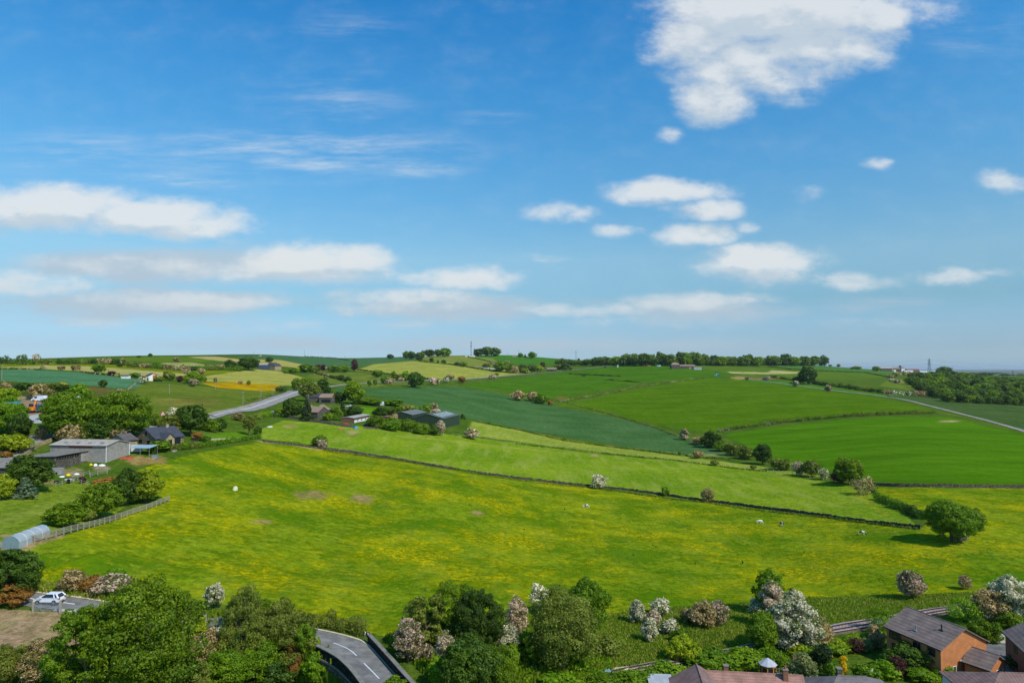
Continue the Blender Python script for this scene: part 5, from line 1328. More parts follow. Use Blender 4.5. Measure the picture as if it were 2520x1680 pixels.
fence([(128,1118),(150,1112),(175,1102),(205,1090)], 1.2, (.6,1.1), 2.5, 'rickety wire fence between lawn and farmyard', WOOD)
fence([(170,1108),(195,1114),(214,1120)], 1.1, (.5,1.0), 2.2, 'low wooden fence beside the red leaved shrub', WOOD)
fence([(1182,1018),(1280,1026),(1380,1038),(1480,1049),(1580,1060),(1680,1072),(1780,1083),(1860,1097)], 1.3, (.6,1.15), 4.6, 'line of pale posts along the narrow pasture', WOODP, .2, .05, name='post_fence')
fence([(1040,998),(1070,1002),(1110,1008),(1180,1018)], 1.2, (.6,1.1), 4.5, 'post fence beside the green barn pasture', WOODP, .18, .06, name='post_fence')
fence([(742,1031),(800,1038),(880,1050),(960,1064)], 1.35, (1.2,), 4.0, 'pale posts standing against the long stone wall', WOODP, .14, .04, name='post_fence')
fence([(1822,1530),(1848,1526),(1874,1530)], 1.7, tuple(x * .18 + .2 for x in range(9)), 1.8, 'square wooden trellis screen behind the grey green garden tree', simple('trellis', S(140,112,92), .9, .2, 4), .1, .05, name='trellis')
fence([(1745,1570),(1772,1556),(1790,1552)], 1.2, (.5,.8,1.15), 1.0, 'thin pale fence in front of the summerhouse', WOODP, .06, .04, name='garden_fence')
# field gate by the road
g = empty('field_gate', hit(76, 1405), math.atan2(hit(138,1408)[1] - hit(76,1405)[1], hit(138,1408)[0] - hit(76,1405)[0])); tag(g, 'galvanised field gate between the bare yard and the road', 'gate')
L = math.hypot(hit(138,1408)[0] - hit(76,1405)[0], hit(138,1408)[1] - hit(76,1405)[1])
for x in (0, L): MB().box(x - .13, x + .13, -.13, .13, -.3, 1.5).build('gate_post', WOODP, g)
m = MB()
for z in (.2,.4,.6,.8,1.0,1.2): m.bar((.2,0,z), (L - .2,0,z), .03, 5)
for x in (.2, L*.27, L*.5, L*.73, L - .2): m.bar((x,0,.2), (x,0,1.2), .03, 5)
m.build('gate_frame', STEEL, g)

# ---------------------------------------------------------------- buildings
def roofmat(name, c, course=.33, rib=None, var=.2, dark=.55):
    m = bpy.data.materials.new(name); t = nt(m); tc = N(t, 'ShaderNodeTexCoord').outputs['Object']; s = N(t, 'ShaderNodeSeparateXYZ'); t.links.new(tc, s.inputs[0])
    ax = math_(t, 'ADD', s.outputs[1], 0.0) if rib != 'x' else s.outputs[0]
    f = math_(t, 'FRACT', math_(t, 'DIVIDE', ax, course)); line = mapr(t, f, .0, .28, 1, 0)
    a = noise(t, tc, .8, 4, .6); b = noise(t, tc, 3.5, 4, .7)
    cc = mix(t, mapr(t, a, .3, .7), tuple(x * (1 - var) for x in c), tuple(min(1, x * (1 + var)) for x in c))
    cc = mix(t, mapr(t, b, .3, .75), cc, vmath(t, 'MULTIPLY', cc, (1.2, 1.18, 1.15)))
    if rib == 'both':
        f2 = math_(t, 'FRACT', math_(t, 'DIVIDE', s.outputs[0], course * .8)); cc = mix(t, math_(t, 'MULTIPLY', mapr(t, f2, 0, .3, 1, 0), .35), cc, vmath(t, 'MULTIPLY', cc, (dark,) * 3))
    cc = mix(t, math_(t, 'MULTIPLY', line, .8), cc, vmath(t, 'MULTIPLY', cc, (dark,) * 3))
    finish(t, cc, .85, f, .3, .03, spec=.2); return m
SLATE = roofmat('slate', S(66,68,76), .3, dark=.75); TILEG = roofmat('grey_tiles', S(122,106,98), .62, dark=.38); TILEB = roofmat('brown_tiles', S(150,112,98), .36, 'both', dark=.55)
TILEBX = roofmat('brown_tile_ribs', S(128,102,94), .45, 'x', dark=.4); TILED = roofmat('dark_grey_tiles', S(112,104,102), .3, 'both', dark=.75); STTILE = roofmat('stone_slates', S(138,118,100), .45, dark=.75)
ASBEST = roofmat('corrugated_grey', S(158,150,138), .5, 'x', dark=.82); ASBEST2 = roofmat('old_felt', S(122,116,106), 1.2, 'x', dark=.9); GRROOF = roofmat('green_grey_sheet', S(86,94,88), 1.0, 'x', dark=.9)
def brickmat(name, c):
    m = bpy.data.materials.new(name); t = nt(m); tc = N(t, 'ShaderNodeTexCoord').outputs['Object']; s = N(t, 'ShaderNodeSeparateXYZ'); t.links.new(tc, s.inputs[0])
    cv = N(t, 'ShaderNodeCombineXYZ'); t.links.new(math_(t, 'ADD', s.outputs[0], s.outputs[1]), cv.inputs[0]); t.links.new(s.outputs[2], cv.inputs[1])
    b = N(t, 'ShaderNodeTexBrick'); b.inputs['Scale'].default_value = 1; b.inputs['Brick Width'].default_value = .225; b.inputs['Row Height'].default_value = .075; b.inputs['Mortar Size'].default_value = .008
    b.inputs['Color1'].default_value = (*[x * .85 for x in c], 1); b.inputs['Color2'].default_value = (*[x * 1.15 for x in c], 1); b.inputs['Mortar'].default_value = (*[min(1, x * 1.2 + .03) for x in c], 1)
    t.links.new(cv.outputs[0], b.inputs['Vector']); cc = mix(t, mapr(t, noise(t, tc, .9, 5, .65), .3, .7), vmath(t, 'MULTIPLY', b.outputs[0], (.85, .84, .82)), vmath(t, 'MULTIPLY', b.outputs[0], (1.12, 1.1, 1.08)))
    finish(t, cc, .9, spec=.15); return m
BRICK = brickmat('orange_brick', S(184,118,70)); BRICKD = brickmat('brown_brick', S(128,88,68))
GLASS = simple('dark_glass', S(26,34,44), .12, .2, 1, 0, .6); FRAMEW = simple('white_frame', S(222,222,218), .5, .04, 2); FRAMEB = simple('brown_frame', S(40,30,26), .6, .1, 3); FASC = simple('dark_fascia', S(34,40,42), .6, .1, 3)
TIMBER = roofmat('vertical_boards', S(142,136,126), .3, 'x', dark=.8); BLOCK = simple('grey_block', S(150,144,134), .9, .14, 1.2); DGREEN = simple('dark_green_sheet', S(46,60,44), .6, .12, 1); DBLUE = simple('dark_blue_sheet', S(72,82,98), .6, .12, 1)
RENDERW = simple('white_render', S(226,224,216), .8, .06, 1); CEDAR = simple('cedar', S(186,92,50), .8, .15, 3); OCHRE = simple('orange_timber', S(198,128,58), .7, .15, 3)
def place(o, x, y, z, th): o.location = (x, y, z); o.rotation_euler = (0, 0, R(th)); return o
def window(par, face, L, W, u, z, w, h, frame=FRAMEB, bars=1, glass=GLASS, name='window'):
    """face: y0, y1, x0, x1 side of the walls; u along it"""
    s = {'y0': -1, 'x0': -1, 'y1': 1, 'x1': 1}[face]; lo = {'y0': min(0, W), 'y1': max(0, W), 'x0': 0, 'x1': L}[face]
    def bx(m, u0, u1, z0, z1, d0, d1):
        a, b = sorted((lo + s * d0, lo + s * d1))
        return m.box(u0, u1, a, b, z0, z1) if face[0] == 'y' else m.box(a, b, u0, u1, z0, z1)
    f = MB(); e = .07
    bx(f, u, u + w, z, z + e, .0, .05); bx(f, u, u + w, z + h - e, z + h, .0, .05); bx(f, u, u + e, z + e, z + h - e, 0, .05); bx(f, u + w - e, u + w, z + e, z + h - e, 0, .05)
    for k in range(bars): c = u + w * (k + 1) / (bars + 1); bx(f, c - .03, c + .03, z + e, z + h - e, 0, .045)
    o = f.build(name, frame, par); g = MB(); bx(g, u + e, u + w - e, z + e, z + h - e, -.02, .02); g.build('pane', glass, o); return o
def house(name, label, x, y, th, L, W, he, hr, wall, roof, cat='house', z=None, over=.35, hip=0.0, gable=None, walln='wall', fascia=True, mono=None):
    """ridge along local x; W may be negative"""
    c, s = math.cos(R(th)), math.sin(R(th))
    zs = [gz(x + c * a - s * b, y + s * a + c * b) for a in (0, L) for b in (0, W)]
    z = sum(zs) / 4 - .1 if z is None else z
    o = empty(name, (0, 0, 0)); place(o, x, y, z, th); tag(o, label, cat); lo = min(zs) - z - .6
    y0, y1 = min(0, W), max(0, W); ym = (y0 + y1) / 2; m = MB()
    if mono is not None:
        m.add([(0,y0,lo),(L,y0,lo),(L,y1,lo),(0,y1,lo),(0,y0,he),(L,y0,he),(L,y1,mono),(0,y1,mono)], [(0,1,5,4),(1,2,6,5),(2,3,7,6),(3,0,4,7)])
        k = over; v = [(-k,y0-k,he+.02),(L+k,y0-k,he+.02),(L+k,y1+k,mono+.02),(-k,y1+k,mono+.02)]
        r = MB().add(v + [(a,b,c_+.14) for a,b,c_ in v], [(0,1,2,3),(4,5,6,7),(0,1,5,4),(1,2,6,5),(2,3,7,6),(3,0,4,7)])
        m.build(walln, wall, o); r.build('roof', roof, o); return o
    g = he if hip else hr - .04
    m.add([(0,y0,lo),(L,y0,lo),(L,y1,lo),(0,y1,lo),(0,y0,he),(L,y0,he),(L,y1,he),(0,y1,he),(0,ym,g),(L,ym,g)], [(0,1,5,4),(2,3,7,6),(0,4,8,7,3),(1,2,6,9,5)])
    m.build(walln, wall, o)
    k = over; sl = (hr - he) / (ym - y0); e = he - k * sl; hx = hip
    rr = MB(); T = .16
    def slab(v): rr.add(v + [(a, b, c_ + T) for a, b, c_ in v], [tuple(range(len(v)))[::-1], tuple(range(len(v), 2 * len(v)))] + [(i, (i + 1) % len(v), len(v) + (i + 1) % len(v), len(v) + i) for i in range(len(v))])
    slab([(-k, y0 - k, e), (L + k, y0 - k, e), (L + k - hx, ym, hr), (-k + hx, ym, hr)]); slab([(L + k, y1 + k, e), (-k, y1 + k, e), (-k + hx, ym, hr + .002), (L + k - hx, ym, hr + .002)])
    if hip: slab([(-k, y1 + k, e), (-k, y0 - k, e), (-k + hx, ym, hr)]); slab([(L + k, y0 - k, e), (L + k, y1 + k, e), (L + k - hx, ym, hr)])
    rf = rr.build('roof', roof, o)
    if fascia:
        f = MB().box(-k, L + k, y0 - k - .05, y0 - k - .003, e - .02, e + T * .8); f.box(-k, L + k, y1 + k + .003, y1 + k + .05, e - .02, e + T * .8); f.build('gutter', FASC, o)
        f = MB().bar((-k + hx, ym, hr + T), (L + k - hx, ym, hr + T), .09, 6); f.build('ridge_tiles', roof, rf)
    return o
def chimney(par, x, y, z0, z1, w, mat, pots=1):
    c = MB().box(x - w/2, x + w/2, y - w/2, y + w/2, z0, z1).build('chimney', mat, par); MB().box(x - w/2 - .06, x + w/2 + .06, y - w/2 - .06, y + w/2 + .06, z1, z1 + .1).build('chimney_cap', COPE, c)
    for k in range(pots): MB().bar((x + (k - (pots - 1)/2) * .35, y, z1 + .1), (x + (k - (pots - 1)/2) * .35, y, z1 + .5), .12, 8, .1).build('chimney_pot', simple('terracotta', S(170,80,60), .8), c)
    return c

# brick house beside the railway
b = house('brick_house', 'large orange brick house with grey tiled roof beside the railway', 64.2, 104.0, 109, 9.6, -9.5, 4.75, 7.15, BRICK, TILEG)
for u_, z, w, h in ((.9,3.2,1.3,1.15),(3.4,3.2,1.3,1.1),(6.9,3.2,2.2,1.15),(6.6,.7,2.0,1.9),(3.6,1.0,1.0,1.1)): window(b, 'y1', 9.6, -9.5, u_, z, w, h, FRAMEB, 2 if w > 1.5 else 1)
window(b, 'x0', 9.6, -9.5, -3.1, 1.0, .7, .9, FRAMEW, 0)
def flue(par, x, y, z, mat, nm='flue'): MB().bar((x, y, z), (x, y, z + .9), .1, 8).box(x - .35, x + .35, y - .25, y + .25, z - .05, z + .05).build(nm, mat, par)
flue(b, 5.2, -1.2, 5.5, STEEL); flue(b, 2.2, -3.0, 6.4, FASC)
b = house('brick_extension', 'small brick garage wing with white verge below the orange gable', 68.2, 104.7, -59, 3.3, 5.0, 2.25, 3.7, BRICK, TILEG, 'garage')
window(b, 'x1', 3.3, 5.0, 2.1, .7, 1.1, .9, FRAMEW, 1); MB().box(-.42, -.36, -.4, 2.5, 2.2, 2.35).build('verge', FRAMEW, b); window(b, 'x1', 3.3, 5.0, 3.9, .9, .4, .6, FRAMEW, 0)
b = house('brick_house', 'second brick house cut off by the right border', 77.2, 108.6, -107, 10, 8.5, 4.9, 7.4, BRICKD, TILEG)
window(b, 'y0', 10, 8.5, 3.4, 3.2, 1.2, 1.1); window(b, 'y0', 10, 8.5, 3.4, .9, 1.2, 1.1); window(b, 'y0', 10, 8.5, 7, 3.2, 1.2, 1.1)
# bungalows at the bottom edge
b = house('tiled_bungalow', 'brown tiled bungalow with chimney at the bottom edge, right of centre', 24.6, 90.6, -7, 13.5, 7.6, 2.7, 4.85, RENDERW, TILEB)
chimney(b, 11.4, 3.2, 3.8, 5.9, .62, BRICKD, 1); chimney(b, 4.1, 5.2, 3.6, 5.2, .6, BRICKD, 0)
b2 = house('bungalow_wing', 'ribbed brown roof wing with white gable and finial', 21.6, 95.2, -97, 7.4, 7.2, 2.8, 4.8, RENDERW, TILEBX, 'house wing'); MB().bar((7.8, 3.6, 4.9), (7.8, 3.6, 5.5), .12, 8, .06).build('finial', RENDERW, b2)
b = house('tiled_bungalow', 'dark grey tiled bungalow with stone chimney at the bottom edge', 38.4, 86.6, -3, 11.6, 9.4, 3.6, 6.0, RENDERW, TILED, hip=4.3)
chimney(b, 4.5, 5.4, 5.2, 6.8, .6, GREYST, 0)
b = house('tiled_bungalow', 'brown hipped tiled bungalow in the bottom right corner', 60.9, 89.8, -5, 16, 10, 2.8, 5.0, RENDERW, TILEBX, hip=5.2)
chimney(b, 9.6, 4.6, 3.6, 5.6, .6, BRICKD, 1); flue(b, 8.1, 3.2, 3.9, FASC)
house('flat_garage', 'pale flat roofed garage left of the brown tiled bungalow', 18.4, 90.6, -4, 3.1, 6.2, 2.3, 2.5, RENDERW, simple('pale_felt', S(168,170,170), .8, .12, 1), 'garage', mono=2.3, over=.15)
house('flat_garage', 'pale blue flat roofed garage beside the bottom right bungalow', 59.2, 92.6, -30, 4.0, 4.6, 2.3, 2.5, RENDERW, simple('pale_blue_felt', S(172,184,192), .8, .1, 1), 'garage', mono=2.4, over=.15)
house('garden_shed', 'small grey shed roof half hidden behind the big sycamore', *hit(424, 1462)[:2], 30, 2.6, 2.2, 1.9, 2.6, simple('shed_wood', S(70,64,60), .9), ASBEST2, 'shed', fascia=False)
# summerhouse
x, y, z = hit(1764, 1558); o = empty('summerhouse', (x, y, z)); tag(o, 'octagonal timber summerhouse with pale conical roof', 'summerhouse')
def octa(r, n=8, o_=.39): return [(r * math.cos(2 * math.pi * i / n + o_), r * math.sin(2 * math.pi * i / n + o_)) for i in range(n)]
P8 = octa(1.12); MB().prism(P8, -.2, .85).build('wall', OCHRE, o); MB().prism(octa(1.06), .85, 1.9).build('window', GLASS, o); MB().prism(octa(1.14), 1.9, 2.25).build('frieze', OCHRE, o)
for q in P8: MB().box(q[0] - .06, q[0] + .06, q[1] - .06, q[1] + .06, .85, 1.9).build('corner_post', OCHRE, o)
E = octa(1.38); MB().add([(a, c, 2.25) for a, c in E] + [(0, 0, 3.15)], [(i, (i + 1) % 8, 8) for i in range(8)]).build('roof', simple('pale_roof', S(176,178,182), .7, .08, 2), o)
# greenhouse
x, y = at(1800, 1568, 1.3); o = empty('greenhouse', (x, y, -.9), -.1); tag(o, 'small teal green greenhouse at the bottom edge', 'greenhouse'); TEAL = simple('teal_sheet', S(40,160,140), .3, .1, 2)
MB().box(-1.2, 1.2, -1.6, .9, -.3, 1.3).build('wall', TEAL, o); MB().add([(-1.25,-1.65,1.3),(1.25,-1.65,1.3),(1.25,.95,1.3),(-1.25,.95,1.3),(-1.25,-.35,2.1),(1.25,-.35,2.1)], [(0,1,5,4),(2,3,4,5),(0,4,3),(1,2,5)]).build('roof', TEAL, o)

# left farm
b = house('farmhouse', 'sandstone farmhouse with dark slate roof and front gable', -112.8, 217.1, 61, 9.9, 10.8, 2.75, 5.8, STONE, SLATE)
chimney(b, 7.2, 5.1, 5.2, 6.6, .85, PALEST, 0)
window(b, 'x0', 9.9, 10.8, 4.4, 3.6, 1.1, 1.1, FASC, 1); window(b, 'x0', 9.9, 10.8, 2.6, .9, 1.7, 1.2, FASC, 2); window(b, 'x0', 9.9, 10.8, 7.0, .9, 1.5, 1.2, FASC, 1)
window(b, 'y0', 9.9, 10.8, 6.3, .4, 2.4, 2.0, FASC, 2); window(b, 'y0', 9.9, 10.8, 5.2, 1.2, .7, .7, FASC, 0)
wg = MB(); wg.add([(1.6,-2.6,-1),(4.8,-2.6,-1),(4.8,0.05,-1),(1.6,.05,-1),(1.6,-2.6,2.7),(4.8,-2.6,2.7),(4.8,.05,2.7),(1.6,.05,2.7),(3.2,-2.6,4.3)], [(0,1,5,8,4),(1,2,6,5),(3,0,4,7)]); wg.build('front_gable', PALEST, b)
g1 = MB().add([(1.2,-2.95,2.35),(3.2,-2.95,4.35),(3.2,3.0,4.35),(1.2,.4,2.35),(1.2,-2.95,2.5),(3.2,-2.95,4.5),(3.2,3.0,4.5),(1.2,.4,2.5)], [(0,1,2,3),(4,5,6,7),(0,1,5,4),(0,3,7,4)])
g1.add([(5.2,-2.95,2.35),(3.2,-2.95,4.352),(3.2,3.0,4.352),(5.2,.4,2.35),(5.2,-2.95,2.5),(3.2,-2.95,4.502),(3.2,3.0,4.502),(5.2,.4,2.5)], [(0,1,2,3),(4,5,6,7),(0,1,5,4),(0,3,7,4)]); g1.build('gable_roof', SLATE, b)
MB().box(2.5, 3.9, -2.66, -2.58, .3, 2.3).build('window', GLASS, b)
b = house('grey_barn', 'large grey barn with boarded gable and corrugated roof', -117.0, 197.6, 173, 17.5, -10.2, 3.7, 4.8, TIMBER, ASBEST, 'barn')
MB().box(-.06, 17.56, -10.26, .06, -1.2, 1.75).build('block_wall', BLOCK, b); MB().box(-.1, -.02, -.3, -.1, -1, 3.7).box(-.14, -.02, -10.2, -10.0, -1, 3.7).build('downpipe', FRAMEW, b)
for k in range(4): MB().box(2 + k * 3.9, 3.0 + k * 3.9, -3.2, -1.6, 4.3, 4.42).build('roof_light', ASBEST2, b)
MB().box(4.2, 11.5, .08, .14, 3.1, 3.6).build('rusty_lintel', simple('rust_iron', S(120,62,48), .8), b)
for k in range(1, 4): MB().box(-.12, -.04, -k * 2.55 - .1, -k * 2.55 + .1, -.8, 1.8).build('pilaster', BLOCK, b)
b = house('cattle_shed', 'low grey shed with flat sloping roof and open slatted side', -124.0, 185.8, 84, 14.5, 8.6, 3.0, 3.0, GREYST, ASBEST2, 'barn', mono=2.7, over=.5)
for k in range(9): MB().box(1.0 + k * .95, 1.6 + k * .95, -.06, -.01, 1.9, 2.8).build('slatted_opening', simple('gap_shade', S(30,28,26), .9), b)  # black plates on the wall, painted for the shade inside the openings
MB().box(10, 14.4, -.08, -.02, .2, 2.8).build('board_panel', TIMBER, b)
b = house('farm_garage', 'small stone outbuilding between the barn and the farmhouse', -120.4, 213.6, 63, 4.0, 8.2, 1.9, 3.6, PALEST, roofmat('brown_grey_slate', S(92,86,86), .3, dark=.8), 'outbuilding')
house('stone_barn', 'old stone barn cut off by the left border', *hit(26, 1108)[:2], 170, 16, -9, 3.4, 4.9, GREYST, ASBEST2, 'barn', fascia=False)
x, y, z = hit(326, 1044); o = empty('lean_to', (x, y, z), R(-5)); tag(o, 'open lean-to with pale blue translucent roof', 'lean-to')
MB().add([(-3.6,-1,2.1),(3.0,-1,2.1),(3.6,2.6,2.7),(-2.6,2.6,2.7),(-3.6,-1,2.16),(3.0,-1,2.16),(3.6,2.6,2.76),(-2.6,2.6,2.76)], [(0,1,2,3),(4,5,6,7),(0,1,5,4),(1,2,6,5),(2,3,7,6),(3,0,4,7)]).build('roof', simple('blue_sheet', S(150,170,182), .5, .1, 2), o)
for px_, py_ in ((-3.4,-.9),(0,-.9),(2.9,-.9),(3.3,2.5),(-2.4,2.5)): MB().bar((px_, py_, -.5), (px_, py_, 2.15), .06, 6).build('post', STEEL, o)
crate(314,1036,3.0,1.2,1.9,FRAMEW,'white shed door panel under the lean-to','shed',name='storage_locker',rz=.1)
# polytunnel
z0 = gz(*hit(25, 1250)[:2]); p = at(24, 1231, z0 + 1.95); q = at(97, 1204, z0 + 1.95); th = math.atan2(q[1] - p[1], q[0] - p[0]); L = math.hypot(q[0] - p[0], q[1] - p[1])
o = empty('polytunnel', (*p, z0), th); tag(o, 'grey blue polythene tunnel by the rail fence at the left', 'polytunnel')
FILM = simple('polythene', S(156,162,162), .35, .1, 1.2); arc = [(1.45, -.3), (1.42, .9), (1.2, 1.35), (.7, 1.78), (0, 1.95), (-.7, 1.78), (-1.2, 1.35), (-1.42, .9), (-1.45, -.3)]
MB().add([(x_, a, c) for x_ in (0, L) for a, c in arc], [(i, i + 1, 10 + i, 9 + i) for i in range(8)]).build('cover', FILM, o)
MB().add([(0, a, c) for a, c in arc], [tuple(range(9))]).build('end_panel', simple('net_panel', S(120,138,140), .6, .1, 2), o); MB().add([(L, a, c) for a, c in arc], [tuple(range(9))]).build('end_panel', FILM, o)
for k in range(5):
    m = MB(); xx = L * k / 4
    for i in range(8): m.bar((xx, arc[i][0] * 1.01, arc[i][1] * 1.01), (xx, arc[i + 1][0] * 1.01, arc[i + 1][1] * 1.01), .028, 5)
    m.build('hoop', simple('hoop_green', S(90,150,140), .5) if k in (0, 4) else FRAMEW, o)
# hamlet
b = house('stone_cottage', 'left half of the hamlet cottage pair with dark slate roof', -152.5, 544, 178, 10.5, -9, 4.4, 7.0, GREYST, SLATE); chimney(b, 10.0, -4.5, 6.4, 8.4, 1.0, GREYST, 2)
b = house('stone_cottage', 'right half of the hamlet cottage pair with brown stone slates', -142.5, 540, 176, 10, -11, 4.6, 7.4, GREYST, STTILE); chimney(b, 9.4, -5.5, 6.9, 9, 1.0, GREYST, 1)
window(b, 'y0', 10, -11, 6.5, .5, 1.2, 1.5, FRAMEW, 1); window(b, 'x0', 10, -11, -4, 2.5, 1.2, 1.6, FRAMEW, 0); window(b, 'y1', 10, -11, 1.0, .8, 7.0, 2.2, FRAMEB, 4)
b = house('stone_cottage', 'lower hamlet cottage with tall front chimney stack', -121.5, 428, 160, 9.5, -12, 3.8, 7.0, GREYST, STTILE); MB().box(4.2, 5.6, -.3, .9, -1, 8.2).build('chimney_stack', PALEST, b)
b = house('stone_cottage', 'hamlet cottage with white gable behind the spruce', -121, 446, 95, 15, 9, 3.6, 6.6, GREYST, STTILE); window(b, 'x0', 15, 9, 3, 3, 3, 1.6, FRAMEW, 2)
b = house('stable_block', 'long low stable with brown boards over a white base', -97.8, 424, 83, 30, 8.5, 2.7, 3.3, simple('brown_boards', S(112,80,66), .9, .2, 2), ASBEST, 'stable', fascia=False); MB().box(.5, 30.05, -.08, -.02, -1, 1.3).build('white_base', RENDERW, b)
for k in range(3): MB().box(6 + k * 7, 7.4 + k * 7, -.14, -.09, .3, 1.3).build('stable_door', FRAMEB, b)
b = house('green_barn', 'big dark green barn with pale roof lights', -48.2, 480, 79, 43, 22.4, 4.9, 8.1, DGREEN, GRROOF, 'barn', fascia=False)
for k in range(6):
    xx = 6 + k * 5.6; MB().add([(xx,2.2,5.75),(xx+1.5,2.2,5.75),(xx+1.5,8.8,7.6),(xx,8.8,7.6),(xx,2.2,5.85),(xx+1.5,2.2,5.85),(xx+1.5,8.8,7.7),(xx,8.8,7.7)], [(0,1,2,3),(4,5,6,7),(0,1,5,4),(1,2,6,5),(2,3,7,6),(3,0,4,7)]).build('roof_light', simple('roof_light', S(196,214,204), .5), b)
b = house('green_barn', 'smaller grey roofed barn joined to the left of the big green one', -70.6, 485, 79, 32, 16.5, 3.5, 5.6, DGREEN, roofmat('grey_green_sheet', S(104,108,102), 1.0, 'x', dark=.92), 'barn', fascia=False)
house('hay_shed', 'low rusty roofed shed behind the bush row', *hit(906, 968)[:2], 175, 12, -6, 2.4, 3.0, GREYST, roofmat('rusty_sheet', S(124,92,72), .8, 'x', dark=.9), 'shed', fascia=False)
# far buildings
def far(name, label, px, py, wpx, L, W, th, he, hr, wall, roof, cat='house', **k):
    x, y, z = hit(px, py); return house(name, label, x, y, th, L, W, he, hr, wall, roof, cat, over=.5, fascia=False, **k)
b = far('white_house', 'white house with red timber panel below the left skyline', 331, 874, 0, 15, -14, 127, 2.6, 6.4, RENDERW, SLATE)
MB().box(-.15, -.02, -9.6, -6.4, -.5, 5.0).box(-.15, -.02, -13.9, -12.4, -.5, 2.7).build('timber_panel', CEDAR, b); MB().box(-.16, -.02, -11.8, -10.8, 1.6, 2.6).build('window', GLASS, b)
far('white_cabin', 'small white cabin left of the white and red house', 300, 869, 0, 6, 4, 178, 2.6, 3.0, RENDERW, SLATE, 'cabin')
far('dark_barn', 'dark blue clad barn with grey roof on the left hill', 613, 849, 0, 17, -14, 178, 7.5, 10, DBLUE, ASBEST, 'barn')
far('stone_house', 'brown stone farm building joined to the dark barn', 631, 849, 0, 13.5, -13, 178, 8, 11.5, GREYST, SLATE)
b = far('stone_house', 'pale sandstone house with three windows at the end of the dark barn', 631.5, 850, 0, 14, 12, 62, 7, 11, PALEST, SLATE)
for k in range(3): window(b, 'x0', 14, 12, 3 + k * 2.2, 5, 1.6, 2.2, FRAMEW, 0)
far('long_house', 'long low grey roofs among trees below the round hill', 752, 851, 0, 17, -9, 178, 3.5, 6.5, GREYST, STTILE)
far('long_house', 'second long low grey roof right of the brown poplars', 777, 851, 0, 16, -9, 178, 3.5, 6.0, GREYST, STTILE)
far('stone_bungalow', 'grey roofed bungalow between the trees by the ridge road', 1278, 851, 0, 22, -10, 176, 3.6, 7, GREYST, STTILE)
b = far('stone_inn', 'long brown stone inn below the ridge wood', 1597, 847, 0, 36, -14, 179, 6, 9, GREYST, STTILE, 'building'); window(b, 'y1', 36, -14, 26, 2.5, 6, 2.4, FRAMEW, 2); MB().box(9, 14, .02, .2, -1, 3.2).build('panel', PALEST, b)
far('stone_inn', 'hipped taller end of the brown stone inn', 1562, 847, 0, 19, -17, 179, 9, 14, GREYST, STTILE, 'building', hip=6)
far('metal_shed', 'pale grey metal shed at the right end of the inn', 1612, 849, 0, 17, -9, 178, 4.5, 5.4, simple('pale_metal', S(166,170,176), .5, .06, 1), ASBEST, 'shed')
far('white_cottage', 'little white cottage on the road below the mast', 1121, 847, 0, 13, -7, 172, 2.6, 4.6, RENDERW, SLATE)
far('white_cottage', 'white garage beside the little white cottage below the mast', 1135, 848, 0, 10, -6, 172, 2.2, 3.6, RENDERW, ASBEST)
far('grey_cottage', 'low grey building left of the little white cottage', 1104, 846, 0, 16, -7, 176, 2.4, 4.0, GREYST, STTILE)
for k, (px, w, lb) in enumerate(((1083,9,'white caravan nearest to the foot of the mast'),(1091,11,'second white caravan right of the mast foot'),(1074,8,'white hut left of the mast foot'))): far('caravan', lb, px, 819.5, 0, w, -4, 180, 3.0, 3.6, RENDERW, RENDERW, 'caravan')
far('ridge_house', 'tiny stone house on the skyline right of the grove', 1186, 820, 0, 14, -8, 178, 4, 7, PALEST, STTILE)
far('ridge_house', 'tiny pale shed under the trees of the ridge row', 984, 819, 0, 13, -6, 178, 3, 4, RENDERW, STTILE)
far('farm_shed', 'long dark shed of the far farm on the right skyline', 2049, 853, 0, 34, -18, 182, 8, 12, GREYST, ASBEST, 'barn')
far('farm_shed', 'pale gable end shed of the far farm', 2052, 853, 0, 10, -15, 182, 8, 11, PALEST, ASBEST, 'barn')
far('cream_house', 'cream house with a dark tower at the far farm', 2078, 854, 0, 18, -14, 180, 10, 15, RENDERW, STTILE)
far('brown_house', 'brown stone house left of the cream one at the far farm', 2068, 854, 0, 20, -12, 180, 9, 13, GREYST, STTILE)
x, y, z = hit(2073, 854); o = empty('silo', (x, y + 12, z)); tag(o, 'dark round topped silo rising over the cream house', 'silo'); MB().bar((0,0,-1),(0,0,18),3.4,12).bar((0,0,18),(0,0,20.5),3.4,12,1.2).build('tower', DBLUE, o)
far('farm_shed', 'long reddish roofed shed of the far farm', 2112, 854, 0, 42, -16, 180, 7, 11, simple('red_brown', S(120,84,74), .8), roofmat('reddish_sheet', S(136,104,96), 3, 'x', dark=.9), 'barn')
far('farm_shed', 'white roofed low shed in front of the far farm', 2098, 856, 0, 26, -12, 180, 4, 6, RENDERW, simple('white_roof', S(206,208,210), .6), 'barn')
far('farm_shed', 'widest white roofed shed of the far farm, under the pylon', 2158, 857, 0, 66, -14, 180, 4.5, 6.5, RENDERW, simple('white_roof', S(206,208,210), .6), 'barn')
o = far('storage_tank', 'white tank beside the far farm sheds', 2058, 854, 0, 6, -5, 180, 4, 5.2, RENDERW, RENDERW, 'tank')
for k, (px, py, L, hh, lb) in enumerate(((2262,858,190,14,'pale industrial shed on the right horizon, leftmost'),(2318,860.5,260,13,'long white industrial shed near the right border'),(2345,857.5,200,16,'pale industrial shed on the horizon at the right border'),(2196,858.5,120,10,'small pale shed on the horizon behind the wood'))):
    x, y, z = hit(px, py); y2 = 5200.0; x = x / y * y2; house('industrial_shed', lb, x, y2, 180, L, -80, hh, hh + 5, simple('pale_clad', S(182,188,194), .7), simple('pale_clad_roof', S(204,208,212), .6), 'shed', fascia=False)
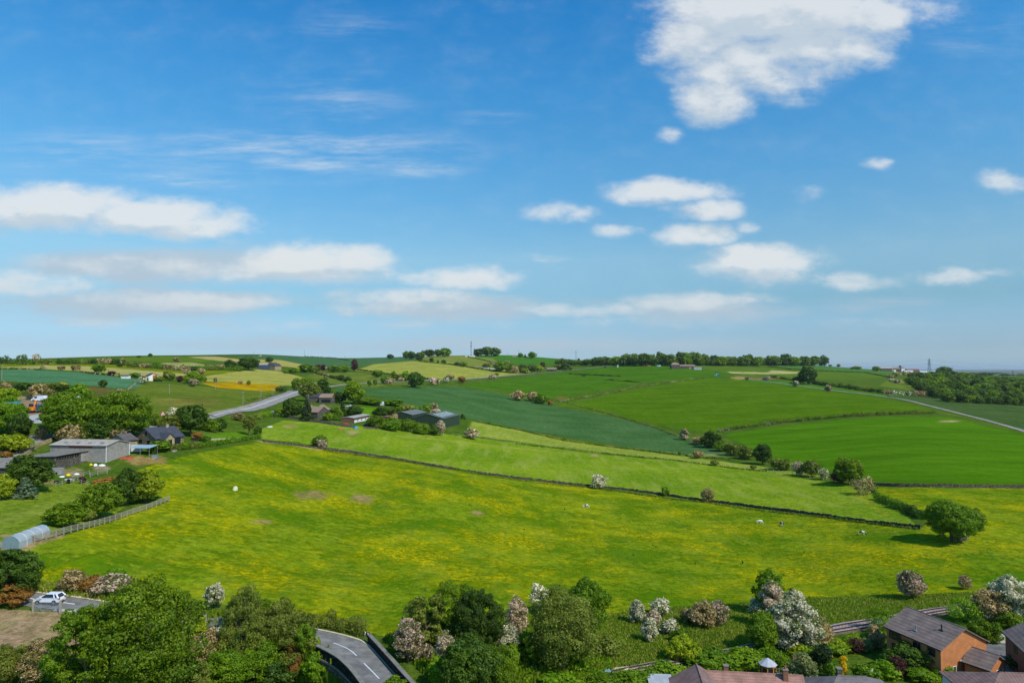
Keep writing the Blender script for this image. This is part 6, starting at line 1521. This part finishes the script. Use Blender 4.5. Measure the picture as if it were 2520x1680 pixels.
# ---------------------------------------------------------------- horses
def skinned(name, pts, edges, mat, parent=None):
    me = bpy.data.meshes.new(name); me.from_pydata([p[:3] for p in pts], edges, []); o = bpy.data.objects.new(name, me); COL.objects.link(o)
    mod = o.modifiers.new('s', 'SKIN')
    for v, p in zip(me.skin_vertices[0].data, pts): v.radius = (p[3], p[3])
    me.skin_vertices[0].data[0].use_root = True
    sb = o.modifiers.new('b', 'SUBSURF'); sb.levels = 1; sb.render_levels = 1
    ev = o.evaluated_get(bpy.context.evaluated_depsgraph_get()); m2 = bpy.data.meshes.new_from_object(ev); m2.name = name
    bpy.data.objects.remove(o); m2.materials.clear(); m2.materials.append(mat)
    m2.polygons.foreach_set('use_smooth', np.ones(len(m2.polygons), bool)); return link(name, m2, None, parent)
def coat(name, dark, thr, seed, light=S(232,226,208)):
    m = bpy.data.materials.new(name); t = nt(m); tc = N(t, 'ShaderNodeTexCoord').outputs['Object']
    n = noise(t, vmath(t, 'ADD', tc, (seed, seed * .7, 0)), 1.1, 1, .4); c = mix(t, mapr(t, n, thr - .01, thr + .01, smooth=False), light, dark)
    finish(t, c, .7, spec=.2); return m
def horse(px, py, rz, coatm, mane, label, s=1.0):
    x, y, z = hit(px, py); o = empty('horse', (x, y, z), rz, (s, s, s)); tag(o, label, 'horse', 'horses grazing in the buttercup meadow')
    P = [(-.65,0,1.2,.33),(0,0,1.15,.36),(.5,0,1.22,.33),(.78,0,1.06,.26),(1.0,0,.82,.18),(1.18,0,.52,.14),(1.3,0,.34,.13),(1.38,0,.1,.08)]
    Ed = [(i, i + 1) for i in range(7)]
    for sgn in (-1, 1):
        b = len(P); k = .05 * sgn; P += [(.56,.17*sgn,.85,.15),(.58+k,.19*sgn,.48,.085),(.54+k,.19*sgn,.14,.07),(.58+k,.19*sgn,.03,.1)]; Ed += [(2, b), (b, b+1), (b+1, b+2), (b+2, b+3)]
        b = len(P); P += [(-.66,.18*sgn,.9,.2),(-.6-k,.19*sgn,.68,.13),(-.82-k,.19*sgn,.46,.08),(-.76-k,.19*sgn,.14,.07),(-.72-k,.19*sgn,.03,.1)]; Ed += [(0, b), (b, b+1), (b+1, b+2), (b+2, b+3), (b+3, b+4)]
        b = len(P); P.append((1.2,.08*sgn,.58,.03)); Ed.append((5, b))
    skinned('body', P, Ed, coatm, o)
    skinned('tail', [(-.95,0,1.22,.05),(-1.06,0,.95,.09),(-1.06,0,.5,.08),(-1.02,0,.3,.04)], [(0,1),(1,2),(2,3)], mane, o)
    skinned('mane', [(.62,0,1.42,.06),(.98,0,1.08,.1),(1.24,.0,.68,.09),(1.36,0,.45,.05)], [(0,1),(1,2),(2,3)], mane, o); return o
CREAM = simple('cream_hair', S(226,212,170), .8, .08, 4); BLK = simple('black_hair', S(34,30,32), .8, .1, 4); WH = simple('white_hair', S(236,234,224), .8, .05, 4)
horse(1345,1166,R(8), coat('coat_a', S(44,40,48), .53, 3.3), WH, 'white horse with a black flank patch grazing below the round white hawthorn', 1.05)
horse(1744,1202,R(-12), coat('coat_b', S(150,130,110), .75, 1.1), CREAM, 'all white cream maned horse left of the black and white one')
horse(1796,1208,R(100), coat('coat_c', S(30,26,30), .47, 5.2), BLK, 'black and white patched horse grazing end on in the middle of the meadow', 1.1)
horse(1980,1228,R(-10), coat('coat_d', S(48,46,50), .47, 8.2), CREAM, 'cream horse with dark grey back nearest the lone oak', 1.0)

# ---------------------------------------------------------------- vehicles
TYRE = simple('tyre', S(28,28,30), .9, .1, 4); RIM = simple('alloy', S(150,152,156), .35, .08, 3, .6)
def paint(name, c): return simple(name, c, .25, .03, 1, 0, .5)
CARW = paint('white_paint', S(228,230,234)); REDL = simple('tail_red', S(150,20,30), .3); CLEAR = simple('head_glass', S(190,196,200), .2); PLATE = simple('plate', S(206,180,80), .5)
def car(loc, rz, body, label, kind='hatch', cat='car', name='car', group=None, s=1.0):
    o = empty(name, loc, rz, (s, s, s)); tag(o, label, cat, group)
    if kind == 'van': Lx, hw, zr, prof = 2.6, .98, 2.2, [(-2.6,.35),(-2.6,1.3),(-2.5,2.15),(.9,2.2),(1.5,1.9),(2.0,1.15),(2.6,.95),(2.65,.35)]
    elif kind == 'suv': Lx, hw, zr, prof = 2.2, .9, 1.65, [(-2.2,.35),(-2.22,.95),(2.0 - 3.9,1.0),(1.0,1.02),(2.05,.9),(2.22,.35)]
    else: Lx, hw, zr, prof = 1.98, .84, 1.46, [(-1.95,.3),(-2.0,.62),(-1.92,.95),(-1.0,.97),(.95,.93),(1.55,.84),(1.92,.66),(1.98,.3)]
    n = len(prof); m = MB(); sec = [(-hw, .0), (-hw * .97, .0), (hw * .97, 0), (hw, 0)]
    vs = []
    for y, k in ((-hw * .93, 1.0), (-hw, .96), (hw, .96), (hw * .93, 1.0)):
        for x, z in prof: vs.append((x * (1.0 if abs(y) < hw * .95 else .985), y, .3 + (z - .3) * k))
    fs = [tuple(range(n)), tuple(range(3 * n, 4 * n))[::-1]]
    for r in range(3): fs += [(r * n + i, r * n + (i + 1) % n, (r + 1) * n + (i + 1) % n, (r + 1) * n + i) for i in range(n)]
    m.add(vs, fs); m.build('body', body, o)
    if kind == 'van':
        MB().box(.2, 1.25, -hw * 1.01, hw * 1.01, 1.25, 1.85).build('side_window', GLASS, o)
        MB().add([(1.4,-.8,1.95),(1.4,.8,1.95),(2.02,.85,1.2),(2.02,-.85,1.2),(1.3,-.8,1.9),(1.3,.8,1.9),(1.9,.85,1.15),(1.9,-.85,1.15)], [(0,1,2,3),(0,4,5,1),(3,2,6,7)]).build('windscreen', GLASS, o)
    else:
        f, r, z0 = (.95, -1.9, .9) if kind == 'hatch' else (1.05, -2.1, .98)
        tf, trr = f - .78, r + .42; w0, w1 = hw * .95, hw * .74
        q = [(f,-w0,z0),(f,w0,z0),(r,w0,z0),(r,-w0,z0),(tf,-w1,zr),(tf,w1,zr),(trr,w1,zr),(trr,-w1,zr)]
        MB().add(q, [(0,1,5,4),(1,2,6,5),(2,3,7,6),(3,0,4,7)]).build('windows', GLASS, o)
        MB().add([(tf+.05,-w1-.02,zr-.05),(tf+.05,w1+.02,zr-.05),(trr-.08,w1+.02,zr-.05),(trr-.08,-w1-.02,zr-.05),(tf-.05,-w1*.9,zr+.03),(tf-.05,w1*.9,zr+.03),(trr+.05,w1*.9,zr+.03),(trr+.05,-w1*.9,zr+.03)], [(0,1,5,4),(1,2,6,5),(2,3,7,6),(3,0,4,7),(4,5,6,7)]).build('roof', body, o)
        pl = MB()
        for sy in (-1, 1):
            for (xa, xb, rr) in ((f, tf, .045), (r, trr, .14), (r + .62, trr + .42, .09)): pl.bar((xa, sy * w0 * 1.0, z0), (xb, sy * w1 * 1.01, zr - .02), rr, 5, rr * .7)
        pl.build('pillars', body, o)
    for sx in (-1, 1):
        for sy in (-1, 1):
            cx = sx * Lx * (.62 if sx < 0 else .64); R0 = .31 if kind == 'hatch' else .36
            w = MB().bar((cx, sy * (hw - .2), R0), (cx, sy * (hw + .012), R0), R0, 18).build('wheel', TYRE, o); MB().bar((cx, sy * (hw - .05), R0), (cx, sy * (hw + .03), R0), R0 * .66, 14).build('rim', RIM, w)
    for sy in (-1, 1):
        MB().box(-Lx - .03, -Lx + .12, sy * hw * .8 - .13, sy * hw * .8 + .14, .68, .9).build('tail_light', REDL, o); MB().box(Lx - .2, Lx - .02, sy * hw * .78 - .14, sy * hw * .78 + .14, .62, .76).build('headlight', CLEAR, o)
        MB().box(.6, .78, sy * (hw + .02), sy * (hw + .2), .92, 1.06).build('wing_mirror', body, o)
    MB().box(-Lx - .05, -Lx + .02, -.26, .26, .48, .6).build('number_plate', PLATE, o); return o
a_, b_ = hit(74, 1378), hit(160, 1389); rz = math.atan2(a_[1] - b_[1], a_[0] - b_[0]); p = hit(113, 1384)
car((p[0], p[1], p[2] + .06), rz, CARW, 'white three door hatchback driving past the bare yard')
p = hit(632,947); car((p[0], p[1], p[2]), R(170), CARW, 'white car parked on the grass below the main road', 'suv')
p = hit(800,934); car((p[0], p[1], p[2]), R(175), CARW, 'white car parked right of the hamlet cottages', 'suv')
p = hit(821,937); car((p[0], p[1], p[2]), R(150), paint('silver_paint', S(150,158,166)), 'silver blue car parked beside the white one at the hamlet', 'hatch')
p = hit(924,961); car((p[0], p[1], p[2]), R(170), paint('black_paint', S(30,32,36)), 'black car with a white load behind the green barn row', 'suv')
p = hit(90,921); car((p[0], p[1], p[2]), R(175), CARW, 'white van parked in the bare yard at the left', 'van', 'van', 'van', s=1.25)
p = hit(94,946); car((p[0], p[1], p[2]), R(100), paint('navy_paint', S(44,62,92)), 'dark blue truck in the bare yard below the white van', 'van', 'truck', 'truck', s=1.5)
p = hit(161,920); car((p[0], p[1], p[2]), R(100), paint('blue_white', S(60,110,170)), 'blue lorry cab among the trees of the yard', 'van', 'lorry', 'lorry', s=1.5)
p = hit(172,925); car((p[0], p[1], p[2]), R(100), CARW, 'white lorry cab behind the blue one among the yard trees', 'van', 'lorry', 'lorry', s=1.5)
for px, py, c, lb, kd in ((1454,838.5,S(226,228,232),'white van parked at the edge of the ridge wood','van'),(1479,841,S(200,40,56),'red vehicle parked before the ridge wood','suv'),(1490,841,S(220,150,30),'orange yellow vehicle beside the red one before the ridge wood','suv'),(1513,842,S(170,200,204),'pale blue vehicle left of the stone inn','van'),(1389,844.5,S(40,44,54),'dark car driving on the ridge road','suv'),(1838,837,S(226,228,232),'white van under the right part of the ridge wood','van')):
    p = hit(px, py); car(p, R(175), paint('p%d' % px, c), lb, kd, {'van': 'van'}.get(kd, 'car'), {'van': 'van'}.get(kd, 'car'), s=1.9)
# yard machines and clutter
x, y, z = hit(72, 948); o = empty('digger', (x, y, z), .3, (1.1, 1.1, 1.25)); tag(o, 'orange digger standing in the yard behind the lane trees', 'digger'); OR = paint('orange_machine', S(232,132,14))
MB().box(-1,1,-1.4,1.4,0,.7).build('tracks', TYRE, o); MB().box(-1,1,-1.2,1.2,.8,1.9).build('body', OR, o); MB().box(-.9,.0,.1,1.2,1.9,2.9).build('cab', GLASS, o)
m = MB().bar((.4,1,1.6),(.5,2.4,3.8),.22,6).bar((.5,2.4,3.8),(.5,3.8,2.2),.18,6); m.build('arm', OR, o); MB().box(.1,.9,3.5,4.1,1.4,2.2).build('bucket', OR, o)
crate(27,931,5.5,4,1.5,simple('blue_sheet_roof', S(50,150,196), .5),'bright blue roofed shelter behind the lane trees','shelter',name='blue_shelter')
crate(68,917,9,4,1.6,PALEST,'low cream hut with a grey roof at the back of the yard','hut',name='site_hut',lid=SLATE)
crate(151,917,7,4,2.6,simple('red_brown', S(120,84,74), .8),'reddish brown shed behind the blue lorry','shed',name='red_shed')
crate(183,933,6,4,2.0,BLOCK,'grey stack of stone behind the yard trees','stack',name='stone_pile')
crate(356,1052,1.6,1.2,.9,STEEL,'grey metal trough on the brown earth by the clipped hedge','trough',name='water_trough')
crate(290,1054,3.4,.5,.6,simple('red_mesh', S(200,90,70), .7),'red barrier lying beside the grey barn gable','barrier',name='barrier')
crate(128,1088,3.6,1.5,1.5,simple('crate_grey', S(150,146,140), .8),'grey stack of old gates and crates before the low shed','crates',name='crate_stack')
crate(157,1110,.6,.6,1.0,TYRE,'black bin on the lawn edge left of the red leaved shrub','bin',name='dustbin')
crate(130,1108,.9,.7,.4,TYRE,'black tub on the lawn below the farmyard fence','tub',name='tub')
crate(160,1103,2.0,.9,.3,RENDERW,'small white boat shape on the rough grass by the farmyard','tub',name='white_tub')
def lump(px, py, w, h, mat, label, cat, name):
    x, y, z = hit(px, py); rs = np.random.default_rng(px); P = []; Fc = []
    for i in range(6):
        for j in range(10):
            ph = i / 5 * math.pi / 2; th = j / 10 * 2 * math.pi; k = 1 + rs.uniform(-.14, .14)
            P.append((w / 2 * math.cos(ph) * math.cos(th) * k, w / 2 * math.cos(ph) * math.sin(th) * k, h * math.sin(ph) * k - .05))
    Fc = [(i * 10 + j, i * 10 + (j + 1) % 10, (i + 1) * 10 + (j + 1) % 10, (i + 1) * 10 + j) for i in range(5) for j in range(10)]
    m = MB().add(P, Fc); o = m.build(name, mat, None, (x, y, z), True); return tag(o, label, cat)
YEL = simple('yellow_bag', S(224,190,30), .6); WBAG = simple('white_bag', S(228,228,224), .6, .08, 4)
lump(540,1125,1.5,1.1,simple('pale_rock', S(206,200,160), .8, .1, 3),'cream coloured boulder alone in the buttercup meadow','boulder','boulder')
lump(209,1068,.9,.5,YEL,'yellow bag nearest the corner of the grey barn','bag','bag'); lump(219,1069,1.2,.6,WBAG,'big white bag beside the grey barn corner','bag','bag'); lump(234,1069,1.8,.45,WBAG,'flat white bag in front of the grey barn','bag','bag')
lump(157,1091,1.2,.45,YEL,'yellow sheet before the low cattle shed','sheet','bag'); lump(176,1089,1.4,.4,WBAG,'white sheet before the low cattle shed','sheet','bag'); lump(142,1095,1.4,.35,WBAG,'crumpled white sheeting left of the yellow sheet','sheet','bag')
lump(793,978,5.5,2.0,simple('red_machine', S(150,52,40), .7),'red farm implement by the stable','implement','farm_implement'); lump(817,984,2.5,1.4,simple('blue_tank', S(60,140,170), .5),'blue tank at the wall by the stable','tank','tank'); lump(842,979,4,2.2,simple('dark_wrap', S(44,52,58), .4),'dark wrapped bale at the stable','bale','bale')
lump(782,986,3.5,.9,simple('brown_cow', S(170,104,66), .8),'orange brown heap on the pasture below the hamlet wall','heap','earth_heap'); lump(619,980,3.5,.35,WBAG,'flat white sheet on the pasture edge','sheet','sheet')
lump(2134,1560,1.2,.7,WBAG,'white garden bag beside the pale blue garage','bag','bag'); lump(1910,1508,.5,.5,YEL,'small yellow garden ornament at the back of the lawn','ornament','ornament')
x, y, z = hit(866, 929); o = empty('polytunnel', (x, y, z), R(-3)); tag(o, 'small white polytunnel beside the hamlet lawn', 'polytunnel')
MB().add([(xx, a * 1.5, c * 1.3) for xx in (-6, 6) for a, c in arc], [(i, i + 1, 10 + i, 9 + i) for i in range(8)] + [tuple(range(9)), tuple(range(9, 18))]).build('cover', simple('pale_film', S(196,206,212), .4), o)

# ---------------------------------------------------------------- signs, poles, masts
def sign(px, py, w, h, z0, th, name, label, mat, posts=2, art=None, cat='sign'):
    x, y, z = hit(px, py); o = empty(name, (x, y, z), th); tag(o, label, cat)
    MB().box(-w/2, w/2, -.06, .06, z0, z0 + h).build('panel', mat, o)
    for k in range(posts): c = (k - (posts - 1) / 2) * w * .6; MB().bar((c, .12, -.4), (c, .12, z0 + h * .8), max(.04, w * .02), 6).build('post', STEEL, o)
    if art:
        a = MB()
        for q in art: a.add([(u_, -.075, v_) for u_, v_ in q], [tuple(range(len(q)))])
        a.build('symbol', art_mat, o)
    return o
GRN = simple('sign_green', S(0,108,84), .4, .05, 2); art_mat = WHITE
sign(1646,868,9.5,5.4,3.5,0,'road_sign','big green direction sign with white arrow on the far field edge',GRN,2,[[(-.4,4),(.1,4),(.1,7.2),(-.4,7.2)],[(-1.1,6.6),(-.15,8.4),(.8,6.6)],[(1.2,7.4),(4,7.4),(4,7.9),(1.2,7.9)],[(-4.2,5.2),(-1.6,5.2),(-1.6,5.7),(-4.2,5.7)]])
sign(1181,857,6.5,4.5,2.5,0,'road_sign','dark green direction sign at the left of the bungalow trees',GRN,2,[[(-2.4,4.6),(1.5,4.6),(1.5,5.2),(-2.4,5.2)]]); sign(1203,856,3.2,2.2,1.5,0,'road_sign','small bright green sign right of the dark green one',simple('bright_green', S(40,190,110), .5),1)
art_mat = simple('black_symbol', S(20,20,22), .6); sign(1419,844,3.4,4.5,1.5,0,'road_sign','white rectangular sign beside the ridge road',FRAMEW,1,[[(-1,3),(1,3),(1,4.6),(-1,4.6)]])
# triangular warning sign
x, y, z = hit(374, 959); o = empty('warning_sign', (x, y, z), R(12), (1.3, 1.3, 1.3)); tag(o, 'red bordered triangular warning sign beside the road', 'sign'); MB().bar((0,.1,-.3),(0,.1,1.3),.05,6).build('post', STEEL, o)
MB().add([(-1.0,0,.7),(1.0,0,.7),(0,0,2.4),(-1.0,.06,.7),(1.0,.06,.7),(0,.06,2.4)], [(0,1,2),(3,5,4),(0,3,4,1),(1,4,5,2),(2,5,3,0)]).build('border', simple('sign_red', S(190,20,30), .5), o); MB().add([(-.66,-.02,.88),(.66,-.02,.88),(0,-.02,2.02)], [(0,1,2)]).build('panel', FRAMEW, o)
MB().box(-.08,.08,-.04,-.03,1.0,1.55).build('symbol', art_mat, o)
# bend chevrons on the bridge approach
for px, py, lb in ((838,1472,'left one of the two black and white chevron boards at the bridge'),(845,1476,'right one of the two black and white chevron boards at the bridge')):
    x, y, z = hit(px, py); o = empty('chevron_sign', (x, y, z), R(55)); tag(o, lb, 'sign', 'chevron boards at the bend'); MB().box(-.28,.28,-.03,.03,.95,1.6).build('panel', simple('sign_black', S(24,26,40), .5), o)
    MB().add([(-.16,-.04,1.02),(.0,-.04,1.02),(.18,-.04,1.275),(.0,-.04,1.53),(-.16,-.04,1.53),(.02,-.04,1.275)], [(0,1,2,5),(5,2,3,4)]).build('symbol', WHITE, o); MB().bar((0,.06,-.3),(0,.06,1.5),.04,6).build('post', STEEL, o)
POLE = simple('pole_wood', S(150,142,130), .9, .15, 3); POLED = simple('pole_dark', S(92,86,80), .9, .15, 3)
def pole(px, base, top, label, mat=POLE, r=.18, arms=True, name='utility_pole', cat='utility pole', k=1.0):
    x, y, z = hit(px, base); h = (base - top) * mpp(y); o = empty(name, (x, y, z)); tag(o, label, cat); r = max(r, .25 * mpp(y))
    MB().bar((0,0,-.5),(0,0,h),r,8,r*.7).build('pole', mat, o)
    if arms: MB().box(-1.1*k,1.1*k,-.08,.08,h-.5,h-.3).build('crossarm', mat, o)
    return o
for px, ba, tp, lb, mt in ((4,872,838,'pole at the left border in the turquoise crop',POLE),(305,896,866,'dark pole at the corner of the turquoise crop',POLED),(319,877,859,'pole left of the white and red house',POLE),(327,874,857,'pole just before the white and red house roof',POLE),(389,904,882,'pole at the top of the olive sloping field',POLE),
    (495,894,867,'pole between the olive field and the yellow field',POLE),(558,929,899,'pole in the olive field near the main road',POLE),(599,928,892,'tall pole beside the main road below the yellow field',POLE),(627,911,891,'pole at the right end of the yellow field',POLE),(640,905,897,'short roadside post by the bend',POLED),
    (649,901,884,'first of the twin posts at the road bend',POLE),(652,899,884,'second of the twin posts at the road bend',POLED),(708,926,905,'pole before the big tree of the hamlet',POLE),(699,817,802,'pole on the crest of the round hill',POLED),(792,827,816,'pole on the right slope of the round hill',POLED),(583,815,806,'thin pole on the skyline above the dark barn',POLED),
    (1054,832,817,'pole in the long mown field',POLE),(1166,813,806,'short post on the skyline right of the grove',POLED),(1263,832,821,'pole on the vivid ridge field',POLED),(1450,838,822,'pole at the left end of the main ridge wood',POLE),(1464,838,820,'second pole at the left end of the main ridge wood',POLE),(1612,836,828,'pole behind the stone inn',POLED),
    (2069,843,832,'pole on the skyline by the far farm',POLED),(1191,812,797,'thin distant mast on the skyline above the ridge field',POLED)): pole(px, ba, tp, lb, mt)
# lattice masts
def lattice(px, base, top, wb, wt, arms, label, name, cat, r, mat, Y=None):
    x, y, z = hit(px, base)
    if Y: a, t = pix2dir(px, base); x, y, z = float(a) * Y, Y, H + float(t) * Y
    h = (base - top) * mpp(y); o = empty(name, (x, y, z)); tag(o, label, cat); m = MB(); n = 7
    cor = lambda f: [(sx * (wb + (wt - wb) * f) / 2, sy * (wb + (wt - wb) * f) / 2, h * f) for sx, sy in ((-1,-1),(1,-1),(1,1),(-1,1))]
    for i in range(n):
        a = cor((i / n) ** .85); b = cor(((i + 1) / n) ** .85)
        for k in range(4): m.bar(a[k], b[k], r, 4); m.bar(a[k], b[(k + 1) % 4], r * .6, 4); m.bar(a[(k + 1) % 4], b[k], r * .6, 4)
    m.build('tower', mat, o); am = MB()
    for f, w in arms: am.bar((-w, 0, h * f), (0, 0, h * f + w * .18), r * .9, 4); am.bar((w, 0, h * f), (0, 0, h * f + w * .18), r * .9, 4); am.bar((-w, 0, h * f), (w, 0, h * f), r * .9, 4)
    if arms: am.build('crossarm', mat, o)
    return o, (x, y, z), h
PYL = simple('pylon_steel', S(120,132,140), .6, .1, 1, .3)
o, (x, y, z), h = lattice(2135, 857, 823, 9, 1.5, ((.62,9),(.75,7.5),(.9,6)), 'tall lattice electricity pylon on the right skyline', 'pylon', 'pylon', .38, PYL, 2300)
o2, (x2, y2, z2), h2 = lattice(2327, 864, 851, 9, 2, ((.62,8),(.78,7),(.92,6)), 'small distant pylon near the right border', 'pylon', 'pylon', .6, PYL, 4200)
lattice(1323, 829, 805, 2.5, 1, ((.85, 5),), 'small pylon pole in front of the left end of the ridge wood', 'pylon', 'pylon', .22, PYL)
o, (mx, my, mz), mh = lattice(1082, 818, 783, 2.6, 1.6, (), 'tall thin telecom mast beside the round grove', 'telecom_mast', 'mast', .42, simple('mast_steel', S(104,104,128), .6)); MB().bar((0,0,mh*.62),(0,0,mh*.72),2.0,8).bar((0,0,mh*.84),(0,0,mh*.9),1.8,8).build('antenna', simple('mast_steel', S(104,104,128), .6), o)
for k, (za, dx, lb) in enumerate(((.9,-6,'upper cable running from the pylon to both sides'),(.62,9,'lower cable running from the pylon to both sides'))):
    m = MB()
    for (ex, ey, ez, sag) in ((x - 560, y + 40, z + h * (za * .55), 4), (x + 900, y + 200, z + h * (za - .42), 14)):
        prev = None
        for i in range(13):
            u_ = i / 12; q = (x + (ex - x) * u_, y + (ey - y) * u_, z + h * za + (ez - z - h * za) * u_ - sag * 4 * u_ * (1 - u_))
            if prev: m.bar(prev, q, .2, 4)
            prev = q
    tag(m.build('power_cable', PYL), lb, 'cable')
# bird table on the lawn
x, y, z = hit(1998, 1566); o = empty('bird_table', (x, y, z)); tag(o, 'pale topped bird table among the garden bushes', 'bird table'); MB().bar((0,0,-.3),(0,0,1.7),.05,6).build('post', POLED, o); MB().add([(-.5,-.35,1.75),(.5,-.35,1.75),(.5,.35,1.75),(-.5,.35,1.75),(-.5,0,2.0),(.5,0,2.0)], [(0,1,5,4),(2,3,4,5),(0,4,3),(1,2,5)]).build('roof', CONC, o)
# bird of timber: garden furniture by the farmhouse
crate(447,1012,1.8,1.2,.9,simple('grill_black', S(40,40,44), .6),'dark covered barbecue on the farmhouse rockery','barbecue',name='barbecue')

# ---------------------------------------------------------------- tall grass and weeds on the banks
def tufts(name, label, poly, n, size, mats, h=(.25, .7), seed=1):
    rs = np.random.default_rng(seed); P = np.array(poly, float); a, b = P.min(0), P.max(0)
    c = rs.uniform(a, b, (n * 3, 2)); ii = inpoly(c[:, 0], c[:, 1], poly)[:n]; c = c[ii]
    aa, tt = pix2dir(c[:, 0], c[:, 1]); Y = np.full(len(c), 120.0)
    for _ in range(25): Y = .5 * Y + .5 * (H - ground_z(aa * Y, Y)) / -tt
    X = aa * Y; Z = ground_z(X, Y); k = 3; n2 = len(c) * k
    X = np.repeat(X, k) + rs.normal(0, .22, n2); Y = np.repeat(Y, k) + rs.normal(0, .22, n2); Z = np.repeat(Z, k); hh = rs.uniform(*h, n2); th = rs.uniform(0, 6.28, n2); w = size * rs.uniform(.5, 1.2, n2)
    dx, dy = np.cos(th) * w, np.sin(th) * w; lx, ly = rs.normal(0, .12, n2), rs.normal(0, .12, n2)
    V = np.stack([np.stack([X - dx, Y - dy, Z - .05], 1), np.stack([X + dx, Y + dy, Z - .05], 1), np.stack([X + dx * .5 + lx, Y + dy * .5 + ly, Z + hh], 1), np.stack([X - dx * .7 + lx, Y - dy * .7 + ly, Z + hh * .8], 1)], 1).reshape(-1, 3)
    r = rs.uniform(0, 1, n2); me = leaf_mesh(name, V, np.arange(n2 * 4).reshape(-1, 4), np.stack([r, np.repeat(rs.uniform(0, 1, len(c)), k), rs.uniform(0, 1, n2), np.ones(n2)], 1))
    for m in mats: me.materials.append(LM[m])
    me.polygons.foreach_set('material_index', np.repeat(rs.integers(0, len(mats), len(c)), k).astype(np.int32)); return tag(link(name, me), label, kind='stuff')
tufts('tall_grass', 'tall rank grass covering the bank above the railway', FIELDS[[f[0] for f in FIELDS].index('rail_bank')][4], 30000, .09, ['grass', 'grass', 'grass2', 'green'], (.15, .42), 2)
tufts('undergrowth', 'nettles and brambles between the railway and the gardens', [(1180,1600),(1330,1590),(1440,1564),(1560,1539),(1700,1510),(1830,1494),(1900,1475),(1860,1540),(1700,1545),(1540,1560),(1480,1590),(1300,1610),(1180,1610)], 6000, .2, ['green','olive','grass','bright'], (.3,1.0), 3)
tufts('undergrowth', 'rough weeds under the trees right of the bridge', [(880,1465),(1080,1450),(1300,1440),(1400,1500),(1400,1545),(1250,1600),(1030,1610),(960,1530)], 8000, .2, ['green','olive','grass','bright'], (.3,1.1), 4)
tufts('undergrowth', 'rough weeds under the trees left of the bridge', [(180,1440),(420,1420),(560,1400),(720,1428),(700,1440),(560,1425),(440,1418),(715,1500),(745,1530),(790,1600),(100,1610),(200,1500)], 9000, .2, ['green','olive','grass','bright'], (.3,1.1), 5)
tufts('verge_grass', 'long grass verge behind the road at the left', [(30,1335),(120,1345),(240,1352),(330,1365),(450,1385),(460,1402),(330,1392),(180,1369),(60,1355),(20,1350)], 3500, .15, ['grass','grass2'], (.3,.9), 6)

tufts('dock_weeds', 'scattered dark dock plants in the buttercup meadow', [(1200,1120),(1500,1180),(1900,1230),(2050,1300),(1700,1340),(1300,1330),(1180,1200)], 20, .22, ['dark','rust'], (.3,.6), 9)
HAZE = bpy.data.materials.new('haze'); _t = nt(HAZE); _v = N(_t, 'ShaderNodeVolumePrincipled'); _o = N(_t, 'ShaderNodeOutputMaterial')
_v.inputs['Color'].default_value = (.80, .90, 1.0, 1); _v.inputs['Density'].default_value = 2.0e-5; _v.inputs['Anisotropy'].default_value = .2; _t.links.new(_v.outputs[0], _o.inputs['Volume'])
hz_ = MB().box(-52000, 52000, -60, 60500, -240, 175).build('haze', HAZE); tag(hz_, 'thin pale blue summer haze over the hills', kind='stuff')
